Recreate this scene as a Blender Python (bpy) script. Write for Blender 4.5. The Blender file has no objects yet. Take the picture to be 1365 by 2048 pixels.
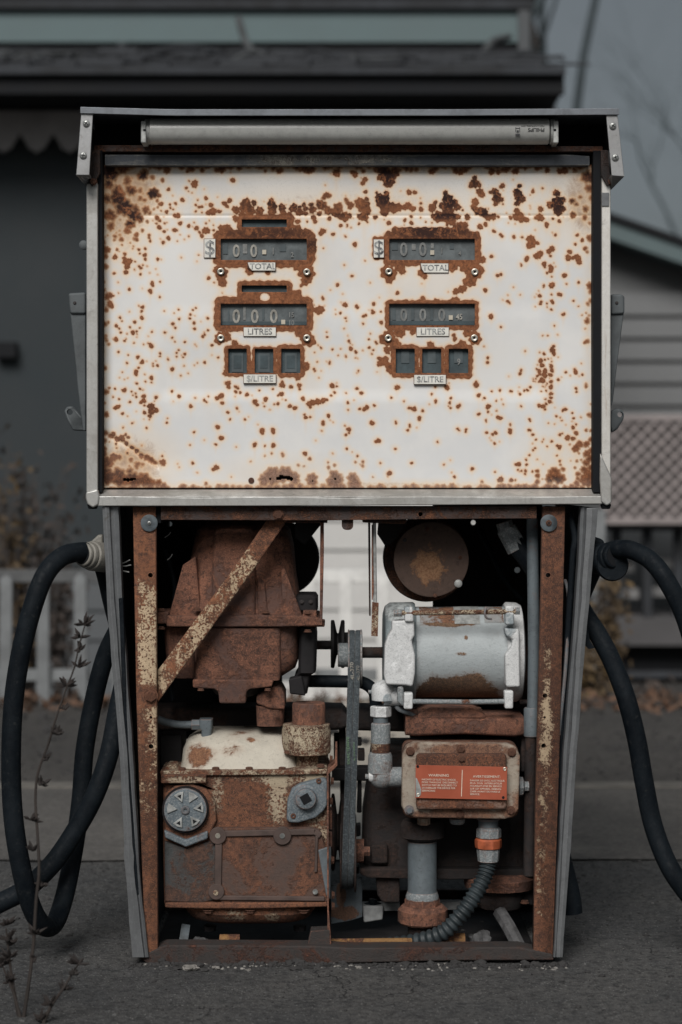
import bpy, bmesh, math, random
import numpy as np
from mathutils import Vector, Matrix, noise as mnoise
R = math.radians
random.seed(7)
SC = bpy.context.scene
COL = SC.collection

# ------------------------------------------------------------------ camera, sky, sun, exposure
S = 0.0008          # metres per photo pixel in the plane of the pump's front (Y = 0)
DIST = 3.2          # camera to pump front
EYE = 0.784         # camera height
cam = bpy.data.objects.new('camera', bpy.data.cameras.new('camera')); COL.objects.link(cam)
cam.location = (0, -DIST, EYE); cam.rotation_euler = (R(90), 0, 0)
cd = cam.data; cd.sensor_fit = 'VERTICAL'; cd.sensor_height = 36; cd.sensor_width = 24
cd.lens = 36 * DIST / (2048 * S); cd.shift_y = -74 / 2048; cd.clip_start = 0.05; cd.clip_end = 2000
cd.dof.use_dof = True; cd.dof.focus_distance = DIST + 0.045; cd.dof.aperture_fstop = 3.6
SC.camera = cam

SUN_EL, SUN_AZ = 40, -14     # a bright overcast sky behind and a little left of the camera
world = bpy.data.worlds.new('World'); SC.world = world; world.use_nodes = True
wn = world.node_tree; wn.nodes.clear()
w_out = wn.nodes.new('ShaderNodeOutputWorld'); w_bg = wn.nodes.new('ShaderNodeBackground')
sky = wn.nodes.new('ShaderNodeTexSky'); sky.sky_type = 'NISHITA'; sky.sun_disc = False
sky.sun_elevation = R(SUN_EL); sky.sun_rotation = R(180 + SUN_AZ); sky.air_density = 1.0; sky.dust_density = 3.0
hs = wn.nodes.new('ShaderNodeHueSaturation'); hs.inputs['Saturation'].default_value = 0.35; hs.inputs['Value'].default_value = 1.0
mxw = wn.nodes.new('ShaderNodeMixRGB'); mxw.inputs[0].default_value = 0.72
mxw.inputs[2].default_value = (0.51, 0.675, 0.73, 1)   # flat overcast grey
wn.links.new(sky.outputs[0], hs.inputs['Color']); wn.links.new(hs.outputs[0], mxw.inputs[1])
wn.links.new(mxw.outputs[0], w_bg.inputs[0]); wn.links.new(w_bg.outputs[0], w_out.inputs[0])
w_bg.inputs[1].default_value = 0.05
sl = bpy.data.lights.new('sun', 'SUN'); sl.energy = 1.5; sl.angle = R(28); sl.color = (1.0, 0.965, 0.93)
sun = bpy.data.objects.new('sun', sl); COL.objects.link(sun); sun.location = (-2, -6, 6)
sd = Vector((math.sin(R(SUN_AZ)) * math.cos(R(SUN_EL)), -math.cos(R(SUN_AZ)) * math.cos(R(SUN_EL)), math.sin(R(SUN_EL))))
sun.rotation_euler = sd.to_track_quat('Z', 'Y').to_euler()
SC.view_settings.view_transform = 'Standard'; SC.view_settings.look = 'None'
SC.view_settings.exposure = 1.0; SC.view_settings.gamma = 1.0; SC.view_settings.use_curve_mapping = False

# ------------------------------------------------------------------ geometry helpers
def K(Y): return (DIST + Y) / DIST
def at(px, py, Y=0.0, ref=None):
    k = K(Y if ref is None else ref)
    return Vector(((px - 682.5) * S * k, Y, EYE + (950 - py) * S * k))

def finish(name, bm, mat, parent=None, label=None, bevel=0, segs=2, smooth=35):
    bmesh.ops.recalc_face_normals(bm, faces=bm.faces)
    me = bpy.data.meshes.new(name); bm.to_mesh(me); bm.free()
    for p in me.polygons: p.use_smooth = True
    me.set_sharp_from_angle(angle=R(smooth))
    for m in (mat if isinstance(mat, (list, tuple)) else [mat]): me.materials.append(m)
    o = bpy.data.objects.new(name, me); COL.objects.link(o)
    if parent: o.parent = parent
    if label: o['label'] = label
    if bevel:
        b = o.modifiers.new('bevel', 'BEVEL'); b.width = bevel; b.segments = segs; b.limit_method = 'ANGLE'; b.angle_limit = R(40)
        b.harden_normals = True
    return o

def tag(o, label=None, cat=None, group=None, kind=None):
    if label: o['label'] = label
    if cat: o['category'] = cat
    if group: o['group'] = group
    if kind: o['kind'] = kind
    return o

def empty(name, label=None, cat=None, loc=(0, 0, 0), group=None):
    o = bpy.data.objects.new(name, None); COL.objects.link(o); o.location = loc
    o.empty_display_size = 0.1
    return tag(o, label, cat, group)

def b_box(bm, lo, hi, rot=None):
    lo, hi = Vector(lo), Vector(hi)
    vs = [bm.verts.new((x, y, z)) for x in (lo.x, hi.x) for y in (lo.y, hi.y) for z in (lo.z, hi.z)]
    for f in ((0, 1, 3, 2), (4, 6, 7, 5), (0, 4, 5, 1), (2, 3, 7, 6), (0, 2, 6, 4), (1, 5, 7, 3)):
        bm.faces.new([vs[i] for i in f])
    if rot: bmesh.ops.rotate(bm, verts=vs, cent=(lo + hi) / 2, matrix=rot)
    return vs

def b_rect(bm, x0, y0, x1, y1, Yf, Yb, ref=None):
    ref = Yf if ref is None else ref
    a = at(x0, y1, Yf, ref); b = at(x1, y0, Yb, ref)
    return b_box(bm, (a.x, min(Yf, Yb), a.z), (b.x, max(Yf, Yb), b.z))

def b_prism(bm, pts, Yf, Yb, ref=None, taper=0):
    ref = Yf if ref is None else ref
    cx = sum(p[0] for p in pts) / len(pts); cy = sum(p[1] for p in pts) / len(pts)
    f = [bm.verts.new(at(cx + (x - cx) * (1 - taper), cy + (y - cy) * (1 - taper), Yf, ref)) for x, y in pts]
    b = [bm.verts.new(at(x, y, Yb, ref)) for x, y in pts]
    n = len(pts)
    bm.faces.new(f); bm.faces.new(b[::-1])
    for i in range(n): bm.faces.new((f[i], b[i], b[(i + 1) % n], f[(i + 1) % n]))

def rr(x0, y0, x1, y1, r, n=6):
    out = []
    for cx, cy, a0 in ((x1 - r, y0 + r, -90), (x1 - r, y1 - r, 0), (x0 + r, y1 - r, 90), (x0 + r, y0 + r, 180)):
        for i in range(n + 1):
            a = R(a0 + 90 * i / n); out.append((cx + r * math.cos(a), cy + r * math.sin(a)))
    return out

def spline(pts, sub=6):
    P = [Vector(p) for p in pts]; out = []
    for i in range(len(P) - 1):
        p0 = P[max(i - 1, 0)]; p1 = P[i]; p2 = P[i + 1]; p3 = P[min(i + 2, len(P) - 1)]
        for j in range(sub):
            t = j / sub
            out.append(0.5 * ((2 * p1) + (p2 - p0) * t + (2 * p0 - 5 * p1 + 4 * p2 - p3) * t * t + (-p0 + 3 * p1 - 3 * p2 + p3) * t ** 3))
    out.append(P[-1]); return out

def b_tube(bm, pts, r, n=12, caps=True):
    rings = []; up = None
    for i, p in enumerate(pts):
        d = (pts[min(i + 1, len(pts) - 1)] - pts[max(i - 1, 0)])
        if d.length < 1e-9: d = Vector((0, 0, 1))
        d.normalize()
        if up is None:
            up = d.orthogonal().normalized()
        up = (up - d * up.dot(d)).normalized(); sd_ = d.cross(up)
        rad = r[i] if isinstance(r, (list, tuple)) else r
        rings.append([bm.verts.new(p + (up * math.cos(2 * math.pi * k / n) + sd_ * math.sin(2 * math.pi * k / n)) * rad) for k in range(n)])
    for a, b in zip(rings, rings[1:]):
        for k in range(n): bm.faces.new((a[k], a[(k + 1) % n], b[(k + 1) % n], b[k]))
    if caps and n > 2: bm.faces.new(rings[0][::-1]); bm.faces.new(rings[-1])

def b_lathe(bm, axis, px, py, Y, prof, n=32, rot=0):
    """prof: (t, r) in photo pixels at this depth; axis x: t to the right, z: t up, y: t away from the camera"""
    k = K(Y) * S; c = at(px, py, Y); rings = []
    A, U, V = {'x': ((1, 0, 0), (0, 1, 0), (0, 0, 1)), 'y': ((0, 1, 0), (1, 0, 0), (0, 0, 1)), 'z': ((0, 0, 1), (1, 0, 0), (0, 1, 0))}[axis]
    A, U, V = Vector(A), Vector(U), Vector(V)
    for t, r in prof:
        r = max(r, 0.01)
        rings.append([bm.verts.new(c + A * t * k + (U * math.cos(2 * math.pi * i / n + rot) + V * math.sin(2 * math.pi * i / n + rot)) * r * k) for i in range(n)])
    for a, b in zip(rings, rings[1:]):
        for i in range(n): bm.faces.new((a[i], a[(i + 1) % n], b[(i + 1) % n], b[i]))
    bm.faces.new(rings[0][::-1]); bm.faces.new(rings[-1])

def b_loft(bm, secs, ref, n=40, hor=False):
    """secs: (py, x_left, x_right, Y_front, Y_back, exponent); hor=True swaps the roles of x and z"""
    rings = []
    for py, xl, xr, yf, yb, e in secs:
        ring = []
        for i in range(n):
            a = 2 * math.pi * i / n; c, s_ = math.cos(a), math.sin(a)
            u = math.copysign(abs(c) ** (2 / e), c); v = math.copysign(abs(s_) ** (2 / e), s_)
            q = (xl + xr) / 2 + (xr - xl) / 2 * u; Y = (yf + yb) / 2 + (yb - yf) / 2 * v
            p = at(py, q, Y, ref) if hor else at(q, py, Y, ref)
            ring.append(bm.verts.new(p))
        rings.append(ring)
    for a, b in zip(rings, rings[1:]):
        for i in range(n): bm.faces.new((a[i], a[(i + 1) % n], b[(i + 1) % n], b[i]))
    bm.faces.new(rings[0][::-1]); bm.faces.new(rings[-1])

def rect(name, x0, y0, x1, y1, Yf, Yb, mat, parent, bevel=0.0015, label=None, ref=None):
    bm = bmesh.new(); b_rect(bm, x0, y0, x1, y1, Yf, Yb, ref); return finish(name, bm, mat, parent, label, bevel)
def prism(name, pts, Yf, Yb, mat, parent, bevel=0.0015, label=None, ref=None, taper=0):
    bm = bmesh.new(); b_prism(bm, pts, Yf, Yb, ref, taper); return finish(name, bm, mat, parent, label, bevel)
def lathe(name, axis, px, py, Y, prof, mat, parent, n=32, label=None, rot=0, bevel=0):
    bm = bmesh.new(); b_lathe(bm, axis, px, py, Y, prof, n, rot); return finish(name, bm, mat, parent, label, bevel)
def tube(name, pts, r, mat, parent, n=14, sub=6, label=None):
    bm = bmesh.new(); b_tube(bm, spline(pts, sub), r, n); return finish(name, bm, mat, parent, label)
def loft(name, secs, ref, mat, parent, n=40, hor=False, label=None, bevel=0, smooth=35):
    bm = bmesh.new(); b_loft(bm, secs, ref, n, hor); return finish(name, bm, mat, parent, label, bevel, smooth=smooth)

def bake(o):
    dg = bpy.context.evaluated_depsgraph_get(); dg.update()
    me = bpy.data.meshes.new_from_object(o.evaluated_get(dg)); old = o.data
    o.modifiers.clear(); me.name = old.name; o.data = me
    for p in me.polygons: p.use_smooth = True
    me.set_sharp_from_angle(angle=R(35))
def cut(o, holes, Y):
    """drill real round holes (px, py, r) through o"""
    bm = bmesh.new()
    for px, py, r in holes: b_lathe(bm, 'y', px, py, Y, [(-60, r), (60, r)], 20)
    bmesh.ops.recalc_face_normals(bm, faces=bm.faces)
    me = bpy.data.meshes.new('cut'); bm.to_mesh(me); bm.free()
    c = bpy.data.objects.new('cut', me); COL.objects.link(c)
    m = o.modifiers.new('cut', 'BOOLEAN'); m.object = c; m.operation = 'DIFFERENCE'; m.solver = 'EXACT'
    bake(o); bpy.data.objects.remove(c)

_bolt = {}
def bolt(px, py, Y, r, mat, parent, kind='hex', h=None, name='bolt', axis='y'):
    key = (kind, mat.name, axis)
    if key not in _bolt:
        bm = bmesh.new(); u = 1.0
        def ring(z, rad, n, ph=0): return [bm.verts.new((rad * math.cos(2 * math.pi * i / n + ph), z, rad * math.sin(2 * math.pi * i / n + ph))) for i in range(n)]
        def wall(a, b):
            n = len(a)
            for i in range(n): bm.faces.new((a[i], a[(i + 1) % n], b[(i + 1) % n], b[i]))
        if kind == 'hex':
            w0 = ring(0.02, 1.15, 16); w1 = ring(-0.14, 1.15, 16); wall(w0, w1); bm.faces.new(w1)
            a = ring(-0.14, 0.92, 6); b = ring(-0.62, 0.92, 6); c = ring(-0.75, 0.76, 6); wall(a, b); wall(b, c); bm.faces.new(c)
        elif kind == 'pan':
            rs = [ring(0.02, 1, 16), ring(-0.25, 1, 16), ring(-0.48, 0.75, 16), ring(-0.55, 0.4, 16)]
            for a, b in zip(rs, rs[1:]): wall(a, b)
            bm.faces.new(rs[-1])
        elif kind == 'ring':
            rs = [ring(0.02, 1, 18), ring(-0.3, 0.95, 18), ring(-0.42, 0.7, 18), ring(-0.3, 0.38, 18), ring(0.3, 0.3, 18)]
            for a, b in zip(rs, rs[1:]): wall(a, b)
        bmesh.ops.recalc_face_normals(bm, faces=bm.faces)
        if axis == 'x': bmesh.ops.rotate(bm, verts=bm.verts, cent=(0, 0, 0), matrix=Matrix.Rotation(R(90), 3, 'Z'))
        if axis == 'z': bmesh.ops.rotate(bm, verts=bm.verts, cent=(0, 0, 0), matrix=Matrix.Rotation(R(-90), 3, 'X'))
        me = bpy.data.meshes.new(name); bm.to_mesh(me); bm.free()
        for p in me.polygons: p.use_smooth = True
        me.set_sharp_from_angle(angle=R(35)); me.materials.append(mat); _bolt[key] = me
    o = bpy.data.objects.new(name, _bolt[key]); COL.objects.link(o); o.parent = parent
    o.location = at(px, py, Y); s_ = r * S * K(Y); o.scale = (s_, s_ * (h or 1), s_)
    o.rotation_euler = (0, random.uniform(0, 1) if axis == 'y' else 0, 0)
    return o
def phillips(px, py, Y, r, mat, dark, parent, name='screw'):
    key = ('phillips', mat.name)
    if key not in _bolt:
        bm = bmesh.new(); prev = None
        for z, rad in ((0.02, 1), (-0.25, 1), (-0.48, 0.75), (-0.55, 0.4)):
            q = [bm.verts.new((rad * math.cos(2 * math.pi * i / 18), z, rad * math.sin(2 * math.pi * i / 18))) for i in range(18)]
            if prev:
                for i in range(18): bm.faces.new((prev[i], prev[(i + 1) % 18], q[(i + 1) % 18], q[i]))
            prev = q
        bm.faces.new(prev); nf = len(bm.faces)
        b_box(bm, (-0.6, -0.585, -0.13), (0.6, -0.46, 0.13)); b_box(bm, (-0.13, -0.589, -0.6), (0.13, -0.463, 0.6))
        bmesh.ops.recalc_face_normals(bm, faces=bm.faces); bm.faces.ensure_lookup_table()
        for f in bm.faces[nf:]: f.material_index = 1
        me = bpy.data.meshes.new(name); bm.to_mesh(me); bm.free(); me.materials.append(mat); me.materials.append(dark)
        for p in me.polygons: p.use_smooth = True
        me.set_sharp_from_angle(angle=R(35)); _bolt[key] = me
    o = bpy.data.objects.new(name, _bolt[key]); COL.objects.link(o); o.parent = parent
    o.location = at(px, py, Y); s_ = r * S * K(Y); o.scale = (s_, s_, s_); o.rotation_euler = (0, random.uniform(0, 1.5), 0)
    return o

def text(s, px, py, h, Y, mat, parent, name='lettering', rot=0, wide=1.0, align='CENTER', thick=0.0002, ref=None, bold=0.0):
    cu = bpy.data.curves.new(name, 'FONT'); cu.body = s; cu.size = h * S * K(Y) / 0.70; cu.extrude = thick; cu.resolution_u = 3; cu.offset = bold * cu.size
    cu.align_x = align; cu.align_y = 'CENTER'
    t = bpy.data.objects.new(name, cu); COL.objects.link(t)
    me = bpy.data.meshes.new_from_object(t); bpy.data.objects.remove(t)
    M = Matrix.Translation(at(px, py, Y)) @ Matrix.Rotation(R(-rot), 4, 'Y') @ Matrix.Rotation(R(90), 4, 'X') @ Matrix.Diagonal((wide, 1, 1, 1))
    me.transform(M); me.name = name; me.materials.clear(); me.materials.append(mat)
    o = bpy.data.objects.new(name, me); COL.objects.link(o); o.parent = parent
    return o
def merge(objs, name, parent, mat):
    bm = bmesh.new()
    for o in objs: bm.from_mesh(o.data)
    for o in objs: bpy.data.objects.remove(o)
    me = bpy.data.meshes.new(name); bm.to_mesh(me); bm.free(); me.materials.append(mat)
    o = bpy.data.objects.new(name, me); COL.objects.link(o); o.parent = parent; return o

# ------------------------------------------------------------------ materials
class NT:
    def __init__(s, name):
        s.m = bpy.data.materials.new(name); s.m.use_nodes = True; s.t = s.m.node_tree
        s.b = s.t.nodes['Principled BSDF']; s.tc = s.t.nodes.new('ShaderNodeTexCoord').outputs['Object']
    def n(s, typ, **kw):
        x = s.t.nodes.new(typ)
        for k, v in kw.items(): setattr(x, k, v)
        return x
    def l(s, a, b): s.t.links.new(a, b)
    def put(s, sock, v):
        if hasattr(v, 'is_linked') or isinstance(v, bpy.types.NodeSocket): s.l(v, sock)
        elif isinstance(v, (tuple, list)) and len(v) == 3 and sock.type == 'RGBA': sock.default_value = (*v, 1)
        else: sock.default_value = v
    def noise(s, scale, detail=5, rough=0.6, vec=None, stretch=None, dist=0):
        x = s.n('ShaderNodeTexNoise'); x.inputs['Scale'].default_value = scale; x.inputs['Detail'].default_value = detail
        x.inputs['Roughness'].default_value = rough; x.inputs['Distortion'].default_value = dist
        v = vec or s.tc
        if stretch:
            mp = s.n('ShaderNodeMapping'); mp.inputs['Scale'].default_value = stretch; s.l(v, mp.inputs[0]); v = mp.outputs[0]
        s.l(v, x.inputs['Vector']); return x.outputs[0]
    def vor(s, scale, feature='F1', out='Distance'):
        x = s.n('ShaderNodeTexVoronoi', feature=feature); x.inputs['Scale'].default_value = scale; s.l(s.tc, x.inputs['Vector']); return x.outputs[out]
    def rng(s, v, a, b, c=0.0, d=1.0, smooth=True):
        x = s.n('ShaderNodeMapRange', interpolation_type='SMOOTHSTEP' if smooth else 'LINEAR')
        s.l(v, x.inputs[0])
        for i, q in enumerate((a, b, c, d)): x.inputs[i + 1].default_value = q
        return x.outputs[0]
    def mix(s, f, a, b):
        x = s.n('ShaderNodeMixRGB'); s.put(x.inputs[0], f); s.put(x.inputs[1], a); s.put(x.inputs[2], b); return x.outputs[0]
    def math(s, op, a, b=0.0, clamp=False):
        x = s.n('ShaderNodeMath', operation=op, use_clamp=clamp); s.put(x.inputs[0], a); s.put(x.inputs[1], b); return x.outputs[0]
    def bump(s, h, strength=0.3, dist=0.001, nrm=None):
        x = s.n('ShaderNodeBump'); x.inputs['Strength'].default_value = strength; x.inputs['Distance'].default_value = dist
        s.l(h, x.inputs['Height'])
        if nrm: s.l(nrm, x.inputs['Normal'])
        s.l(x.outputs[0], s.b.inputs['Normal']); return x.outputs[0]
    def worn_edge(s, radius=0.0025):
        b = s.n('ShaderNodeBevel', samples=4); b.inputs['Radius'].default_value = radius; g = s.n('ShaderNodeNewGeometry')
        d = s.n('ShaderNodeVectorMath', operation='DOT_PRODUCT'); s.l(b.outputs[0], d.inputs[0]); s.l(g.outputs['Normal'], d.inputs[1])
        return s.rng(d.outputs['Value'], 0.985, 0.86)
    def attr(s, name):
        x = s.n('ShaderNodeAttribute'); x.attribute_name = name; return x.outputs['Fac']

def m_rusty(name, paint, amount, scale=14, rust=((0.205, 0.082, 0.042), (0.11, 0.047, 0.029), (0.03, 0.019, 0.015)), spots=0.0,
            rough=0.75, metal=0.0, stretch=None, grime=0.3, bump=0.5, fleck=None, edge=0.03, bias=(), worn=.55):
    t = NT(name)
    n0 = t.noise(scale * 0.45, 5, 0.6, stretch=stretch); n1 = t.noise(scale, 8, 0.72, stretch=stretch, dist=0.6); n2 = t.noise(scale * 4.3, 8, 0.72, dist=0.4)
    n3 = t.noise(scale * 16, 5, 0.75); n4 = t.noise(640, 3, 0.7)
    w3 = 0.55 if spots else 0.22
    v = t.math('ADD', t.math('MULTIPLY', n1, 1.0 - w3 * .5), t.math('ADD', t.math('MULTIPLY', n2, 0.30), t.math('MULTIPLY', n3, w3)))
    if bias:   # places where this object is more (+) or less (-) rusted: (px, py, rx, ry, Y, strength)
        sep = t.n('ShaderNodeSeparateXYZ'); t.l(t.tc, sep.inputs[0])
        for px, py, rx, ry, Y, st in bias:
            c = at(px, py, Y); k = S * K(Y)
            u = t.math('MULTIPLY', t.math('SUBTRACT', sep.outputs[0], c.x), 1 / (rx * k)); q = t.math('MULTIPLY', t.math('SUBTRACT', sep.outputs[2], c.z), 1 / (ry * k))
            d = t.math('SQRT', t.math('ADD', t.math('MULTIPLY', u, u), t.math('MULTIPLY', q, q)))
            v = t.math('ADD', v, t.rng(d, 1.25, 0.35, 0, st))
    mid = 0.5 * (1.3 + w3 * .5); thr = mid + (0.5 - amount) * 0.52
    mask = t.rng(v, thr - edge, thr + edge)
    if spots:   # pinhole rust eating through the paint that is left
        sp = t.math('ADD', t.noise(scale * 26, 4, 0.6), t.math('ADD', t.math('MULTIPLY', n2, .45), t.math('MULTIPLY', t.rng(v, thr - .30, thr), .16)))
        mask = t.math('MAXIMUM', mask, t.rng(sp, .94 - spots * .075, .97 - spots * .075))
    rc = t.mix(t.rng(n2, 0.36, 0.64), rust[1], rust[0]); rc = t.mix(t.rng(t.math('ADD', n3, t.math('MULTIPLY', n0, .35)), 0.62, 0.80, 0, 0.85), rc, rust[2])
    rc = t.mix(t.rng(n0, 0.42, 0.68, 0, 0.6), rc, tuple(x * .42 for x in rust[1]))
    rc = t.mix(t.rng(n4, 0.56, 0.68, 0, 0.65), rc, tuple(min(1, c * 2.1) for c in rust[0])); rc = t.mix(t.rng(n4, 0.45, 0.36, 0, 0.6), rc, rust[2])
    pc = t.mix(t.rng(t.noise(scale * 1.7, 7, 0.75), 0.42, 0.72, 0, grime), paint, tuple(c * 0.35 for c in paint))
    pc = t.mix(t.rng(n3, 0.56, 0.68, 0, min(1, grime + .15)), pc, tuple(c * 0.3 for c in paint))
    if fleck: pc = t.mix(t.rng(t.noise(330, 4, 0.7), 0.50, 0.58, 0, 0.85), pc, fleck)
    halo = t.rng(v, thr - edge * 3.5, thr)
    pc = t.mix(t.math('MULTIPLY', halo, .5), pc, tuple(a * .55 + b * .45 for a, b in zip(rust[0], paint)))
    c = t.mix(mask, pc, rc)
    if worn: c = t.mix(t.math('MULTIPLY', t.math('MULTIPLY', t.worn_edge(), t.rng(n2, .38, .56)), worn), c, tuple(min(.6, x * 1.9 + .05) for x in rust[0]))
    t.l(c, t.b.inputs['Base Color'])
    t.put(t.b.inputs['Roughness'], t.math('ADD', t.math('MULTIPLY', mask, 0.9 - rough), rough))
    t.b.inputs['Specular IOR Level'].default_value = .5
    if metal: t.put(t.b.inputs['Metallic'], t.math('MULTIPLY', t.math('SUBTRACT', 1.0, mask), metal))
    h = t.math('ADD', t.math('MULTIPLY', n3, 0.9), t.math('ADD', t.math('MULTIPLY', mask, 0.5), t.math('MULTIPLY', n4, 0.8)))
    h = t.math('ADD', h, t.math('MULTIPLY', n2, .8)); t.bump(h, min(1, bump * 1.5), 0.0022); return t.m

def m_plain(name, col, rough=0.6, metal=0.0, var=0.25, scale=20, bump=0.15, bscale=250, stretch=None, spec=0.5, coat=0):
    t = NT(name); n = t.noise(scale, 6, 0.65, stretch=stretch); f = t.noise(bscale, 3, 0.6)
    c = t.mix(t.rng(n, 0.3, 0.72), tuple(max(0, x * (1 - var)) for x in col), tuple(min(1, x * (1 + var)) for x in col))
    t.l(c, t.b.inputs['Base Color']); t.b.inputs['Metallic'].default_value = metal
    t.put(t.b.inputs['Roughness'], t.rng(n, 0.3, 0.7, max(0.05, rough - 0.1), min(1, rough + 0.12)))
    t.b.inputs['Specular IOR Level'].default_value = spec
    t.bump(f, bump, 0.0008); return t.m

RUST = ((0.20, 0.088, 0.052), (0.12, 0.055, 0.038), (0.035, 0.022, 0.018))
MT = {}
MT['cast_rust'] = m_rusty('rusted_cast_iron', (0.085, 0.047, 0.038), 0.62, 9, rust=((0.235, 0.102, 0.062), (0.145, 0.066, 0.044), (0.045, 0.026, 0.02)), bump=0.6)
MT['cast_dark'] = m_rusty('rusted_iron_shade_toned', (0.018, 0.015, 0.015), 0.42, 9, rust=((0.06, 0.031, 0.022), (0.032, 0.02, 0.016), (0.010, 0.009, 0.009)), bump=0.6)  # rust darkened so rear parts carry the compartment's shade in their colour
MT['post'] = m_rusty('rusty_cream_post', (0.50, 0.38, 0.25), 0.53, 11, rust=((0.24, 0.098, 0.048), (0.135, 0.058, 0.034), (0.045, 0.025, 0.018)), spots=0.9, stretch=(1.3, 1, 0.35), grime=0.25, bias=((290, 1050, 60, 110, .02, .35), (268, 1400, 9, 500, .02, .18), (300, 1850, 60, 230, .02, .16), (300, 1392, 26, 26, .02, .3), (560, 1050, 80, 80, .03, .25), (300, 1300, 26, 150, .02, -.1)))
MT['post_rust'] = m_rusty('rusted_steel_post', (0.42, 0.32, 0.21), 0.80, 11, rust=((0.215, 0.088, 0.045), (0.12, 0.052, 0.032), (0.038, 0.022, 0.016)), stretch=(1.3, 1, 0.25), grime=0.3, spots=.5, bias=((1094, 1330, 13, 120, .02, -.20), (1087, 1450, 24, 90, .02, -.22), (1090, 1560, 20, 90, .02, -.12), (1082, 1720, 14, 130, .02, -.12)))
MT['rail'] = m_rusty('rusted_rail', (0.06, 0.045, 0.042), 0.5, 22, rust=((0.17, 0.068, 0.034), (0.08, 0.04, 0.027), (0.022, 0.016, 0.014)), bump=1.0)
MT['base'] = m_rusty('grimy_base_rail', (0.04, 0.034, 0.032), 0.36, 16, rust=((0.12, 0.045, 0.026), (0.05, 0.03, 0.024), (0.02, 0.016, 0.016)), bump=0.6)
MT['pump_body'] = m_rusty('pump_casting_cream_and_rust', (0.40, 0.32, 0.225), 0.60, 7, rust=((0.22, 0.10, 0.062), (0.135, 0.066, 0.046), (0.05, 0.033, 0.027)), grime=0.6, edge=0.10)
MT['pump_plate'] = m_rusty('pump_plate_rust', (0.085, 0.055, 0.045), 0.55, 8, rust=((0.175, 0.075, 0.042), (0.10, 0.048, 0.032), (0.035, 0.022, 0.018)))
MT['cream_dome'] = m_rusty('cream_painted_casting', (0.56, 0.52, 0.44), 0.17, 13, rust=((0.30, 0.15, 0.08), (0.2, 0.09, 0.05), (0.1, 0.05, 0.03)), grime=0.35, rough=0.5, edge=0.05, bias=((400, 1512, 36, 26, .07, .22), (470, 1502, 40, 14, .07, .12), (500, 1484, 12, 6, .07, .2)))
MT['cream_ring'] = m_rusty('cream_rust_ring', (0.50, 0.42, 0.30), 0.48, 20, grime=0.4, spots=0.7)
MT['motor_shell'] = m_rusty('motor_grey_paint', (0.34, 0.37, 0.38), 0.30, 9, rust=((0.2, 0.1, 0.05), (0.1, 0.06, 0.04), (0.05, 0.04, 0.03)), grime=0.3, rough=0.45, bump=0.25)
MT['motor_rust'] = m_rusty('motor_band_rust', (0.30, 0.31, 0.31), 0.55, 16, rust=((0.25, 0.12, 0.065), (0.17, 0.08, 0.05), (0.08, 0.045, 0.03)), grime=0.3)
MT['motor_bell'] = m_rusty('speckled_pale_casting', (0.56, 0.58, 0.58), 0.18, 10, grime=0.45, fleck=(0.26, 0.28, 0.29), rough=0.6, bump=0.8)
MT['galv'] = m_rusty('galvanised_grey', (0.20, 0.225, 0.235), 0.22, 16, grime=0.5, fleck=(0.34, 0.36, 0.36), rough=0.55)
MT['galv_dark'] = m_rusty('dull_blue_grey_pipe', (0.12, 0.145, 0.16), 0.20, 14, grime=0.5, rough=0.55, bump=0.25)
MT['box'] = m_rusty('junction_box_cream_grey', (0.38, 0.345, 0.285), 0.46, 12, rust=((0.24, 0.125, 0.075), (0.17, 0.085, 0.055), (0.08, 0.045, 0.035)), grime=0.5, edge=0.09, bias=((930, 1500, 110, 16, .03, .16), (930, 1630, 110, 12, .03, .12), (818, 1560, 14, 70, .03, -.08), (1026, 1560, 14, 60, .03, -.12)))
MT['box_in'] = m_rusty('junction_box_rust', (0.20, 0.13, 0.10), 0.6, 16)
MT['blue_cap'] = m_rusty('blue_grey_cap', (0.115, 0.145, 0.165), 0.20, 16, grime=0.5, rough=0.6, fleck=(0.2, 0.22, 0.23), bump=0.4)
MT['pale_metal'] = m_plain('pale_worn_metal', (0.34, 0.35, 0.34), 0.5, 0.2, 0.4, 60)
MT['bolt_rust'] = m_rusty('rusty_bolt', (0.16, 0.09, 0.065), 0.55, 60)
MT['bolt_dark'] = m_plain('dark_bolt', (0.035, 0.03, 0.03), 0.6, 0.3, 0.4, 80)
MT['zinc'] = m_plain('zinc_screw', (0.36, 0.37, 0.36), 0.4, 0.7, 0.35, 90)
MT['rivet'] = m_plain('nickel_rivet', (0.52, 0.49, 0.42), 0.35, 0.6, 0.25, 90)
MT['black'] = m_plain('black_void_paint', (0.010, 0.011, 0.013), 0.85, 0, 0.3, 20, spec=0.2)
def m_rubber():
    t = NT('scuffed_black_rubber'); n = t.noise(14, 8, .75, dist=.5); n2 = t.noise(90, 6, .75); n3 = t.noise(420, 3, .7)
    c = t.mix(t.rng(n, .35, .65), (0.003, 0.005, 0.0075), (0.008, 0.0115, 0.015)); c = t.mix(t.rng(n2, .57, .70, 0, .5), c, (0.04, 0.042, 0.042)); c = t.mix(t.rng(n3, .62, .7, 0, .35), c, (0.06, 0.06, 0.058))
    t.l(c, t.b.inputs['Base Color']); t.put(t.b.inputs['Roughness'], t.rng(n2, .35, .65, .5, .85)); t.b.inputs['Specular IOR Level'].default_value = .13
    t.bump(t.math('ADD', n2, t.math('MULTIPLY', n3, .5)), .45, .0014); return t.m
MT['rubber'] = m_rubber()
MT['conduit'] = m_plain('ribbed_conduit', (0.022, 0.030, 0.034), 0.55, 0, 0.35, 40, spec=0.4)
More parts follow.
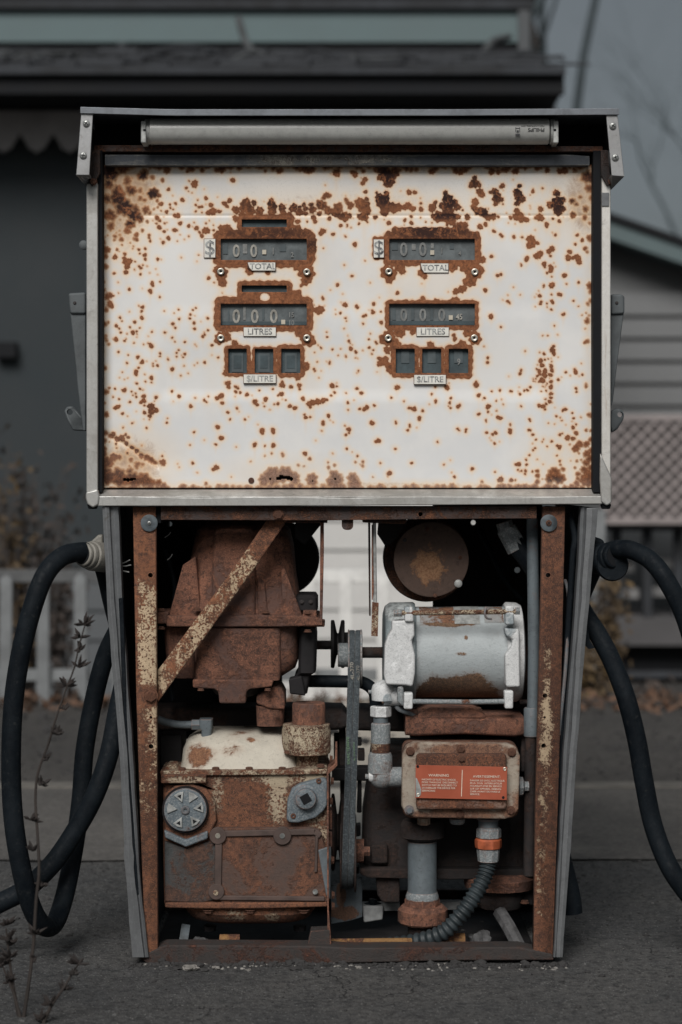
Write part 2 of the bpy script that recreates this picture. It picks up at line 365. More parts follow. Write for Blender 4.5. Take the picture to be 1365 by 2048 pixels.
MT['belt'] = m_rusty('worn_drive_belt', (0.05, 0.062, 0.07), 0.12, 20, rust=((0.1, 0.1, 0.1), (0.08, 0.08, 0.085), (0.03, 0.03, 0.035)), grime=0.3, fleck=(0.11, 0.13, 0.14), rough=0.7)
MT['grime'] = m_plain('greasy_iron_shade_toned', (0.013, 0.012, 0.013), 0.7, 0.0, 0.5, 12, 0.5, 120, spec=.25)  # grease black, deepened to hold the shade of the interior
MT['red_plate'] = m_plain('red_enamel_plate', (0.34, 0.078, 0.038), 0.5, 0, 0.13, 12, 0.03)
MT['orange_ring'] = m_plain('orange_plastic_ring', (0.34, 0.085, 0.035), 0.55, 0, 0.35, 60)
MT['white_ink'] = m_plain('cream_print', (0.66, 0.6, 0.5), 0.6, 0, 0.12, 90, 0.02)
MT['black_ink'] = m_plain('black_print', (0.025, 0.025, 0.03), 0.6, 0, 0.2, 90, 0.02)
MT['grey_ink'] = m_rusty('flaking_grey_print', (0.44, 0.45, 0.44), 0.47, 90, rust=((0.03, 0.03, 0.035), (0.1, 0.1, 0.1), (0.3, 0.3, 0.3)), bump=0.1, grime=0.2, edge=0.03)
MT['green_ink'] = m_plain('green_print', (0.16, 0.27, 0.15), 0.6, 0, 0.4, 250, 0.02)
MT['digit'] = m_plain('dusty_digit', (0.30, 0.29, 0.26), 0.8, 0, 0.35, 120, 0.02)
MT['digit_faint'] = m_plain('faint_dusty_digit', (0.185, 0.19, 0.185), 0.8, 0, 0.3, 120, 0.02)
MT['digit_bright'] = m_plain('pale_decimal_point', (0.48, 0.44, 0.36), 0.8, 0, 0.1, 120, 0.02)
MT['dial'] = m_plain('dusty_counter', (0.115, 0.13, 0.135), 0.7, 0, 0.3, 45, 0.05, spec=0.2)
MT['dial_dark'] = m_plain('dark_counter', (0.062, 0.082, 0.09), 0.7, 0, 0.25, 45, 0.05, spec=0.2)
MT['dial_mid'] = m_plain('mid_counter', (0.088, 0.106, 0.113), 0.7, 0, 0.2, 45, 0.05, spec=0.2)
MT['sticker'] = m_plain('white_tape_label', (0.66, 0.65, 0.60), 0.55, 0, 0.10, 50, 0.05)
MT['tube_glass'] = m_rusty('dusty_milky_lamp_tube', (0.36, 0.365, 0.35), 0.06, 30, rust=((0.16, 0.13, 0.10), (0.12, 0.10, 0.08), (0.06, 0.05, 0.04)), grime=.28, rough=.28, bump=.06, stretch=(.3, 1, 2.5), worn=0)
MT['yellow_pipe'] = m_rusty('old_yellow_pipe', (0.26, 0.14, 0.05), 0.42, 18, grime=0.6)
MT['washer'] = m_plain('blue_grey_washer', (0.07, 0.085, 0.095), 0.5, 0.2, 0.5, 60)
MT['white_block'] = m_plain('dirty_white_block', (0.30, 0.31, 0.31), 0.7, 0, 0.3, 40)

def m_alu(name, col, dirt, streak=None, rough=0.42):
    t = NT(name); n1 = t.noise(17, 8, 0.72, dist=.5); n2 = t.noise(240, 4, 0.7, stretch=(1, 1, 0.5)); n3 = t.noise(55, 7, 0.75, dist=.8)
    c = t.mix(t.rng(n1, 0.36, 0.66, 0, .75), tuple(x * 1.05 for x in col), dirt)
    c = t.mix(t.rng(n3, 0.60, 0.70, 0, 0.55), c, (0.11, 0.095, 0.08)); c = t.mix(t.rng(n3, 0.40, 0.32, 0, 0.16), c, tuple(min(1, x * 1.4) for x in col))
    c = t.mix(t.rng(n2, 0.5, 0.7, 0, 0.3), c, tuple(x * 0.55 for x in col))
    if streak: c = t.mix(t.rng(t.noise(9, 5, 0.6, stretch=(6, 1, 0.35)), 0.52, 0.60, 0, 0.75), c, streak)
    c = t.mix(t.math('MULTIPLY', t.math('MULTIPLY', t.worn_edge(.0016), t.rng(n3, .36, .52)), .7), c, tuple(min(.8, x * 1.7 + .06) for x in col))  # paler worn edges that also carry a painted edge highlight
    t.l(c, t.b.inputs['Base Color']); t.b.inputs['Metallic'].default_value = 0.45
    t.put(t.b.inputs['Roughness'], t.rng(n1, 0.3, 0.7, rough - 0.1, rough + 0.2)); t.bump(t.math('ADD', n3, t.math('MULTIPLY', n2, .4)), 0.3, 0.0008); return t.m
MT['alu'] = m_alu('weathered_aluminium', (0.44, 0.44, 0.425), (0.25, 0.24, 0.22))
MT['alu_white'] = m_alu('pale_streaked_aluminium', (0.66, 0.65, 0.62), (0.46, 0.44, 0.40), (0.30, 0.18, 0.10))
MT['alu_dark'] = m_alu('dull_aluminium_trim', (0.17, 0.178, 0.185), (0.09, 0.094, 0.10))
MT['alu_mid'] = m_alu('mid_grey_aluminium', (0.33, 0.335, 0.34), (0.22, 0.22, 0.22))
MT['hood_top'] = m_alu('hood_edge_steel', (0.17, 0.185, 0.205), (0.10, 0.108, 0.12))
MT['channel'] = m_rusty('dark_stained_channel', (0.045, 0.052, 0.062), 0.44, 8, rust=((0.24, 0.23, 0.2), (0.13, 0.12, 0.11), (0.05, 0.04, 0.035)), stretch=(0.35, 1, 1.6), bump=0.4)
MT['boot'] = m_plain('dark_grey_casting', (0.075, 0.085, 0.09), 0.6, 0.1, 0.3, 22, 0.3)

def m_panel():
    t = NT('rust_spotted_white_enamel')
    sd_ = t.attr('rust'); dk = t.attr('dark'); tan = t.attr('stain')
    n1 = t.noise(140, 5, 0.65); n2 = t.noise(420, 4, 0.7); n3 = t.noise(60, 6, 0.75, dist=1.4); n4 = t.noise(9, 4, 0.6); n5 = t.noise(900, 2, 0.6)
    d = t.math('ADD', sd_, t.math('MULTIPLY', t.math('SUBTRACT', n1, 0.5), 3.6)); d = t.math('ADD', d, t.math('MULTIPLY', t.math('SUBTRACT', n2, 0.5), 1.8))
    soft = t.attr('soft'); w = t.math('ADD', t.math('MULTIPLY', soft, 5.5), 0.9)
    q = t.math('DIVIDE', t.math('ADD', d, t.math('MULTIPLY', t.math('MULTIPLY', t.math('SUBTRACT', n3, 0.5), soft), 16)), w); m = t.rng(q, 1, -1)
    halo = t.rng(d, 12, -1); halo2 = t.rng(d, 3.6, -.5)
    base = t.mix(t.rng(n4, 0.35, 0.65), (0.635, 0.64, 0.64), (0.70, 0.695, 0.68))
    base = t.mix(t.math('MULTIPLY', t.rng(n5, 0.6, 0.72), t.attr('top_speckle')), base, (0.24, 0.24, 0.23))
    base = t.mix(t.math('MULTIPLY', tan, 0.75, True), base, (0.70, 0.57, 0.42)); base = t.mix(t.rng(t.math('ADD', tan, t.math('MULTIPLY', t.math('SUBTRACT', n3, .5), .7)), .52, .98, 0, .85), base, (0.30, 0.17, 0.10))
    base = t.mix(t.math('MULTIPLY', t.attr('drip'), .55, True), base, (0.74, 0.54, 0.34))
    base = t.mix(t.math('MULTIPLY', halo, 0.46), base, (0.80, 0.58, 0.35)); base = t.mix(t.math('MULTIPLY', halo2, 0.7), base, (0.56, 0.27, 0.11))
    rc = t.mix(t.rng(n2, 0.35, 0.65), (0.25, 0.098, 0.045), (0.40, 0.165, 0.078)); rc = t.mix(t.rng(n5, 0.55, 0.7, 0, 0.35), rc, (0.42, 0.2, 0.11))
    rim = t.math('MULTIPLY', t.rng(d, -6, 0), 0.45); rc = t.mix(rim, rc, (0.15, 0.055, 0.028))
    core = t.math('MULTIPLY', t.rng(d, -2.0, -6.5), t.rng(t.math('ADD', n1, t.math('MULTIPLY', n2, .5)), .66, .84)); rc = t.mix(t.math('MULTIPLY', core, .62), rc, (0.075, 0.034, 0.022))
    dm = t.math('MULTIPLY', t.rng(t.math('ADD', n3, t.math('MULTIPLY', n2, 0.35)), 0.52, 0.70), dk, True)
    rc = t.mix(dm, rc, (0.035, 0.02, 0.018))
    rc = t.mix(t.attr('grey'), rc, t.mix(t.rng(n2, 0.4, 0.6), (0.33, 0.22, 0.17), (0.20, 0.13, 0.10)))
    c = t.mix(m, base, rc); t.l(c, t.b.inputs['Base Color'])
    t.put(t.b.inputs['Roughness'], t.math('ADD', t.math('MULTIPLY', m, 0.45), 0.42))
    t.put(t.b.inputs['Specular IOR Level'], t.math('SUBTRACT', 0.45, t.math('MULTIPLY', m, 0.35)))
    h = t.math('ADD', t.math('MULTIPLY', m, 0.9), t.math('MULTIPLY', t.math('MULTIPLY', m, n2), 1.2)); t.bump(h, 0.5, 0.0008)
    return t.m
MT['panel'] = m_panel()

# ------------------------------------------------------------------ materials whose stains have a shape of their own
def m_blotch(name, base, flake, spots, scale=30, rough=0.6, edge=0.12, wob=0.9, flake2=None, bump=0.4, bmask=0.0, second=None):
    """spots: ellipses (px, py, rx, ry, Y) in photo pixels that carry the second colour"""
    t = NT(name); sep = t.n('ShaderNodeSeparateXYZ'); t.l(t.tc, sep.inputs[0]); tot = None
    for px, py, rx, ry, Y in spots:
        c = at(px, py, Y); k = S * K(Y)
        u = t.math('MULTIPLY', t.math('SUBTRACT', sep.outputs[0], c.x), 1 / (rx * k)); v = t.math('MULTIPLY', t.math('SUBTRACT', sep.outputs[2], c.z), 1 / (ry * k))
        d = t.math('SUBTRACT', 1.0, t.math('SQRT', t.math('ADD', t.math('MULTIPLY', u, u), t.math('MULTIPLY', v, v))))
        tot = d if tot is None else t.math('MAXIMUM', tot, d)
    n = t.noise(scale, 7, 0.7, dist=.5); n2 = t.noise(scale * 6, 5, 0.7); n3 = t.noise(420, 4, .7); nn = t.noise(scale * 2.2, 8, .75, dist=.5)
    m = t.math('ADD', tot, t.math('MULTIPLY', t.math('SUBTRACT', n, 0.5), wob)); m = t.math('ADD', m, t.math('MULTIPLY', t.math('SUBTRACT', n2, .5), wob * .5)); m = t.rng(m, -edge, edge)
    f = t.mix(t.rng(n2, .4, .64), flake, flake2 or tuple(x * .45 for x in flake)); b = t.mix(t.rng(n3, .5, .64, 0, .6), base, second or tuple(x * .65 for x in base))
    b = t.mix(t.rng(t.noise(scale * .5, 6, .7), .5, .75, 0, .4), b, tuple(x * .5 for x in base))
    b = t.mix(t.rng(nn, .52, .66, 0, .55), b, tuple(x * .38 for x in base)); b = t.mix(t.rng(nn, .44, .34, 0, .45), b, tuple(min(1, x * 1.6) for x in base)); f = t.mix(t.rng(nn, .55, .68, 0, .6), f, tuple(x * .45 for x in flake))
    t.l(t.mix(m, b, f), t.b.inputs['Base Color']); t.b.inputs['Roughness'].default_value = rough
    t.bump(t.math('ADD', t.math('MULTIPLY', m, .8), t.math('MULTIPLY', n3, .5)), bump, .0012); return t.m
MT['motor_paint'] = m_blotch('motor_grey_paint_rusty_belly', (0.36, 0.395, 0.405), (0.22, 0.125, 0.07), [(920, 1396, 92, 46, .06), (975, 1388, 60, 40, .06), (860, 1405, 45, 30, .06), (896, 1258, 60, 5, .06)], 26, .42, .12, .9, (0.12, 0.075, 0.05), .25, second=(0.31, 0.34, 0.35))
MT['motor_side'] = m_blotch('motor_bell_blue_grey', (0.19, 0.225, 0.235), (0.42, 0.45, 0.45), [(800, 1225, 30, 24, .07)], 22, .5, .1, .8)
MT['motor_bell'] = m_blotch('speckled_pale_casting', (0.60, 0.61, 0.61), (0.24, 0.28, 0.30), [(1000, 1250, 34, 28, .06), (800, 1215, 20, 16, .06), (775, 1398, 10, 14, .1)], 30, .6, .1, 1.0, (0.42, 0.45, 0.46), .7, second=(0.34, 0.36, 0.365))
MT['drum'] = m_blotch('rusty_drum_cover', (0.085, 0.055, 0.043), (0.27, 0.15, 0.08), [(858, 1133, 30, 34, .115)], 60, .85, .2, 2.6, (0.17, 0.08, 0.04), .5, second=(0.085, 0.05, 0.036))
MT['gusset'] = m_blotch('gusset_blue_grey', (0.085, 0.105, 0.12), (0.12, 0.06, 0.035), [(690, 1826, 30, 14, .2), (683, 1790, 10, 30, .2)], 60, .6, .1, 1.4)
MT['pump_body'] = m_rusty('pump_casting_cream_and_rust', (0.44, 0.36, 0.255), 0.93, 9, rust=((0.22, 0.092, 0.048), (0.12, 0.054, 0.034), (0.035, 0.023, 0.018)), grime=0.6, edge=0.07, bump=.8, spots=.7,
    bias=((555, 1592, 30, 80, .055, -.30), (640, 1650, 30, 70, .055, -.26), (570, 1556, 120, 16, .055, -.26), (436, 1592, 18, 50, .055, -.26), (468, 1832, 36, 18, .055, -.3), (545, 1835, 20, 14, .055, -.26), (372, 1560, 50, 10, .04, -.3), (630, 1555, 30, 20, .055, -.2)))
MT['motor_paint'] = m_rusty('motor_grey_paint_rusty_belly', (0.37, 0.405, 0.415), 0.06, 15, rust=((0.21, 0.12, 0.068), (0.13, 0.078, 0.05), (0.06, 0.045, 0.035)), grime=0.18, rough=.42, edge=.05, bump=.3,
    bias=((920, 1402, 96, 56, .06, .62), (900, 1250, 70, 9, .06, .35), (925, 1310, 16, 6, .06, .3), (935, 1278, 6, 6, .06, .34)))
MT['casting_grey'] = m_rusty('stained_grey_casting', (0.06, 0.065, 0.066), 0.5, 10, rust=((0.12, 0.062, 0.042), (0.07, 0.042, 0.034), (0.03, 0.024, 0.022)), grime=.5)

# ================================================================== THE PUMP
pump = empty('fuel_pump', 'old rusted twin fuel pump with open lower compartment and rust-spotted white front panel', 'fuel pump')

# ------------------------------------------------------------------ front panel: rust pattern as a distance field on a dense sheet
SPOT = [
(200, 320, .1832, """110 130 110 250 90 70 100 260 60 300 230 50 470 170 62 340 330 66 200 400 105 80 420 55 270 520 105 110 600 75 370 600 80 440 640 42 330 700 58 300 770 38 120 720 48 390 530 46 190 330 60
575 190 26 300 190 20 348 198 12 685 220 23 440 330 28 585 360 68 640 385 30 560 400 30 440 415 27 490 435 22 625 442 20 668 478 28 750 320 22 1035 260 44 945 305 20 975 228 12 968 340 8 903 436 26 828 474 20
765 484 14 632 515 12 590 535 14 770 522 12 730 565 24 802 540 12 668 550 10 500 540 45 545 575 22 1068 435 12 1160 416 24 1048 488 14 1085 514 20 1112 508 20 1215 490 26 1240 560 42 1190 572 35 1300 560 22
1048 560 16 1115 570 10 1355 470 22 820 605 26 855 608 30 518 670 18 625 630 28 655 662 20 620 692 14 708 690 14 732 683 8 650 735 28 703 780 20 878 690 26 970 718 22 1030 682 9 1056 742 28 1160 690 13
1196 662 6 1240 712 7 1160 770 46 1243 765 18 1090 790 15 1115 828 24 1260 825 30 815 765 26 845 768 14 748 852 26 692 900 22 540 820 20 540 850 18 550 882 17 465 768 20 400 815 28 400 865 24 375 860 15
235 866 26 218 815 12 165 830 22 160 870 15 242 925 12 188 975 18 330 902 7 368 940 10 360 965 10 425 975 20 435 1020 14 495 968 18 490 1035 26 496 1085 20 272 1022 22 262 1066 20 290 1110 45 325 1105 35 300 1160 35
285 1225 28 385 1108 10 165 1060 30 165 1028 12 470 1145 12 517 1160 9 430 1160 18 450 1180 20 380 1196 12 445 1248 16 158 1236 20 65 1160 28 633 1082 20 672 1088 5 890 1065 8 1078 1036 8 972 832 12 875 815 6
848 884 6 1188 1288 24 1250 1337 12 572 1345 24 580 1370 18 550 1425 24 555 1445 20 658 1328 11 655 1494 14 322 1412 20 202 1451 8 200 1337 6 613 1190 6 632 1252 6 545 1232 6 80 1490 38 110 1480 34 110 1570 38 130 1600 25
70 1635 24 145 1480 16 465 1605 22 455 1650 18 460 1720 25 425 1590 7 220 1720 18 242 1757 10 90 1770 15 40 1790 35 180 1808 20 213 1838 9 383 1768 18 330 1822 12 860 1632 13 705 1648 7 1018 1638 12 1050 1616 12
990 1688 17 985 1730 16 868 1736 16 813 1672 6 795 1790 18 825 1832 12 1030 1778 20 1180 1727 18 70 980 45 60 1050 30 1300 1190 55 1320 1290 45 1335 1360 30 40 900 25 40 1330 14 45 1420 20"""),
(200, 640, .1832, """180 60 20 213 92 10 330 75 10 437 85 10 383 22 18 800 40 18 825 85 13 1030 32 16 1035 95 20 1182 112 15 1125 178 20 1145 160 15 230 135 18 360 135 26 405 122 14 570 128 13 713 136 17 178 210 28 148 210 8
270 225 16 285 205 10 297 150 8 65 170 15 60 195 12 75 222 13 97 262 16 373 250 11 408 155 7 405 185 7 477 265 8 565 288 26 550 265 20 528 252 10 790 192 15 820 237 9 930 238 14 1040 267 8 1225 275 18 202 348 16
310 380 9 415 405 22 463 455 25 440 470 10 296 469 16 660 365 16 656 395 13 862 328 12 840 357 14 838 398 11 930 370 18 910 405 12 745 430 14 612 447 7 580 475 12 582 500 13 630 495 17 790 535 26 918 500 7 883 605 10
1065 467 8 1032 494 6 1145 462 18 1290 408 16 963 580 9 50 525 26 395 565 28 395 592 22 422 520 14 490 594 8 563 632 26 563 680 13 498 670 11 305 633 7 403 692 18 440 750 17 470 762 11 345 780 12 360 820 9
390 800 10 398 840 15 102 740 15 165 748 15 268 765 28 245 762 14 65 782 32 145 840 12 210 862 15 330 892 15 55 907 9 478 830 26 480 880 30 450 895 22 485 930 14 615 845 22 787 776 18 865 832 22 1040 850 12
195 945 26 165 960 22 215 938 14 247 1020 18 70 1030 32 560 940 42 565 1000 40 618 985 28 545 1050 26 540 1085 11 487 1010 22 993 940 22 352 1126 13 510 1178 16 738 1073 9 730 1120 16 253 1175 14 1028 1223 17
1287 1168 29 1327 1288 27 1266 1357 18 458 1369 7 985 1364 10 1335 905 20 1140 875 18 1165 895 14 1185 835 12 1280 855 26 1310 835 24 1335 815 18 683 1485 15 690 1555 38 665 1545 20 1013 1562 20 867 1607 6 1065 1665 6
1270 1612 34 1240 1628 22 60 1235 25 120 1265 30 150 1240 25 190 1300 35 240 1290 40 280 1250 20 310 1280 20 290 1345 25 350 1390 25 400 1430 28 450 1480 32 510 1500 36 560 1530 38 600 1555 26 175 1350 16 182 1395 11
45 1320 30 50 1400 25 40 1460 45 60 1560 80 150 1500 50 210 1495 30 110 1560 45 340 1525 22 300 1450 18 410 1570 30 400 1600 25 465 1575 18 80 1700 110 220 1720 108 360 1740 98 480 1745 88 560 1775 55 330 1650 40 640 1780 42 700 1810 36 1160 1785 20"""),
(440, 320, .2491, """105 163 22 40 350 20 80 325 22 58 370 18 10 410 10 935 110 32 1085 115 28 1065 100 20 1165 160 24 1150 185 22 1170 255 18 130 400 35 200 370 52 220 335 30 275 345 25 240 400 50 320 410 38 420 370 46 415 330 26 420 410 42
500 385 36 510 425 28 590 385 38 640 380 18 640 420 32 675 360 20 690 390 24 735 360 22 745 400 33 815 360 46 855 283 28 880 287 18 835 305 18 870 405 38 950 390 44 960 360 22 920 420 38 1050 365 32 1015 320 18 1030 345 18 1100 340 22
1150 370 58 1130 330 33 1180 315 20 1180 410 38 1300 340 55 1280 300 38 1340 270 26 1350 380 42 1260 260 13 1310 420 28 1000 455 42 1040 450 24 960 450 24 1160 450 42 1130 455 30 1250 460 20 755 465 25 765 495 18 880 470 20
625 495 24 702 494 10 970 527 17 1022 520 9 1024 534 8 1054 542 6 1118 510 14 1185 500 10 828 570 26 812 588 22 910 595 17 1004 608 7 1012 616 6 1085 678 21 832 708 6 1355 505 15 680 60 46 740 75 33 620 60 28 20 60 45 1350 130 62
1290 140 30 1350 190 38 1280 80 28 1200 60 15 850 55 28 180 440 30 560 440 25 690 430 20 800 430 22 570 470 35 570 520 30 620 580 60 690 600 50 740 640 40 750 700 30 130 470 30 60 540 30 20 550 35 80 580 40"""),
(440, 740, .2491, """65 105 25 70 135 18 125 132 14 145 145 14 128 175 16 165 180 13 15 205 20 218 197 19 317 163 9 425 152 11 500 120 26 502 92 14 573 135 18 638 122 20 642 152 14 495 192 22 470 203 12 368 235 21 285 255 22 302 280 15 270 250 12
20 265 16 65 340 16 138 306 13 83 396 11 202 396 12 358 292 9 436 276 9 468 270 16 402 318 5 530 242 7 563 290 18 603 305 20 668 230 19 720 270 26 750 260 26 790 255 28 830 245 24 860 238 13 725 295 16 895 205 12 922 180 14
903 125 22 940 130 12 1103 147 16 1137 185 17 1028 262 13 1013 185 7 1030 318 8 1125 312 14 1160 315 18 1182 300 20 1240 285 14 690 380 17 680 358 12 727 377 11 872 362 15 873 374 14 830 420 17 831 434 16 818 488 8 339 483 22 340 500 20
428 480 19 429 498 18 430 605 21 282 594 17 278 608 16 363 608 10 416 670 9 503 672 13 507 688 11 363 688 6 132 617 5 10 545 20 1035 475 20 1038 505 11 1012 520 14 1005 447 8 1220 425 20 1235 425 11 1020 632 12 1105 690 12
1150 735 12 1147 770 12 1090 738 8 1290 747 9 1275 568 20 1255 574 15 683 668 17 688 678 14 722 712 15 907 670 6 632 765 9 873 780 12 923 765 12 870 740 7 420 850 72 520 840 72 600 870 48 360 880 52 740 880 52 930 860 55 920 900 65 1070 870 46 1080 920 55 1360 830 20"""),
(600, 440, .15625, """835 520 10 570 575 12 668 715 23 485 818 21 480 835 22 900 802 7 290 990 20 302 1010 20 318 1097 6 578 1085 36 725 1100 25 740 1120 24 947 1073 26 925 1155 18 940 1182 30 815 1230 24 845 1218 22 1038 1172 16 1045 1312 28 520 1190 20
460 1205 9 585 1252 19 600 1293 6 810 1328 16 568 1388 9 345 1432 12 350 1498 17 628 1548 22 645 1572 10 613 1482 6 885 1526 15 905 1455 10 972 1562 18 985 1582 16 890 1632 20 942 1663 15 925 1715 15 653 1640 26 650 1655 24 714 1680 18 725 1698 17
590 1735 13 591 1752 13 807 1670 10 713 1762 12 740 1773 7 525 1648 8 417 1655 15 268 1630 15 275 1645 14 232 1600 10 190 1693 8 225 1813 14 385 1818 19 380 1838 16 342 1812 7 180 1905 19 195 1930 17 492 1733 9 750 1925 12 748 1942 8 730 1957 6 245 2020 7
1015 1770 28 1040 1845 28 1005 1860 20 15 840 25 200 1150 42 232 1150 15 165 1150 30 1250 935 28"""),
(770, 320, .315, """155 205 19 190 205 15 570 150 32 570 115 18 545 165 16 600 160 16 605 205 27 620 220 20 575 265 26 565 300 22 600 325 32 630 330 28 640 350 20 690 360 23 660 365 23 720 360 11 745 165 19 700 200 25 670 205 13 712 240 34 705 275 18 740 250 18
750 280 8 850 230 34 835 200 22 870 250 27 840 275 20 855 165 16 940 200 13 1000 180 9 840 325 22 860 360 28 830 360 23 900 380 19 870 375 23 800 365 14 985 365 28 955 365 11 990 312 20 1095 270 45 1090 210 25 1050 285 25 1100 320 35
1130 255 22 1130 310 22 1190 260 20 1215 280 13 1240 235 11 1275 310 20 1195 348 22 1270 365 17 1028 406 15 1028 418 14 1108 388 13 1068 372 10 690 450 11 700 455 9 735 473 12 745 484 12 820 488 13 873 490 10 1083 475 12 1223 476 12 1300 495 22 1255 507 13
1272 560 14 1210 533 11 1285 582 9 925 500 28 935 530 30 915 545 20 970 527 13 990 593 20 975 605 22 960 612 18 1045 578 20 1062 562 20 1052 608 10 905 622 15 898 634 15 1013 660 18 1016 680 9 1057 688 17 1050 672 13 1030 715 8 1060 740 5
1165 620 22 1175 582 17 1195 620 13 1225 620 24 1235 645 20 1142 732 16 718 732 12 737 726 12 678 612 13 865 660 7 868 672 6 385 210 18 400 250 36 400 300 48 360 290 22 440 270 27 460 300 25 495 318 8 400 355 50 340 360 38 310 355 18 460 360 23 420 385 36
395 410 12 305 295 25 320 270 16 298 315 20 230 275 11 230 312 18 525 362 22 150 290 26 180 310 20 130 300 22 90 300 28 40 300 34 0 260 38 0 330 26 60 320 22 168 358 12 127 382 13 27 400 17 260 392 7 300 398 7 228 365 6 640 408 17 605 422 20
170 400 14 480 420 32 510 410 22 450 430 20 60 80 40 30 140 36 0 70 42 300 70 24 200 60 14 450 65 24 510 65 20 680 70 26 720 75 18 830 70 24 1030 65 18 1140 65 27 1290 110 46 1300 180 28 1310 240 14 1300 400 9 620 630 16 615 700 18 600 690 24 560 700 40"""),
(940, 540, .1905, """290 58 20 328 45 15 457 182 7 162 212 26 530 260 7 395 325 16 405 335 14 420 347 12 222 488 30 327 598 15 850 10 26 812 30 13 862 68 10 863 158 34 778 162 15 775 180 9 735 270 21 750 335 18 742 355 18 860 257 14 860 322 19 873 342 19
938 252 22 960 260 20 810 350 12 813 387 8 857 413 16 995 55 24 1018 145 11 1145 128 19 1090 322 14 1270 170 46 1275 220 28 1270 320 23 1240 352 20 980 465 20 993 458 17 1143 380 8 1180 473 8 1253 475 10 1235 535 31 1238 508 20 890 582 12
765 687 8 818 688 8 923 680 6 1213 615 6 1235 745 22 1210 757 18 868 840 34 885 880 23 880 800 19 582 850 10 148 803 9 190 920 19 188 970 19 540 1045 12 528 1088 17 68 1205 28 68 1172 13 1103 1040 17 1112 1075 22 1007 1073 13 1183 1098 11
930 1150 15 1115 1240 13 1220 1200 15 1222 1225 13 823 932 11 860 960 10 780 880 20 745 950 26 790 940 13 760 1000 26 705 1040 13 730 1060 24 790 1060 30 785 1100 30 710 1110 18 855 1010 22 863 1055 25 858 1105 18 765 1160 30 730 1170 14 695 1140 11
855 1170 18 815 1190 11 850 1235 22 768 1220 11 665 1140 7 690 1170 6 790 1225 9 637 1230 12 735 865 9 600 1255 12 668 1165 6 800 1205 7"""),
(770, 740, .315, """80 110 19 395 110 19 322 107 9 298 152 9 580 95 18 580 76 9 42 175 8 122 197 6 323 195 12 324 205 9 420 178 10 413 208 11 418 240 8 465 232 13 475 224 12 155 240 12 188 247 17 170 243 12 240 258 12 220 303 13 221 314 12 68 328 7 72 338 7
158 348 9 159 360 7 145 382 11 597 160 14 633 178 10 680 135 7 732 128 10 798 133 8 809 135 8 858 152 11 888 130 9 910 130 9 925 108 8 708 195 7 742 186 5 752 218 6 865 229 9 657 232 18 656 265 9 710 258 7 593 282 10 602 277 9 643 317 7
720 300 14 737 306 13 797 342 7 797 352 6 797 382 15 796 396 14 463 373 10 473 382 8 516 377 10 515 391 10 647 398 11 685 408 12 703 398 13 698 466 10 335 456 9 68 500 9 170 591 10 376 600 8 555 628 13 30 653 15 442 678 10 618 708 10
735 695 20 803 700 14 830 700 7 700 647 6 850 598 16 832 600 10 845 632 8 868 640 8 897 570 9 900 600 11 893 640 12 890 660 9 938 645 8 968 640 13 970 670 15 968 710 17 918 540 9 942 508 8 955 496 8 960 442 8 940 410 11 918 312 8 924 324 7
913 380 9 926 383 8 1060 452 11 1008 440 4 1032 484 6 1000 455 4 968 567 5 1075 665 46 1050 690 33 1110 690 38 1132 628 13 1085 650 36 1115 600 8 1112 577 9 1093 543 6 1110 490 15 1095 480 10 1112 410 12 1127 402 7 1160 430 19 1195 435 17
1215 400 16 1195 365 14 1215 345 8 1200 305 9 1190 272 7 1132 255 12 1148 249 13 1090 292 9 1113 302 6 1124 320 7 1245 300 5 1278 380 10 1310 383 9 1297 283 14 1312 292 12 1215 495 28 1240 470 23 1280 470 22 1310 440 17 1210 8 12 1215 20 10 1150 14 8
1255 30 7 1102 60 10 1216 118 9 1217 138 8 1278 103 11 1175 472 6 1285 530 25 1300 560 27 1280 590 23 1265 630 23 1228 660 16 1228 690 14 1290 660 37 1310 620 23 1280 700 46 1220 720 19 1220 577 8 1247 570 6 1232 528 5 1208 620 6 1310 510 18 1330 690 40
1055 75 13 1055 105 15 1055 150 14 1055 175 12 1045 200 14 1025 215 12 1005 230 16 980 225 13 1018 250 9 1020 185 9 1025 130 8 995 135 6 860 20 12 865 5 9 1000 60 16 1020 40 14 985 25 12 1050 30 13"""),
]
RECTS = [(486, 440, 574, 454, 11), (444, 476, 614, 518, 17), (600, 480, 624, 500, 8), (486, 572, 574, 584, 11), (478, 584, 600, 600, 4), (442, 606, 614, 650, 13),
         (457, 698, 494, 745, 8), (511, 700, 547, 744, 7), (563, 698, 601, 746, 9), (500, 726, 560, 744, 4),
         (779, 474, 950, 520, 12), (790, 462, 930, 474, 8), (752, 480, 770, 512, 7), (779, 608, 950, 652, 8), (792, 698, 830, 746, 9), (845, 700, 883, 746, 6), (898, 698, 937, 748, 9), (800, 740, 930, 746, 8)]
EXTRA = [(442, 545, 15), (446, 566, 9), (614, 545, 17), (613, 560, 12), (501, 540, 11), (536, 546, 5), (596, 530, 12), (440, 524, 9), (452, 672, 12), (442, 676, 14), (616, 678, 17), (600, 666, 10),
         (777, 545, 17), (780, 555, 12), (800, 530, 14), (805, 543, 7), (845, 545, 10), (850, 553, 6), (950, 545, 18), (940, 562, 14), (925, 578, 9), (912, 583, 7), (905, 530, 15), (935, 535, 16), (965, 520, 8),
         (775, 676, 17), (790, 690, 15), (800, 665, 12), (826, 662, 8), (950, 676, 15), (935, 664, 10), (775, 700, 8), (770, 722, 10), (762, 725, 7), (782, 735, 12), (925, 692, 12), (862, 690, 8), (910, 678, 5), (908, 670, 4),
         (470, 688, 8), (455, 745, 9), (604, 735, 14), (613, 730, 7), (597, 752, 9), (875, 606, 10), (910, 602, 10), (846, 596, 5), (840, 606, 8), (640, 620, 10)]
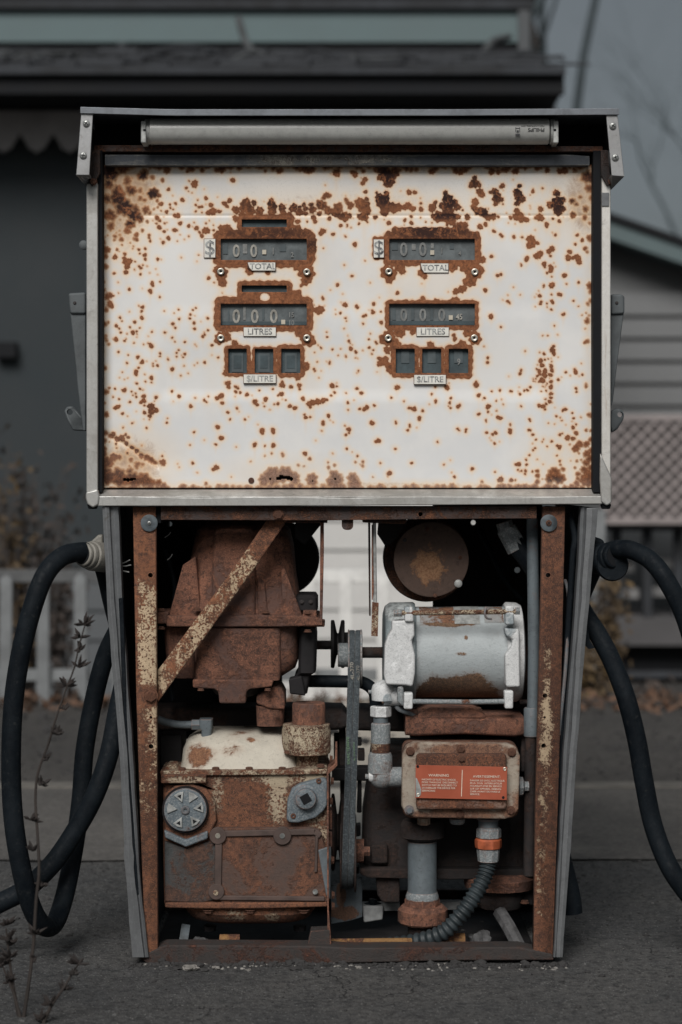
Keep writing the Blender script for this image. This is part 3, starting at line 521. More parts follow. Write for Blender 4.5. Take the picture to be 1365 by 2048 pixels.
HOLE = [(558, 957, 5), (563, 954, 5), (570, 955, 4.5), (577, 956, 5), (583, 958, 4), (250, 959, 4), (257, 960, 4), (264, 959.5, 4), (270, 958, 3.5), (541, 957.5, 2.2), (671, 958, 3), (626, 962, 2)]
WIN = [(484, 439, 574, 454), (442, 478, 614, 520), (484, 571, 574, 584), (442, 608, 614, 651), (457, 698, 494, 746), (510, 698, 547, 746), (563, 698, 601, 746),
       (779, 478, 950, 520), (779, 608, 950, 651), (792, 698, 830, 746), (845, 698, 883, 746), (898, 698, 937, 746)]
PX0, PX1, PY0, PY1 = 203, 1190, 330, 976
PYY = 0.030
def relief(x, y):
    """pressed shape of the sheet, metres towards the camera (negative = away)"""
    def ss(v, a, b):
        t = np.clip((v - a) / (b - a), 0, 1); return t * t * (3 - 2 * t)
    d = 0.0009 * np.exp(-((y - 431) / 2.2) ** 2) * ss(x, 250, 300) - 0.0025 * ss(y, 430, 331)
    ins = ss(x, 308, 335) * ss(-x, -1104, -1078)
    d = d + ins * (-0.0009 * ss(y, 604, 640) + 0.0030 * ss(y, 640, 775) - 0.0021 * ss(y, 775, 808))
    d = d + 0.0012 * ss(x, 322, 270) + 0.0012 * ss(x, 1075, 1125)
    d = d + 0.0012 * np.sin(x * 0.011 + 1) * np.sin(y * 0.013)
    # torn, buckled metal round the bottom corner
    d = d - 0.004 * np.exp(-(((x - 262) / 60) ** 2 + ((y - 955) / 22) ** 2)) + 0.0025 * np.exp(-((y - (862 + (x - 205) * 0.62)) / 5) ** 2) * (x < 318)
    return d
def make_panel():
    rs = np.random.RandomState(3)
    def coords(a, b, extra):
        v = list(np.arange(a, b, 2.0)) + [b] + extra
        keep = sorted(set(extra + [a, b]))
        out = [q for q in v if q in keep or min(abs(q - k) for k in keep) > 0.9]
        return np.array(sorted(set(out)), float)
    xs = coords(PX0, PX1, [float(q) for w in WIN for q in (w[0], w[2])]); ys = coords(PY0, PY1, [float(q) for w in WIN for q in (w[1], w[3])])
    X, Yp = np.meshgrid(xs, ys)
    F = np.full(X.shape, 60.0)
    circ = [(x0 + s * a[i], y0 + s * a[i + 1], s * a[i + 2]) for x0, y0, s, t in SPOT for a in [list(map(float, t.split()))] for i in range(0, len(a) - 2, 3)]
    circ += [tuple(map(float, e)) for e in EXTRA]
    # fine specks nobody would place one by one
    big = [c for c in circ if c[2] > 2.5]
    for _ in range(230):
        c = big[rs.randint(len(big))]; a = rs.rand() * 6.28; q = c[2] + 3 + rs.exponential(16)
        circ.append((c[0] + q * math.cos(a), c[1] + q * math.sin(a), rs.uniform(0.3, 1.1)))
    for i in range(170):
        circ.append((rs.uniform(PX0, PX1), PY0 + rs.uniform(-3, 5) + (rs.rand() < .4) * rs.uniform(0, 12), rs.uniform(2, 8)))
    for i in range(190):
        circ.append((rs.uniform(PX0, PX1), PY1 + rs.uniform(-3, 4), rs.uniform(3, 8)))
    for i in range(60):
        circ.append((PX0 + rs.uniform(-2, 1), rs.uniform(330, 976), rs.uniform(1.5, 6))); circ.append((PX1 + rs.uniform(-1, 3), rs.uniform(330, 976), rs.uniform(1.5, 5)))
    DR = np.zeros_like(X)
    for cx, cy, r in circ:
        r = r * (0.84 if r < 4 else 0.93)
        if r > 1.5 and 345 < cy < 960:
            L_ = r * rs.uniform(2, 9) + 4; wd = r * .55 + .6
            a0, a1 = np.searchsorted(ys, cy), np.searchsorted(ys, cy + L_ + 2); c0, c1 = np.searchsorted(xs, cx - 3 * wd), np.searchsorted(xs, cx + 3 * wd)
            if a1 > a0 and c1 > c0:
                tt = np.clip((Yp[a0:a1, c0:c1] - cy) / L_, 0, 1); DR[a0:a1, c0:c1] = np.maximum(DR[a0:a1, c0:c1], np.exp(-((X[a0:a1, c0:c1] - cx) / wd) ** 2) * (1 - tt) * (.75 if rs.rand() < .5 else .25))
        m = r + 30
        i0, i1 = np.searchsorted(ys, cy - m), np.searchsorted(ys, cy + m); j0, j1 = np.searchsorted(xs, cx - m), np.searchsorted(xs, cx + m)
        if i0 >= i1 or j0 >= j1: continue
        dx = X[i0:i1, j0:j1] - cx; dy = Yp[i0:i1, j0:j1] - cy; th = np.arctan2(dy, dx); p = rs.rand(3) * 6.28
        lob = 1 + 0.10 * np.sin(2 * th + p[0]) + 0.07 * np.sin(3 * th + p[1]) + (0.10 if r > 5 else 0.03) * np.sin(7 * th + p[2])
        d = np.hypot(dx, dy) - r * 0.96 * lob
        sub = F[i0:i1, j0:j1]
        kk = 2.0; h = np.clip(0.5 + 0.5 * (sub - d) / kk, 0, 1); F[i0:i1, j0:j1] = sub * (1 - h) + d * h - kk * h * (1 - h)
    for x0, y0, x1, y1, r in RECTS:
        dx = np.maximum(np.maximum(x0 - X, X - x1), 0); dy = np.maximum(np.maximum(y0 - Yp, Yp - y1), 0)
        d = np.hypot(dx, dy) - r + 1.5 * np.sin(X * 0.31 + Yp * 0.17) * np.sin(Yp * 0.23 - X * .11); F = np.minimum(F, d)
    F = np.maximum(F, 8.0 - np.hypot((X - 530) * 0.8, Yp - 594) * 1.0)
    def blob(lst):
        A = np.zeros_like(X)
        for x, y, rx, ry, a in lst: A = np.maximum(A, a * np.clip(1.35 - np.sqrt(((X - x) / rx) ** 2 + ((Yp - y) / ry) ** 2), 0, 1))
        return np.clip(A, 0, 1)
    dark = np.maximum(0.28, blob([(245, 400, 50, 45, 1), (215, 350, 55, 40, 1), (286, 352, 16, 20, 1), (305, 388, 22, 16, 1), (262, 435, 45, 30, 1), (575, 405, 130, 26, .95), (765, 395, 45, 30, 1), (775, 350, 30, 35, 1),
        (895, 400, 40, 36, 1), (950, 360, 26, 30, .9), (997, 390, 26, 30, .95), (1035, 385, 26, 40, 1), (1115, 405, 36, 40, 1), (1150, 410, 40, 40, .8), (960, 425, 45, 14, 1), (540, 466, 120, 18, .85), (625, 490, 20, 20, .9),
        (865, 464, 120, 22, .95), (700, 330, 600, 16, .9), (240, 955, 90, 40, .75), (262, 900, 70, 30, .6), (570, 957, 30, 16, .8), (670, 958, 20, 12, .7), (1110, 962, 22, 14, 1), (1180, 350, 25, 50, .9), (445, 545, 16, 16, .7),
        (890, 432, 60, 10, 1), (700, 431, 200, 8, .8), (300, 820, 20, 30, .6), (1100, 700, 14, 30, .5), (1175, 940, 26, 50, .5)]))
    stain = blob([(250, 385, 95, 90, 1.0), (1165, 400, 60, 110, .8), (262, 930, 90, 60, .95), (700, 333, 560, 18, .85), (530, 520, 130, 110, .55), (530, 720, 110, 50, .28), (860, 540, 140, 120, .42), (860, 700, 120, 60, .25), (245, 420, 75, 120, .85), (700, 405, 420, 40, .6), (700, 340, 560, 26, .5), (1110, 410, 90, 90, .55),
        (270, 920, 90, 70, .8), (570, 950, 130, 40, .5), (1130, 920, 90, 70, .5), (700, 972, 560, 14, .7), (625, 700, 22, 130, .35), (425, 700, 18, 160, .2), (1180, 600, 14, 400, .35), (208, 640, 12, 300, .35)])
    soft = blob([(235, 385, 75, 95, 1), (250, 345, 90, 30, .9), (700, 326, 620, 18, .9), (1175, 370, 40, 70, .9), (1185, 640, 16, 420, .6), (208, 640, 14, 420, .6), (570, 950, 110, 34, .9), (690, 955, 70, 30, .9), (245, 950, 90, 36, .9), (1110, 955, 40, 30, .6), (1165, 930, 30, 60, .5), (700, 976, 560, 12, .9), (660, 405, 60, 20, .25)])
    grey = blob([(570, 955, 120, 40, .75), (690, 955, 80, 40, .7), (900, 972, 330, 16, .8), (600, 974, 420, 8, .8), (250, 900, 90, 60, .25)])
    top_speckle = np.clip((470 - Yp) / 60, 0, 1) * 0.75 + np.clip((Yp - 440) / 50, 0, 1) * 0.05  # grey specks, denser towards the top of the sheet
    Z = relief(X, Yp)
    bm_v = []
    k = K(PYY)
    for i in range(len(ys)):
        for j in range(len(xs)):
            bm_v.append(((xs[j] - 682.5) * S * k, PYY - (-Z[i, j]) * 1.0 if False else PYY + Z[i, j], EYE + (950 - ys[i]) * S * k))
    faces = []; nx = len(xs)
    for i in range(len(ys) - 1):
        cy = (ys[i] + ys[i + 1]) / 2
        for j in range(nx - 1):
            cx = (xs[j] + xs[j + 1]) / 2
            if any(w[0] < cx < w[2] and w[1] < cy < w[3] for w in WIN): continue
            if cy > 945 and any(math.hypot((cx - h[0]), (cy - h[1]) * 1.25) < h[2] for h in HOLE): continue
            faces.append((i * nx + j, (i + 1) * nx + j, (i + 1) * nx + j + 1, i * nx + j + 1))
    me = bpy.data.meshes.new('front_panel'); me.from_pydata(bm_v, [], faces)
    for nm, arr in (('rust', F), ('dark', dark), ('stain', stain), ('grey', grey), ('top_speckle', top_speckle), ('soft', soft), ('drip', DR)):
        a = me.attributes.new(nm, 'FLOAT', 'POINT'); a.data.foreach_set('value', arr.astype(np.float32).ravel())
    for p in me.polygons: p.use_smooth = True
    me.materials.append(MT['panel'])
    o = bpy.data.objects.new('front_panel', me); COL.objects.link(o); o.parent = pump
    sol = o.modifiers.new('thickness', 'SOLIDIFY'); sol.thickness = 0.0012; sol.offset = -1
    return o
panel = make_panel()
panel['label'] = 'white enamel panel spotted with rust and cut with counter windows'

# ---- counters behind the windows
def register(x0, y0, x1, y1, wheels, digits, faint, dot, mat='dial'):
    o = rect('counter_window', x0 - 5, y0 - 5, x1 + 5, y1 + 5, PYY + 0.008, PYY + 0.03, MT[mat], pump, 0)
    # the deep rim of the cut-out
    bm = bmesh.new(); k0, k1 = PYY + 0.003, PYY + 0.0078
    for a in ((x0 - 4, y0 - 4, x1 + 4, y0 - 0.6), (x0 - 4, y1 + 0.6, x1 + 4, y1 + 4), (x0 - 4, y0 - .6, x0 - 0.6, y1 + .6), (x1 + 0.6, y0 - .6, x1 + 4, y1 + .6)): b_rect(bm, *a, k0, k1, ref=PYY)
    finish('window_rim', bm, MT['black'], o)
    for wx0, wy0, wx1, wy1, m in wheels: rect('number_wheel', wx0, wy0, wx1, wy1, PYY + 0.0068, PYY + 0.0082, MT[m], o, 0)
    for ch, dx, dy, h, m in digits: text(ch, dx, dy, h, PYY + 0.0062, MT[m], o, 'digit', wide=0.85, bold=.022)
    if dot: rect('decimal_point', dot[0] - 4, dot[1] - 4.5, dot[0] + 4, dot[1] + 4.5, PYY + 0.0056, PYY + 0.0066, MT['digit_bright'], o, 0)
    return o
slots = lambda y: [(a, y, a + 26, y + 26, 'dial') for a in ()]
register(442, 478, 614, 520, [(447, 486, 456, 508, 'dial_mid'), (486, 488, 495, 507, 'digit_faint'), (560, 488, 572, 503, 'dial_mid')], [('0', 473, 503, 24, 'digit'), ('0', 508, 503, 24, 'digit'), ('1', 547, 503, 13, 'digit_faint'), ('2', 585, 510, 10, 'digit_faint')], 0, (529, 504))
register(442, 608, 614, 651, [(456, 612, 459, 646, 'dial_mid'), (487, 614, 492, 640, 'digit_faint'), (525, 614, 529, 640, 'dial_mid'), (443, 643, 613, 650, 'dial_dark')], [('0', 473, 634, 26, 'digit'), ('0', 510, 634, 26, 'digit'), ('0', 548, 634, 26, 'digit'), ('15', 583, 630, 10, 'digit_faint'), ('10', 583, 646, 10, 'digit_faint')], 0, (567, 644))
register(779, 478, 950, 520, [(784, 484, 796, 500, 'dial_mid'), (824, 488, 832, 500, 'digit_faint'), (862, 486, 868, 497, 'digit_faint'), (900, 486, 908, 498, 'dial_mid')], [('0', 808, 500, 26, 'digit_faint'), ('0', 846, 500, 26, 'digit_faint'), ('1', 884, 502, 11, 'digit_faint'), ('4', 920, 507, 8, 'digit_faint')], 0, (865, 505))
register(779, 608, 950, 651, [(785, 616, 792, 640, 'dial_mid'), (823, 616, 829, 640, 'dial_mid'), (861, 616, 867, 640, 'dial_mid'), (780, 642, 949, 650, 'dial_dark')], [('0', 808, 631, 24, 'digit_faint'), ('0', 846, 631, 24, 'digit_faint'), ('0', 884, 631, 24, 'digit_faint'), ('45', 919, 634, 11, 'digit')], 0, (902, 635))
for i, (a, b) in enumerate(((457, 494), (510, 547), (563, 601))): register(a, 698, b, 746, [(a + 7, 706, b - 7, 744, 'dial_mid'), (a + 11, 711, b - 11, 737, 'dial_dark')], [], 0, None, 'dial_dark')
# second wheel plates must not share planes: the inner one stands 0.4 mm proud
for o in [x for x in bpy.data.objects if x.name.startswith('number_wheel') and x.data.materials[0] == MT['dial_dark']]: o.location.y = -0.0005
for i, (a, b) in enumerate(((792, 830), (845, 883), (898, 937))): register(a, 698, b, 746, [(a + 11, 701, b - 11, 726, 'dial_mid')], [('9', 918, 724, 12, 'digit_faint')] if i == 2 else [], 0, None, 'dial_dark')
for y in (439, 571): register(484, y, 574, y + (15 if y == 439 else 13), [], [], 0, None, 'dial_dark')

# ---- label plates
def plate(x0, y0, x1, y1, s, h, chip=0, wide=1.0):
    pts = [(x0 + chip, y0), (x1, y0), (x1, y1), (x0 + chip, y1), (x0, y1 - chip if chip else y1), (x0, y0)] if not chip else [(x0, y0), (x1, y0), (x1, y1), (x0 + chip, y1), (x0 + chip * .35, (y0 + y1) / 2 + 2)]
    d = prism('edge_grime', [(x0 - 1, y0 - 1), (x1 + 1, y0 - 1), (x1 + 1, y1 + 1), (x0 - 1 + chip, y1 + 1), (x0 - 1, (y0 + y1) / 2 + 2)] if chip else rr(x0 - 1, y0 - 1, x1 + 1, y1 + 1, 1), PYY - 0.0026, PYY + 0.004, MT['bolt_rust'], pump, 0)
    o = prism('price_label' if 'LITRE' in s else 'label_plate', pts, PYY - 0.0036, PYY - 0.0026, MT['sticker'], pump, 0.0002)
    d.parent = o
    text(s, (x0 + x1) / 2 + chip * 0.3, (y0 + y1) / 2, h, PYY - 0.0040, MT['grey_ink'], o, wide=wide, bold=.012)
plate(409, 478, 431, 515, '$', 28); plate(748, 479, 768, 515, '$', 28)
plate(496, 525, 551, 541, 'TOTAL', 11.5, 9); plate(842, 527, 897, 545, 'TOTAL', 11.5, 7)
plate(488, 655, 552, 672, 'LITRES', 12); plate(834, 655, 898, 672, 'LITRES', 12)
plate(488, 749, 552, 766, '$/LITRE', 11.5, wide=1.0); plate(829, 750, 892, 768, '$/LITRE', 11.5)
for x, y in ((442, 543), (614, 544), (442, 676), (614, 676), (778, 543), (950, 544), (777, 676), (949, 676)):
    b = bolt(x, y, PYY - 0.0022, 7.2, MT['rivet'], pump, 'ring', name='rivet')
    lathe('rivet_hole', 'y', x, y, PYY - 0.0025, [(0, 2.6), (2, 2.6)], MT['black'], b, 12).matrix_parent_inverse = Matrix.LocRotScale(b.location, b.rotation_euler, b.scale).inverted()
bolt(503, 961, PYY - 0.001, 6, MT['bolt_rust'], pump, 'pan', 0.5, name='screw')

# ---- head cabinet: frame strips, box, hood
B0, B1 = 0.0, 0.42
def xs_strip(name, pts, Yf, Yb, mat, label=None, bevel=0.0018, parent=None): return prism(name, pts, Yf, Yb, mat, parent or pump, bevel, label)
# left: broad flat flange with a rounded outer edge, black gasket behind it
xs_strip('side_frame', [(173, 366), (196, 366), (196, 985), (173, 985)], -0.004, 0.02, MT['alu'], 'long pale aluminium edge strip on the left of the cabinet')
xs_strip('side_frame', [(1204, 352), (1222, 352), (1222, 975), (1204, 975)], -0.004, 0.02, MT['alu_white'], 'long rust-streaked aluminium edge strip on the right of the cabinet')
rect('cover_strip', 1204, 385, 1219, 412, -0.0065, -0.0035, MT['alu_dark'], pump, 0.0006)
rect('gasket', 196, 300, 205, 985, 0.004, 0.05, MT['black'], pump, 0.001)
rect('gasket', 1187, 300, 1204, 985, 0.004, 0.05, MT['black'], pump, 0.001)
rect('cabinet_side', 174, 300, 186, 1008, 0.02, B1, MT['alu_dark'], pump, 0.001)
rect('cabinet_side', 1208, 300, 1221, 1008, 0.02, B1, MT['alu_dark'], pump, 0.001)
# bottom frame: sloped shelf and upright lip, slightly bowed
def bowed(x0, x1, f, Yf, Yb, mat, name, n=24, label=None):
    bm = bmesh.new(); prev = None
    for i in range(n + 1):
        x = x0 + (x1 - x0) * i / n; t, b = f(x)
        q = [bm.verts.new(at(x, t, Yf)), bm.verts.new(at(x, b, Yf)), bm.verts.new(at(x, b, Yb, Yf)), bm.verts.new(at(x, t, Yb, Yf))]
        if prev:
            for a in range(4): bm.faces.new((prev[a], prev[(a + 1) % 4], q[(a + 1) % 4], q[a]))
        else: bm.faces.new(q)
        prev = q
    bm.faces.new(prev[::-1]); return finish(name, bm, mat, pump, label, 0.0015)
sag = lambda x: 2.5 * math.sin((x - 170) / 1050 * math.pi) * (1 if x < 700 else 0.6)
bowed(190, 1206, lambda x: (993 + sag(x) * .5 + 1.2 * math.sin(x * .02), 1012 + sag(x) * 0.5 - 4 * (x - 190) / 1016), -0.006, 0.0, MT['alu'], 'bottom_frame', label='dented aluminium lip along the bottom of the cabinet')
bm = bmesh.new(); k = 0
vs = [at(198, 979, 0.028), at(1192, 978, 0.028), at(1206, 993, -0.003), at(190, 993, -0.003)]
f = [bm.verts.new(v) for v in vs]; g = [bm.verts.new(v + Vector((0, 0.004, -0.006))) for v in vs]
bm.faces.new(f); bm.faces.new(g[::-1])
for i in range(4): bm.faces.new((f[i], g[i], g[(i + 1) % 4], f[(i + 1) % 4]))
finish('bottom_shelf', bm, MT['alu'], pump, None, 0.0006)
# corner caps, torn and bent
prism('corner_cap', [(172, 984), (196, 978), (199, 992), (197, 1010), (186, 1016), (175, 1008), (171, 996)], -0.010, 0.004, MT['alu'], pump, 0.003)
prism('corner_cap', [(1201, 905), (1224, 955), (1224, 1006), (1214, 1012), (1203, 1004), (1200, 960)], -0.010, -0.0045, MT['alu'], pump, 0.003)
for x in (186, 1212): lathe('rubber_foot', 'z', x, 1014, 0.004, [(-4, 6), (-3, 9), (4, 11), (6, 10)], MT['black'], pump, 14)
# top channels
bowed(210, 1180, lambda x: (309 + (3 if x > 1140 else 0), 331), 0.010, 0.045, MT['channel'], 'top_channel', label='dark stained metal channel above the panel')
bowed(188, 1206, lambda x: (290 + 2 * (x > 1100), 303), 0.004, 0.06, MT['rail'], 'rusted_lip')
rect('shadow_gap', 196, 303, 1200, 309, 0.03, 0.06, MT['black'], pump, 0)
# cabinet back, floor and top
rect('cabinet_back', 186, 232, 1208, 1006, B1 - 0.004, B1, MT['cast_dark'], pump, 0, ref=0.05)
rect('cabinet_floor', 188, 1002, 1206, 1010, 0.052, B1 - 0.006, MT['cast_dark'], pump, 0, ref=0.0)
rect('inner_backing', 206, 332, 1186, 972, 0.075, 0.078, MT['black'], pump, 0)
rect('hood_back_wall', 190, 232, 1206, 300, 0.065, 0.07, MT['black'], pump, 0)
HY = -0.055
# hood: sheet-metal lid with folded front edge, slightly bent up at the left
def lid(x): return 213.5 + 4.8 * min(1, max(0, (x - 161) / 180)) - 2.0 * max(0, (x - 900) / 340)
bm = bmesh.new(); prev = None
for i in range(33):
    x = 161 + (1239 - 161) * i / 32; t = lid(x)
    a = at(x, t, HY); b = at(x, t + 13, HY); c = at(x, t + 13, HY + 0.003, HY); d = at(x, t + 2.5, HY + 0.004, HY); e = at(x, t + 2.5, 0.40, HY); g = at(x, t, 0.40, HY)
    e.z -= 0.012; g.z -= 0.012
    q = [bm.verts.new(v) for v in (a, b, c, d, e, g)]
    if prev:
        for j in range(6): bm.faces.new((prev[j], prev[(j + 1) % 6], q[(j + 1) % 6], q[j]))
    else: bm.faces.new(q)
    prev = q
bm.faces.new(prev[::-1]); hood = finish('hood', bm, MT['hood_top'], pump, 'bent sheet-metal hood over the lamp', 0.0008)
for sgn, (xa, xb) in ((-1, (163, 186)), (1, (1215, 1237))):
    # side cheek: front flange widening downwards, lower fold running back to the cabinet
    if sgn < 0: fl = [(163, 226), (186.5, 226), (179, 350), (153, 350)]; lo = [(153, 350), (179, 348), (185, 361), (172, 372)]
    else: fl = [(1212.5, 226), (1235, 224), (1249, 353), (1224, 351)]; lo = [(1224, 351), (1249, 353), (1224, 378), (1216, 362)]
    o = prism('hood_cheek', fl, HY + 0.004, HY + 0.008, MT['alu_mid'], pump, 0.001, 'light grey bracket with two screws at the %s end of the hood' % ('left' if sgn < 0 else 'right'))
    bm = bmesh.new()
    v = [bm.verts.new(p) for p in (at(*fl[3], HY + 0.005), at(*fl[2], HY + 0.005), at(lo[2][0], lo[2][1], 0.0), at(lo[3][0], lo[3][1], 0.0))]
    w = [bm.verts.new(x.co + Vector((0, 0.0, 0.003))) for x in v]
    bm.faces.new(v); bm.faces.new(w[::-1])
    for i in range(4): bm.faces.new((v[i], w[i], w[(i + 1) % 4], v[(i + 1) % 4]))
    finish('lower_fold', bm, MT['alu_dark'], o)
    bm = bmesh.new()   # the outer wall of the cheek running back
    oa, ob = (fl[0], fl[3]) if sgn < 0 else (fl[1], fl[2])
    p = [at(*oa, HY + 0.008), at(*ob, HY + 0.008)]; q = [Vector((p[0].x, 0.38, p[0].z)), Vector((p[1].x + (0.014 if sgn < 0 else -0.014), 0.02, p[1].z - .012))]
    vs = [bm.verts.new(x) for x in (p[0], p[1], q[1], Vector((q[1].x, .38, q[1].z)), q[0])]; ws = [bm.verts.new(x.co + Vector((-sgn * 0.002, 0, 0))) for x in vs]
    bm.faces.new(vs); bm.faces.new(ws[::-1])
    for i in range(5): bm.faces.new((vs[i], ws[i], ws[(i + 1) % 5], vs[(i + 1) % 5]))
    finish('cheek_wall', bm, MT['alu_dark'], o)
    for (sx, sy) in (((173, 247), (167, 311)) if sgn < 0 else ((1226, 252), (1231, 315))): phillips(sx, sy, HY + 0.0035, 7, MT['zinc'], MT['black'], o)
    bolt(lo[2][0] - 2 * sgn, 363, -0.01, 7, MT['bolt_rust'], o, 'hex')
    # dark inner web between cheek and panel
    prism('inner_web', ([(184, 300), (200, 300), (200, 345), (184, 372), (178, 366)] if sgn < 0 else [(1203, 300), (1216, 300), (1222, 366), (1216, 372), (1203, 350)]), -0.012, 0.0, MT['cast_dark'], o, 0.001)

# ---- lamp tube
tl = lathe('lamp_tube', 'x', 301, 263, -0.016, [(0, 24), (2, 26.2), (795, 26.2), (797, 24)], MT['tube_glass'], pump, 48, 'milky white fluorescent tube under the hood')
for x, d in ((289, 1), (1098, 1)):
    lathe('tube_cap', 'x', x, 263, -0.012, [(0, 20), (2, 25.5), (13, 25.5), (13.5, 24), (14, 26.8), (16, 26.8)] if d else [], MT['pale_metal'], tl, 40)
for x in (282, 1107): rect('lamp_holder', x, 241, x + 11, 286, -0.034, 0.03, MT['pale_metal'], pump, 0.002, 'worn lamp socket')
for x, w in ((287, 5), (1108, 5)): rect('socket_slot', x, 258, x + w, 262, -0.0346, -0.0335, MT['black'], pump, 0)
def on_tube(s, px, py, h, rot=180, wide=1.0):
    rr_ = 26.2 * S * K(-0.012); c = at(682, 263, -0.016); z = at(px, py, -0.012).z - c.z
    t = text(s, px, py, h, -0.012, MT['black_ink'], tl, 'lettering', rot, wide, bold=.025)
    for v in t.data.vertices:      # lay the print on the round glass
        zz = max(-rr_ * .99, min(rr_ * .99, v.co.z - c.z)); v.co.y = -0.016 - math.sqrt(rr_ * rr_ - zz * zz) - 0.0003
on_tube('PHILIPS', 1070, 265, 7.2, wide=1.0); on_tube('F30T12 NATURAL 30W', 1063, 257.5, 3.2); on_tube('F', 1056, 247, 3.5)
bm = bmesh.new(); c0 = at(1036, 262, -0.012)
for sx, sy, w, h in ((1032, 258, 1.2, 9), (1040, 258, 1.2, 9), (1036, 268, 9, 2.6), (1036, 255.5, 7, 1.2), (1036, 261.5, 4, 4)): b_rect(bm, sx - w / 2, sy - h / 2 + 1, sx + w / 2, sy + h / 2 + 1, -0.0375, -0.0365)
finish('stamp', bm, MT['black_ink'], tl)
on_tube('5', 1020, 242, 5); lathe('round_stamp', 'y', 1020, 250.5, -0.0340, [(0, 4), (1, 4)], MT['black_ink'], tl, 14)

# ---- nozzle boots on both sides
def boot(side, label):
    sg = -1 if side == 'L' else 1
    X = (lambda x: x) if sg < 0 else (lambda x: 1365 + 21 - x)
    if sg < 0: body = [(136, 586), (172, 584), (172, 628), (140, 628)]; arm = [(140, 622), (172, 616), (172, 862), (166, 862), (158, 800)]
    else: body = [(1222, 588), (1246, 588), (1250, 594), (1250, 628), (1222, 630)]; arm = [(1222, 620), (1249, 620), (1236, 720), (1226, 805), (1222, 815)]
    o = empty('nozzle_holder', None); o.parent = pump; o['label'] = label
    prism('bracket_block', body, 0.03, 0.10, MT['boot'], o, 0.004)
    prism('bracket_arm', arm, 0.035, 0.10, MT['boot'], o, 0.003)
    ring = [(128, 822), (134, 813), (146, 812), (155, 822), (172, 842), (172, 862), (146, 861), (134, 840)] if sg < 0 else [(1222, 822), (1234, 816), (1245, 819), (1250, 829), (1247, 840), (1236, 858), (1224, 866), (1221, 850)]
    lug = prism('trigger_guard', ring, 0.05, 0.062, MT['boot'], o, 0.003); cut(lug, [((141, 824, 6) if sg < 0 else (1240, 829, 5.5))], 0.055)
    bolt(150 if sg < 0 else 1234, 606, 0.03, 3, MT['bolt_dark'], o, 'hex')
boot('L', 'dark grey nozzle holder on the left side of the cabinet'); boot('R', 'dark grey nozzle holder on the right side of the cabinet')
lathe('side_knob', 'y', 168, 490, 0.04, [(-6, 6), (-4, 9), (6, 9)], MT['boot'], pump, 16).scale = (1, 1, 1)

# ================================================================== PEDESTAL FRAME
def side_trim(sg):
    """tapering aluminium corner trim, bright outer face and channelled inner face"""
    if sg < 0: outer = [(1013, 205, 219), (1200, 214, 229), (1500, 239, 254), (1690, 249, 266), (1712, 248, 268), (1735, 251, 268), (1915, 265, 289)]; inner = [(1013, 219, 238), (1200, 229, 244), (1500, 254, 266), (1690, 266, 276), (1735, 268, 279), (1915, 287, 298)]
    else: outer = [(1016, 1174, 1196), (1200, 1163, 1180), (1328, 1151, 1168), (1340, 1153, 1167), (1500, 1140, 1155), (1650, 1128, 1144), (1695, 1125, 1143), (1715, 1125, 1140), (1915, 1113, 1126)]; inner = [(1014, 1162, 1174), (1200, 1152, 1163), (1500, 1128, 1140), (1915, 1107, 1113)]
    for nm, prof, yf, yb, m in (('corner_trim', outer, 0.0, 0.006, 'alu' if 1 else ''), ('trim_channel', inner, 0.006, 0.012, 'alu_dark')):
        bm = bmesh.new(); prev = None; rj = random.Random(len(prof)); fine = []
        for (p0, a0, b0), (p1, a1, b1) in zip(prof, prof[1:]):
            n_ = max(1, int((p1 - p0) / 34))
            for q_ in range(n_): t_ = q_ / n_; fine.append((p0 + (p1 - p0) * t_, a0 + (a1 - a0) * t_ + rj.gauss(0, .55), b0 + (b1 - b0) * t_ + rj.gauss(0, .55)))
        fine.append(prof[-1])
        for py, a, b in fine:
            c = (a + b) / 2
            q = [bm.verts.new(at(a, py, yf + .001)), bm.verts.new(at(c, py, yf - 0.0015)), bm.verts.new(at(b, py, yf + .001)), bm.verts.new(at(b, py, yb + 0.02, yf)), bm.verts.new(at(a, py, yb + (0.36 if nm == 'corner_trim' else 0.02), yf))]
            if prev:
                for j in range(5): bm.faces.new((prev[j], prev[(j + 1) % 5], q[(j + 1) % 5], q[j]))
            else: bm.faces.new(q)
            prev = q
        bm.faces.new(prev[::-1])
        finish(nm, bm, MT[m if nm != 'corner_trim' else ('alu_dark' if sg < 0 else 'alu_dark')] if nm != 'corner_trim' else MT['alu_trim'], pump, ('dented aluminium corner trim of the lower cabinet, %s side' % ('left' if sg < 0 else 'right')) if nm == 'corner_trim' else None, 0.0008, smooth=25)
MT['alu_trim'] = m_alu('dented_aluminium_trim', (0.20, 0.208, 0.215), (0.10, 0.105, 0.11))
side_trim(-1); side_trim(1)
# black rubber seals
xs_strip('rubber_seal', [(237, 1196), (247, 1196), (257, 1500), (279, 1790), (272, 1790), (250, 1500)], 0.004, 0.02, MT['rubber'])
tube('rubber_seal', [at(1140, 1026, .04), at(1150, 1075, .035), at(1146, 1110, .03), at(1140, 1200, .03), at(1132, 1330, .03), at(1123, 1450, .03), at(1120, 1600, .03), at(1112, 1760, .03)], 0.005, MT['rubber'], pump, 10)
tube('rubber_seal', [at(1130, 1160, .05), at(1138, 1200, .035), at(1132, 1330, .025), at(1121, 1440, .025), at(1118, 1470, .025)], 0.003, MT['galv_dark'], pump, 8)
# inner side skins (dark)
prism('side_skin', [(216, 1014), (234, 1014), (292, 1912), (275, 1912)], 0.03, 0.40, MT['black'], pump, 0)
prism('side_skin', [(1160, 1014), (1178, 1014), (1121, 1912), (1106, 1912)], 0.03, 0.40, MT['black'], pump, 0)
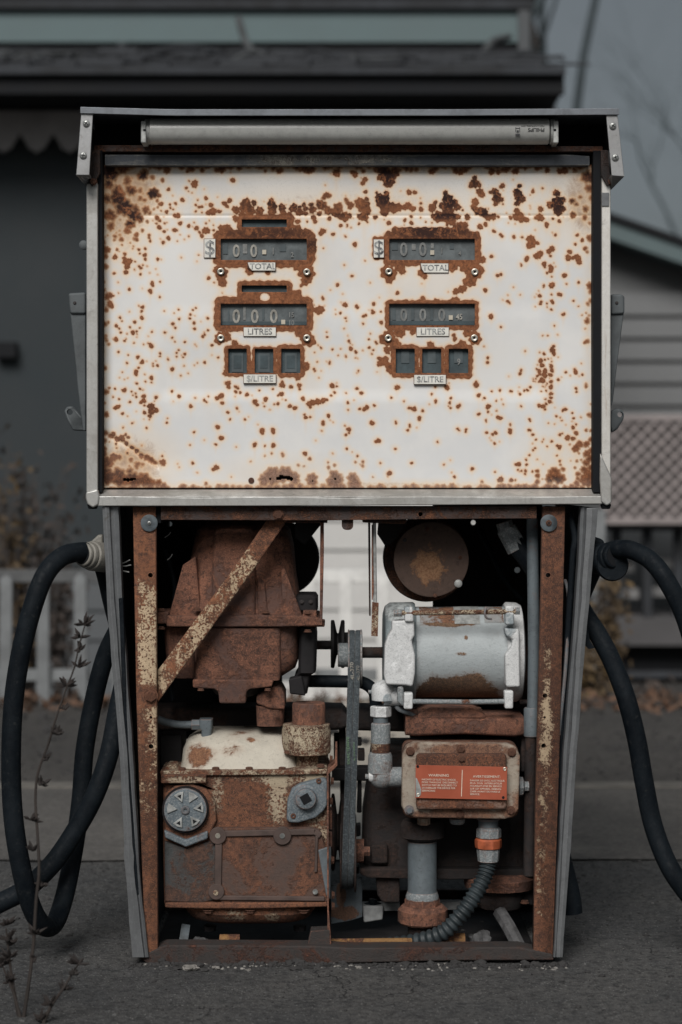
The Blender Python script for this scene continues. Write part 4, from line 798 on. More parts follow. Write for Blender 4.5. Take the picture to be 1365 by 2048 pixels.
# posts
pl = prism('corner_post', [(266, 1013), (312, 1013), (313, 1300), (316, 1912), (291, 1912), (283, 1700), (273, 1400)], 0.014, 0.034, MT['post'], pump, 0.002, 'rusty cream painted left post of the open compartment')
cut(pl, [(302, 1150, 5), (303, 1492, 5), (303, 1434, 3)], 0.02)
pr = prism('corner_post', [(1086, 1013), (1131, 1013), (1125, 1300), (1117, 1600), (1106, 1912), (1067, 1912), (1072, 1600), (1080, 1300)], 0.014, 0.034, MT['post_rust'], pump, 0.002, 'rusted right post of the open compartment')
cut(pr, [(1096, 1150, 5), (1090, 1391, 5), (1087, 1491, 5), (1089, 1434, 2.6)], 0.02)
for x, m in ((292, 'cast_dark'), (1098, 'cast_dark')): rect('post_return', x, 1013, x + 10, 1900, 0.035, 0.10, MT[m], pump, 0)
for x in (299, 1098):
    w = lathe('washer', 'y', x, 1046, 0.0125, [(-3, 15.5), (-2.5, 17), (2, 17)], MT['washer'], pump, 28, 'round blue-grey washer at the top of the post')
    phillips(x, 1046, 0.0098, 6 if x > 500 else 4, MT['bolt_rust'] if x > 500 else MT['zinc'], MT['black'], w)
for x, y in ((302, 1392),): bolt(x, y, 0.0135, 13, MT['post_rust'], pump, 'hex', 0.8)
# rail across the top with bolt, hole and tab
rl = prism('top_rail', [(322, 1012), (1074, 1012), (1074, 1037), (900, 1038), (640, 1041), (322, 1040)], 0.010, 0.030, MT['rail'], pump, 0.0015, 'pitted rusty rail across the top of the opening')
cut(rl, [(841, 1028, 4.5)], 0.02); bolt(557, 1029, 0.0095, 10, MT['bolt_rust'], rl, 'hex')
rect('dark_backing', 322, 1014, 1074, 1036, 0.034, 0.036, MT['black'], rl, 0)  # black plate added behind the drilled hole to keep it dark
prism('hanging_tab', rr(684, 1030, 707, 1060, 9, 4), 0.018, 0.024, MT['rail'], rl, 0.0008)
rect('rail_shadow', 312, 1012, 322, 1046, 0.02, 0.06, MT['black'], pump, 0)
br = prism('diagonal_brace', [(536, 1036), (578, 1036), (520, 1122), (316, 1405), (316, 1340), (330, 1322), (480, 1120)], 0.032, 0.040, MT['post'], pump, 0.002, 'flat diagonal brace with flaking cream paint')
cut(br, [(475, 1146, 3), (385, 1276, 2.6)], 0.036)
# base frame
prism('base_rail', [(270, 1912), (300, 1904), (330, 1890), (640, 1892), (700, 1896), (1040, 1894), (1105, 1908), (1110, 1921), (900, 1922), (560, 1930), (300, 1931)], 0.012, 0.055, MT['base'], pump, 0.003, 'grimy channel along the foot of the pump')
rect('base_pan', 300, 1921, 1080, 1926, 0.055, 0.40, MT['grime'], pump, 0.002, ref=0.02)  # pan coloured black to paint in the dark void over the base
rect('rear_rail', 320, 1780, 1070, 1822, 0.395, 0.41, MT['cast_dark'], pump, 0.002)
# dark rear skins behind the two meters, pierced by the small holes seen against the light
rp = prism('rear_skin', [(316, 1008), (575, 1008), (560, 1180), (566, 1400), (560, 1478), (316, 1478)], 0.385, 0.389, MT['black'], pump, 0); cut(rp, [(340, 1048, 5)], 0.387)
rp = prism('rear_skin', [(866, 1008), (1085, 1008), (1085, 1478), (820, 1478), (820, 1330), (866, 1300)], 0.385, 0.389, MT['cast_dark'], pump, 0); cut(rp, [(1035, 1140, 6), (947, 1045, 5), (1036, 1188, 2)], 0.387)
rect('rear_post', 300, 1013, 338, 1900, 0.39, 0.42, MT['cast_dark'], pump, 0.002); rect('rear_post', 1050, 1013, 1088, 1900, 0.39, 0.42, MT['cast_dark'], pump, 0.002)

# ================================================================== MACHINERY
def part(name, label=None, parent=None):
    o = empty(name); o.parent = parent or pump
    if label: o['label'] = label
    return o
CR, CD = MT['cast_rust'], MT['cast_dark']
# ---- the big meter on the left: bell, flange, bowl, bottom cap
mtr = part('flow_meter', 'large rust-brown cast meter behind the diagonal brace')
MY = 0.07
loft('upper_bell', [(1246, 342, 612, .072, .29, 4), (1232, 346, 608, .076, .285, 4), (1200, 356, 598, .08, .28, 3.6), (1150, 368, 590, .085, .275, 3.6), (1095, 378, 585, .09, .27, 3.4), (1062, 386, 578, .10, .26, 3.0), (1046, 406, 560, .12, .24, 2.6), (1038, 440, 530, .15, .21, 2.4)], MY, CR, mtr, 48)
loft('raised_panel', [(1240, 422, 512, .066, .14, 7), (1200, 422, 512, .068, .14, 7), (1070, 425, 510, .078, .14, 6), (1054, 432, 502, .092, .14, 4), (1049, 445, 490, .11, .14, 3)], MY, CR, mtr, 40)
prism('gusset', [(334, 1246), (366, 1130), (392, 1112), (404, 1246)], .082, .16, CR, mtr, .003)
prism('gusset', [(610, 1246), (570, 1136), (562, 1140), (566, 1246)], .082, .16, CR, mtr, .003)
prism('web', [(516, 1246), (514, 1150), (530, 1165), (538, 1246)], .076, .12, CR, mtr, .003)
prism('flange', [(333, 1231), (400, 1233), (520, 1230), (606, 1232), (640, 1236), (640, 1252), (560, 1254), (400, 1254), (333, 1254)], .062, .24, CR, mtr, .003)
prism('flange_lug', [(314, 1224), (338, 1224), (338, 1248), (314, 1248)], .066, .16, CR, mtr, .003)
loft('bowl', [(1255, 366, 600, .075, .29, 5), (1268, 378, 598, .075, .28, 5), (1320, 382, 598, .075, .28, 5), (1342, 386, 590, .078, .27, 4.5), (1358, 390, 566, .085, .26, 4)], MY, CR, mtr, 48)
loft('bowl_front', [(1257, 396, 562, .068, .12, 8), (1340, 390, 562, .068, .12, 8), (1361, 390, 560, .070, .12, 8)], MY, CR, mtr, 40)
prism('bottom_cap', [(385, 1359), (548, 1360), (544, 1374), (500, 1378), (493, 1384), (492, 1407), (439, 1407), (437, 1384), (428, 1378), (386, 1376)], .064, .20, CR, mtr, .003)
loft('belly', [(1378, 415, 520, .09, .2, 3), (1395, 425, 512, .1, .19, 3), (1402, 440, 500, .12, .17, 2.5)], MY, CD, mtr)
prism('outlet_elbow', [(513, 1392), (548, 1372), (562, 1374), (570, 1390), (570, 1420), (540, 1418), (513, 1408)], .085, .18, CR, mtr, .004)
loft('outlet_neck', [(1416, 510, 568, .09, .17, 5), (1456, 512, 566, .09, .17, 5)], MY, CR, mtr)
for x, y in ((402, 1381), (536, 1381)): bolt(x, y, .066, 6, MT['bolt_rust'], mtr, axis='z')
for x, y in ((552, 1426), (323, 1222), (323, 1258), (616, 1227), (616, 1264), (395, 1221), (532, 1226)): bolt(x, y, .072, 7, MT['bolt_rust'], mtr, axis='z')
# left dark shoulder of the bowl, black gearbox on the right of the meter
loft('side_shoulder', [(1255, 324, 392, .09, .2, 5), (1330, 330, 392, .09, .2, 5), (1358, 345, 396, .10, .2, 4)], .09, CR, mtr)
gb = part('pulser_housing', 'black cast housing on the right flank of the meter')
loft('housing', [(1190, 594, 632, .10, .2, 6), (1196, 590, 636, .095, .2, 7), (1220, 592, 636, .095, .2, 8)], .1, MT['grime'], gb)
loft('gear_case', [(1256, 598, 632, .09, .24, 7), (1275, 598, 634, .09, .24, 7), (1345, 596, 632, .09, .24, 7), (1352, 590, 622, .1, .22, 6), (1388, 580, 615, .1, .2, 6)], .1, MT['grime'], gb)
prism('black_foot', [(578, 1358), (604, 1352), (612, 1392), (580, 1388)], .085, .12, MT['grime'], gb, .003)
for x, y in ((604, 1204), (622, 1204), (612, 1300), (620, 1330)): bolt(x, y, .094, 4, MT['bolt_dark'], gb)
prism('frame_bracket', [(606, 1222), (634, 1222), (634, 1244), (650, 1244), (650, 1254), (606, 1254)], .07, .14, CR, mtr, .002)
tube('black_pipe', [at(600, 1362, .16), at(690, 1363, .16), at(725, 1365, .16), at(748, 1382, .16), at(752, 1410, .16)], .0105, MT['rubber'], pump, 16, label='thick black pipe crossing behind the belt')
# ---- hanger straps of the gap
def strap(name, pts, Yf, Yb, m, bev=.0008): return prism(name, pts, Yf, Yb, MT[m], pump, bev)
strap('hanger_strap', [(641, 1040), (648, 1040), (648, 1100), (645, 1250), (636, 1250), (634, 1244), (640, 1236)], .05, .09, 'cast_rust')
strap('hanger_plate', [(600, 1040), (642, 1040), (642, 1050), (610, 1090), (590, 1075), (590, 1048)], .10, .108, 'grime')
strap('hanger_foot', [(570, 1040), (655, 1040), (655, 1046), (570, 1046)], .05, .14, 'rail')
strap('hanger_foot', [(726, 1040), (815, 1040), (810, 1048), (745, 1046), (726, 1045)], .05, .14, 'rail')
strap('hanger_strap', [(737, 1042), (741, 1042), (742, 1232), (739, 1232)], .10, .13, 'cast_dark')
tube('threaded_rod', [at(749, 1042, .06), at(750, 1120, .06), at(751, 1215, .06)], .0030, MT['pale_metal'], pump, 10)
prism('rod_sleeve', [(744, 1050), (746, 1050), (748, 1180), (746, 1200), (744, 1200)], .055, .065, CR, pump, .0005)
prism('rusty_tab', [(745, 1204), (758, 1206), (756, 1273), (743, 1272)], .055, .063, MT['cream_ring'], pump, .0008)
strap('corner_plate', [(757, 1044), (815, 1044), (792, 1080), (772, 1094), (755, 1068)], .14, .146, 'cast_dark')
# ---- two round drums
dl = lathe('meter_drum', 'y', 566, 1118, .30, [(0, 70), (6, 73), (60, 73)], MT['grime'], pump, 48, 'black drum half hidden behind the meter')
dr = part('meter_drum', 'large round rusty drum cover above the motor')
lathe('drum_back', 'y', 853, 1119, .165, [(0, 82), (4, 85), (100, 85)], MT['rail'], dr, 56)
lathe('drum_side', 'y', 862, 1119, .125, [(0, 74), (50, 74)], MT['rail'], dr, 56)
lathe('drum_cover', 'y', 863, 1119, .115, [(0, 72), (2, 75), (9, 75), (12, 74)], MT['drum'] if 'drum' in MT else MT['cast_dark'], dr, 64)
for x, y, r, m in ((855, 1058, 4, 'bolt_rust'), (810, 1080, 4, 'bolt_dark'), (921, 1115, 4, 'bolt_rust'), (917, 1167, 8, 'pale_metal'), (871, 1191, 4, 'bolt_rust')): bolt(x, y, .1145, r, MT[m], dr, 'pan')
lathe('drum_boss', 'y', 864, 1126, .1135, [(0, 8), (1, 12), (3, 14)], MT['drum'], dr, 20)

# ---- motor
mo = part('electric_motor', 'pale grey electric motor with a rusty belly')
MYc = .155; MR = 98
lathe('motor_shell', 'x', 826, 1304, MYc, [(0, 88), (2, 90.5), (186, 90.5), (188, 88)], MT['motor_paint'] if 'motor_paint' in MT else MT['motor_shell'], mo, 72)
for x0, w, m in ((838, 70, 'motor_rust'), (965, 38, 'motor_rust')):
    bm = bmesh.new()   # rusted sector of the shell's crown
    k = K(MYc) * S; c = at(x0, 1304, MYc); n = 10; a0, a1 = 96, 136
    vs = [[bm.verts.new(c + Vector((t * k, -math.cos(R(a0 + (a1 - a0) * i / n - 90)) * 0 + math.cos(R(a0 + (a1 - a0) * i / n)) * 91.2 * k, math.sin(R(a0 + (a1 - a0) * i / n)) * 91.2 * k))) for i in range(n + 1)] for t in (0, w)]
    for i in range(n): bm.faces.new((vs[0][i], vs[0][i + 1], vs[1][i + 1], vs[1][i]))
    finish('rusted_band', bm, MT[m], mo)
bm = bmesh.new(); c = at(906, 1304, MYc); n = 10
vs = [[bm.verts.new(c + Vector((t * k, math.cos(R(94 + 44 * i / n)) * 91.9 * k, math.sin(R(94 + 44 * i / n)) * 91.9 * k))) for i in range(n + 1)] for t in (0, 50)]
for i in range(n): bm.faces.new((vs[0][i], vs[0][i + 1], vs[1][i + 1], vs[1][i]))
finish('foil_label', bm, MT['pale_metal'], mo)
bell = MT['motor_bell']
lathe('end_bell', 'x', 766, 1304, MYc, [(0, 78), (4, 92), (14, 99), (60, 100), (64, 97)], MT['motor_side'] if 'motor_side' in MT else MT['galv'], mo, 64)
prism('bell_face', [(770, 1290), (776, 1272), (784, 1258), (784, 1241), (829, 1240), (830, 1270), (824, 1282), (831, 1310), (831, 1345), (826, 1374), (812, 1371), (772, 1370), (768, 1350)], .058, .09, bell, mo, .004)
lathe('end_bell', 'x', 1008, 1304, MYc, [(0, 96), (4, 100), (24, 99), (33, 94), (36, 84)], bell, mo, 64)
prism('bell_rib', [(1009, 1255), (1040, 1258), (1041, 1375), (1012, 1374), (1010, 1310), (1022, 1295), (1026, 1280), (1012, 1272)], .060, .09, bell, mo, .004)
for lug in ([(809, 1214), (826, 1214), (828, 1244), (810, 1244)], [(1011, 1212), (1029, 1212), (1029, 1250), (1011, 1250)], [(808, 1386), (827, 1386), (826, 1419), (808, 1419)], [(1009, 1382), (1028, 1382), (1027, 1418), (1010, 1418)]):
    prism('lug', lug, .052, .075, bell, mo, .003)
prism('lug_shadow', [(795, 1372), (808, 1372), (808, 1415), (795, 1405)], .062, .08, MT['galv'], mo, .004)
tube('tie_rod', [at(800, 1226, .056), at(900, 1225, .056), at(1036, 1223, .056)], .0042, MT['cream_ring'], mo, 12)
tube('tie_rod', [at(822, 1403, .058), at(930, 1404, .058), at(1012, 1403, .058)], .0042, MT['galv'], mo, 12)
for x, y in ((800, 1226), (1036, 1222)): lathe('nut', 'x', x - 5, y, .056, [(0, 8), (9, 8)], MT['galv'], mo, 6)
lathe('nut', 'x', 788, 1227, .056, [(0, 7), (10, 7)], MT['galv'], mo, 6)
tube('wire_clip', [at(973, 1214, .048), at(970, 1226, .045), at(974, 1236, .046), at(984, 1238, .05)], .0018, MT['galv_dark'], mo, 8)
lathe('shaft', 'x', 722, 1305, MYc, [(0, 11), (46, 11)], CD, mo, 20)
lathe('shaft_end', 'x', 1040, 1404, .12, [(0, 5), (14, 5)], CD, mo, 12)
prism('mounting_foot', [(836, 1428), (862, 1414), (945, 1414), (972, 1430), (972, 1437), (836, 1438)], .075, .2, CR, mo, .003)
for x in (853, 954): bolt(x, 1422, .09, 10, MT['bolt_rust'], mo, axis='z')
# ---- beams
beam = part('cross_beam', 'heavy rusty beam that carries the motor')
loft('front_beam', [(1425, 1478 - 46, 1474, .075, .2, 6)] and [(812, 1432, 1474, .085, .2, 6), (830, 1429, 1474, .075, .2, 7), (930, 1432, 1470, .075, .2, 7), (1030, 1434, 1475, .075, .2, 7), (1050, 1436, 1474, .085, .2, 6)], .08, CR, beam, 32, hor=True)
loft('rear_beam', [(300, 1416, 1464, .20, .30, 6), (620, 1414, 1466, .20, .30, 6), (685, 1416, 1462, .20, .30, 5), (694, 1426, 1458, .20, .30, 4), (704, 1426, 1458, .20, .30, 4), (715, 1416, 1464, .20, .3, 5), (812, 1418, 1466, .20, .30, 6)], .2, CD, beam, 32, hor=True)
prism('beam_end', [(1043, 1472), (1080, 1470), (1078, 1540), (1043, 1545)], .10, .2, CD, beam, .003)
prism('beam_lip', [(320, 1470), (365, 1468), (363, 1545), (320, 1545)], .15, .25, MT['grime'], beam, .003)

# ---- pulleys and belt
def sheave(name, px, py, Y, r, w, groove, mat, parent=pump, n=48, label=None):
    g = groove
    return lathe(name, 'x', px, py, Y, [(0, r * .95), (1.5, r), (w * .22, r), (w * .27, r * .96), (w * .45, r - g), (w * .55, r - g), (w * .73, r * .96), (w * .78, r), (w - 1.5, r), (w, r * .95)], mat, parent, n, label)
dp = part('drive_pulley', 'pale grey pulley on the motor shaft')
PYc = .17
lathe('pulley_hub', 'x', 676, 1310, .155, [(0, 22), (1.5, 24), (24, 24)], MT['galv'], dp, 32)
lathe('pulley_rim', 'x', 696, 1317, PYc, [(0, 54), (1, 58), (3, 58), (4, 50), (24, 50), (25, 58), (28, 58), (29, 54)], MT['galv'], dp, 56)
sheave('rear_pulley', 662, 1288, .22, 48, 28, 26, MT['grime'], label='black V pulley on the meter shaft')
lathe('rear_shaft', 'x', 630, 1290, .22, [(0, 9), (34, 9)], CD, pump, 16)
strap('shaft_guard', [(680, 1268), (700, 1268), (700, 1290), (680, 1290)], .2, .24, 'grime')
bp = part('pump_pulley', 'rust-brown pulley at the foot of the belt')
lathe('pulley_rim', 'x', 680, 1706, PYc, [(0, 74), (1, 77), (3, 77), (4, 66), (28, 66), (29, 77), (32, 77), (33, 74)], CD, bp, 56)
lathe('pulley_hub', 'x', 712, 1702, .165, [(0, 24), (16, 24)], CR, bp, 8); lathe('hub_bolt', 'x', 726, 1702, .155, [(0, 10), (14, 10)], MT['cast_rust'], bp, 6)
sheave('idler_pulley', 663, 1664, .19, 76, 26, 40, CD, label='dark V pulley beside the pump body')
def belt(xo, wpx):
    bm = bmesh.new(); A = (1317, 55.5); B = (1702, 73.0); prev = None; first = None; N = 120; k = K(PYc) * S
    ca, cb = at(0, A[0], PYc), at(0, B[0], PYc)
    for i in range(N):
        ph = 2 * math.pi * i / N; u = Vector((0, math.cos(ph), math.sin(ph)))
        pa = ca + u * A[1] * k; pb = cb + u * B[1] * k
        pts = [pa] if pa.dot(u) > pb.dot(u) else [pb]
        nu = Vector((0, math.cos(ph + 2 * math.pi / N), math.sin(ph + 2 * math.pi / N)))
        qa = ca + nu * A[1] * k; qb = cb + nu * B[1] * k
        sw = (pa.dot(u) > pb.dot(u)) != (qa.dot(nu) > qb.dot(nu))
        if sw:
            a_, b_ = (pa, pb) if pa.dot(u) > pb.dot(u) else (pb, pa)
            pts = [a_.lerp(b_, t / 8) for t in range(9)]
        for p in pts:
            t = (p.z - cb.z) / (ca.z - cb.z); x = (696.5 + (709 - 696.5) * t + xo - 682.5) * k
            q = []
            for dx, dn in ((-.5, 0), (-.3, .14), (.3, .14), (.5, 0), (.34, -.8), (-.34, -.8)):
                q.append(bm.verts.new(Vector((x + dx * wpx * k, p.y, p.z)) + u * dn * 9 * k))
            if prev:
                for j in range(6): bm.faces.new((prev[j], prev[(j + 1) % 6], q[(j + 1) % 6], q[j]))
            prev = q; first = first or q
    for j in range(6): bm.faces.new((prev[j], prev[(j + 1) % 6], first[(j + 1) % 6], first[j]))
    return bm
bl = []
for xo in (-6, 6.2): bl.append(finish('drive_belt', belt(xo, 11.4), MT['belt'], pump, 'worn dark rubber belt, %s of the pair' % ('left' if xo < 0 else 'right')))
BY = PYc - 57 * S * K(PYc) - 0.0005
text('4L-370', 705, 1342, 7, BY - .0018, MT['digit'], bl[0], rot=93, wide=1.25, bold=.02); text('4L-370', 717, 1346, 6, BY - .0016, MT['digit'], bl[1], rot=93, wide=1.25)
text('EXACTDRIVE', 697, 1501, 5.5, BY - 0.0090, MT['green_ink'], bl[0], rot=92, wide=1.2); text('4L-370 DRIVE', 709, 1503, 2.8, BY - .0085, MT['green_ink'], bl[1], rot=92, wide=1.6)

# ---- pumping unit, lower left
pu = part('pumping_unit', 'cream and rust cast pumping unit with a domed cover')
PYf = .055
body = [(326, 1548), (420, 1546), (654, 1545), (660, 1560), (660, 1806), (640, 1812), (328, 1812), (326, 1690)]
prism('casing', body, PYf, .26, MT['pump_body'], pu, .005)
prism('top_flange', [(320, 1542), (420, 1541), (600, 1540), (654, 1538), (656, 1548), (600, 1550), (322, 1552)], .048, .27, MT['cream_ring'], pu, .002)
prism('flange_ledge', rr(322, 1549, 413, 1567, 3, 3), .040, .06, MT['pump_body'], pu, .003)
loft('domed_cover', [(1541, 356, 596, .06, .25, 5), (1530, 358, 594, .065, .25, 4.5), (1508, 360, 592, .072, .24, 4.2), (1490, 368, 590, .085, .23, 3.8), (1479, 384, 585, .10, .22, 3.2), (1473, 410, 578, .12, .21, 2.8)], .06, MT['cream_dome'], pu, 56)
loft('cover_boss', [(1500, 380, 450, .08, .2, 3), (1482, 392, 440, .1, .19, 2.6), (1471, 400, 428, .12, .17, 2.2), (1466, 404, 424, .13, .16, 2.2)], .08, MT['cream_dome'], pu)
for x, y in ((365, 1541), (432, 1540), (499, 1540), (565, 1540), (642, 1534)): bolt(x, y, .056, 8, MT['bolt_rust'], pu, axis='z')
prism('cover_lug', [(322, 1541), (336, 1530), (352, 1530), (356, 1541)], .07, .12, MT['cream_ring'], pu, .003)
# cap with six arrow heads
prism('cap_boss', [(328, 1640), (328, 1590), (350, 1572), (384, 1568), (412, 1578), (430, 1602), (434, 1640), (416, 1680), (372, 1693), (332, 1672)], .044, .08, MT['pump_body'], pu, .004)
prism('boss_rim', [(328, 1660), (372, 1680), (416, 1662), (416, 1678), (372, 1695), (330, 1676)], .036, .06, MT['blue_cap'], pu, .003)
cp = lathe('filter_cap', 'y', 371, 1620, .030, [(-1, 40), (0, 42.5), (4, 43), (5, 40.5), (9, 41), (10, 46), (18, 46)][:4] + [(18, 43)], MT['blue_cap'], pu, 56, 'round grey cap with a ring of raised arrow heads')
lathe('cap_groove', 'y', 371, 1620, .036, [(0, 46.5), (8, 47)], MT['grime'], pu, 56)
bolt(371, 1620, .0285, 9, MT['blue_cap'], pu, 'ring', name='centre_stud')
for i, a in enumerate((68, 22, -10, -58, -115, 172, 116)[:6] if 0 else (112, 62, 8, -52, -116, 175)):
    c_, s_ = math.cos(R(a)), math.sin(R(a)); cx, cy = 371 + 27 * c_, 1620 - 27 * s_
    def P_(u, v): return (cx + (u * c_ - v * s_), cy - (u * s_ + v * c_))
    prism('arrow_head', [P_(-11, 0), P_(8, 10.5), P_(10, 0), P_(8, -10.5)], .0265, .030, MT['pale_metal'], pu, .0006)
    if i not in (1, 5): prism('arrow_hole', [P_(-3, 0), P_(5, 4.5), P_(5, -4.5)], .0262, .027, MT['black'], pu, 0)
# lozenge flange with a square drive
fl = prism('drive_flange', [(573, 1640), (575, 1600), (584, 1578), (600, 1568), (630, 1560), (650, 1556), (655, 1562), (655, 1610), (648, 1622), (632, 1636), (598, 1646), (580, 1646)], .040, .06, MT['blue_cap'], pu, .004, 'blue-grey lozenge flange with a square drive hole')
lathe('square_drive', 'y', 612, 1598, .026, [(-1, 17), (0, 20), (14, 21), (18, 26)], MT['blue_cap'], pu, 32)
prism('drive_hole', [(612 + 13 * math.cos(R(a)), 1598 + 13 * math.sin(R(a))) for a in (15, 105, 195, 285)], .0245, .028, MT['black'], pu, 0)
for x, y in ((587, 1632), (638, 1562)): bolt(x, y, .0395, 5.5, MT['bolt_rust'], pu, 'ring', name='flange_eye')
# gasketed front plate
gp = prism('front_plate', [(432, 1656), (620, 1655), (640, 1660), (650, 1690), (656, 1804), (444, 1806), (434, 1790)], .045, .06, MT['pump_plate'], pu, .002, 'rust-brown front plate of the pumping unit')
def rib(pts, w=9): 
    for (x0, y0), (x1, y1) in zip(pts, pts[1:]):
        L = math.hypot(x1 - x0, y1 - y0); nx, ny = -(y1 - y0) / L * w / 2, (x1 - x0) / L * w / 2
        prism('gasket_rib', [(x0 + nx, y0 + ny), (x1 + nx, y1 + ny), (x1 - nx, y1 - ny), (x0 - nx, y0 - ny)], .0405, .047, MT['gasket'], pu, .0015)
MT['gasket'] = m_plain('brown_gasket', (0.075, 0.05, 0.042), 0.75, 0, 0.3, 40, 0.4)
rib([(438, 1668), (630, 1664), (642, 1672)], 12); rib([(438, 1668), (436, 1786)], 14); rib([(436, 1796), (650, 1798)], 9); rib([(634, 1672), (632, 1745)], 6)
for x, y, r in ((436, 1672, 17), (565, 1672, 18), (433, 1784, 16)): lathe('plate_lobe', 'y', x, y, .039, [(0, r - 1), (1, r), (9, r)], MT['gasket'], pu, 28)
for x, y, m in ((436, 1672, 'rivet'), (565, 1672, 'zinc'), (432, 1786, 'cream_ring'), (631, 1784, 'zinc')): lathe('plug', 'y', x, y, .0375, [(0, 5), (2, 5.5)], MT[m], pu, 16)
prism('small_plate', [(340, 1755), (372, 1753), (374, 1795), (338, 1796)], .048, .056, MT['blue_cap'], pu, .003)
prism('side_notch', [(636, 1700), (662, 1692), (661, 1800), (652, 1790)], .0438, .05, MT['galv_dark'], pu, .002)
prism('sump_flange', [(330, 1806), (655, 1804), (656, 1814), (520, 1818), (400, 1818), (330, 1816)], .042, .25, MT['pump_body'], pu, .003)
loft('sump', [(1816, 362, 628, .055, .25, 5), (1830, 366, 630, .055, .25, 4.5), (1846, 378, 620, .065, .24, 4), (1854, 395, 605, .08, .22, 3.5)], .055, MT['pump_body'], pu, 48)
for x in (417, 501, 608):
    bolt(x, 1818, .055, 11, MT['bolt_rust'], pu, axis='z').rotation_euler = (R(180), 0, 0)
for x in (420, 600): lathe('sump_foot', 'z', x, 1856, .12, [(-5, 12), (5, 13)], MT['grime'], pu, 8)
prism('casing_wing', [(329, 1682), (372, 1697), (420, 1682), (434, 1690), (434, 1800), (400, 1806), (330, 1804)], .0475, .06, MT['casting_grey'], pu, .003)
prism('recess', [(327, 1568), (400, 1568), (430, 1580), (436, 1600), (440, 1568)], .0535, .056, MT['pump_body'], pu, .001)
# standpipe
sp = part('standpipe', 'rusty cream standpipe with a wide collar')
lathe('pipe_top', 'z', 618, 1450, .10, [(-2, 33), (0, 33), (42, 33), (45, 31)], CR, sp, 32)
lathe('collar', 'z', 613, 1505, .10, [(-2, 44), (0, 48), (6, 49), (44, 49), (52, 47), (57, 47), (58, 38)], MT['cream_ring'], sp, 40)
lathe('neck', 'z', 615, 1545, .10, [(0, 22), (40, 22)], MT['cream_ring'], sp, 28)
bolt(576, 1506, .075, 7, MT['bolt_rust'], sp, axis='z')
# copper-grey tube with compression elbow
el = part('vent_elbow', 'blue-grey bent tube with compression elbow over the dome')
tube('bent_tube', [at(316, 1438, .12), at(335, 1445, .12), at(360, 1449, .12), at(388, 1449, .12)], .0062, MT['galv_dark'], el, 12)
lathe('tube_nut', 'x', 384, 1449, .12, [(0, 11), (18, 11)], MT['galv_dark'], el, 6)
loft('elbow_block', [(1437, 400, 426, .105, .135, 6), (1455, 400, 426, .105, .135, 6), (1460, 404, 424, .107, .133, 5), (1476, 403, 425, .107, .133, 3)], .12, MT['galv_dark'], el)

# ---- bolted angle between pump and belt
ag = part('angle_bracket', 'thin rusty angle bracket bolted along the pump')
strap_ = lambda n, p, a, b, m, bev=.0008: prism(n, p, a, b, MT[m], ag, bev)
strap_('bracket_leg', [(654, 1548), (658, 1546), (658, 1820), (664, 1900), (656, 1900), (655, 1820)], .03, .07, 'cast_rust')
strap_('bracket_arm', [(655, 1540), (670, 1528), (671, 1494), (675, 1494), (675, 1532), (658, 1548)], .05, .12, 'cast_rust')
strap_('bracket_foot', [(622, 1862), (660, 1860), (660, 1894), (655, 1898), (614, 1898)], .028, .06, 'base')
for x, y in ((660, 1518), (660, 1602), (663, 1720), (664, 1790), (664, 1812), (662, 1562)): bolt(x, y, .06, 8, MT['bolt_rust'], ag, axis='x', h=1)
for y0, y1 in ((1622, 1660), (1662, 1695)): strap_('side_pad', [(658, y0), (665, y0 + 2), (665, y1), (658, y1)], .05, .10, 'cast_rust', .002)
# rear pump seen through the gap: rods, shaft, bolts
rp_ = part('rear_linkage', 'dark rods and bolts seen through the gap behind the belt')
for n, p, a, b, m in (('link_rod', [(678, 1440), (692, 1440), (691, 1600), (681, 1600)], .24, .26, 'cast_dark'), ('link_plate', [(668, 1466), (680, 1466), (680, 1560), (668, 1560)], .26, .27, 'grime'),
                      ('cross_shaft', [(664, 1536), (745, 1536), (745, 1562), (664, 1562)], .21, .25, 'grime'), ('bolt_block', [(712, 1478), (724, 1478), (724, 1492), (712, 1492)], .22, .25, 'grime'),
                      ('bolt_block', [(716, 1562), (724, 1562), (724, 1626), (714, 1626)], .22, .25, 'grime'), ('bolt_block', [(708, 1652), (722, 1650), (722, 1672), (714, 1674), (706, 1668)], .22, .25, 'grime'),
                      ('bolt_block', [(710, 1734), (719, 1734), (719, 1748), (710, 1748)], .22, .25, 'grime'), ('bolt_block', [(716, 1500), (730, 1500), (730, 1522), (716, 1522)], .22, .25, 'cast_dark')):
    prism(n, p, a, b, MT[m], rp_, .002)
prism('grey_gusset', [(661, 1772), (725, 1754), (725, 1834), (700, 1842), (663, 1848)], .20, .206, MT['gusset'] if 'gusset' in MT else MT['blue_cap'], pump, .001, 'blue-grey gusset plate with rust dabs')
prism('white_block', [(724, 1812), (768, 1812), (766, 1840), (728, 1846)], .22, .26, MT['white_block'], pump, .003, 'dirty white block with a black rubber cap')
lathe('rubber_cap', 'z', 746, 1812, .24, [(0, 20), (4, 20), (7, 12), (8, 9), (14, 8)], MT['rubber'], pump, 18)
rect('white_bar', 766, 1806, 800, 1822, .23, .25, MT['white_block'], pump, .001); rect('white_bar', 870, 1804, 935, 1820, .26, .28, MT['white_block'], pump, .001)

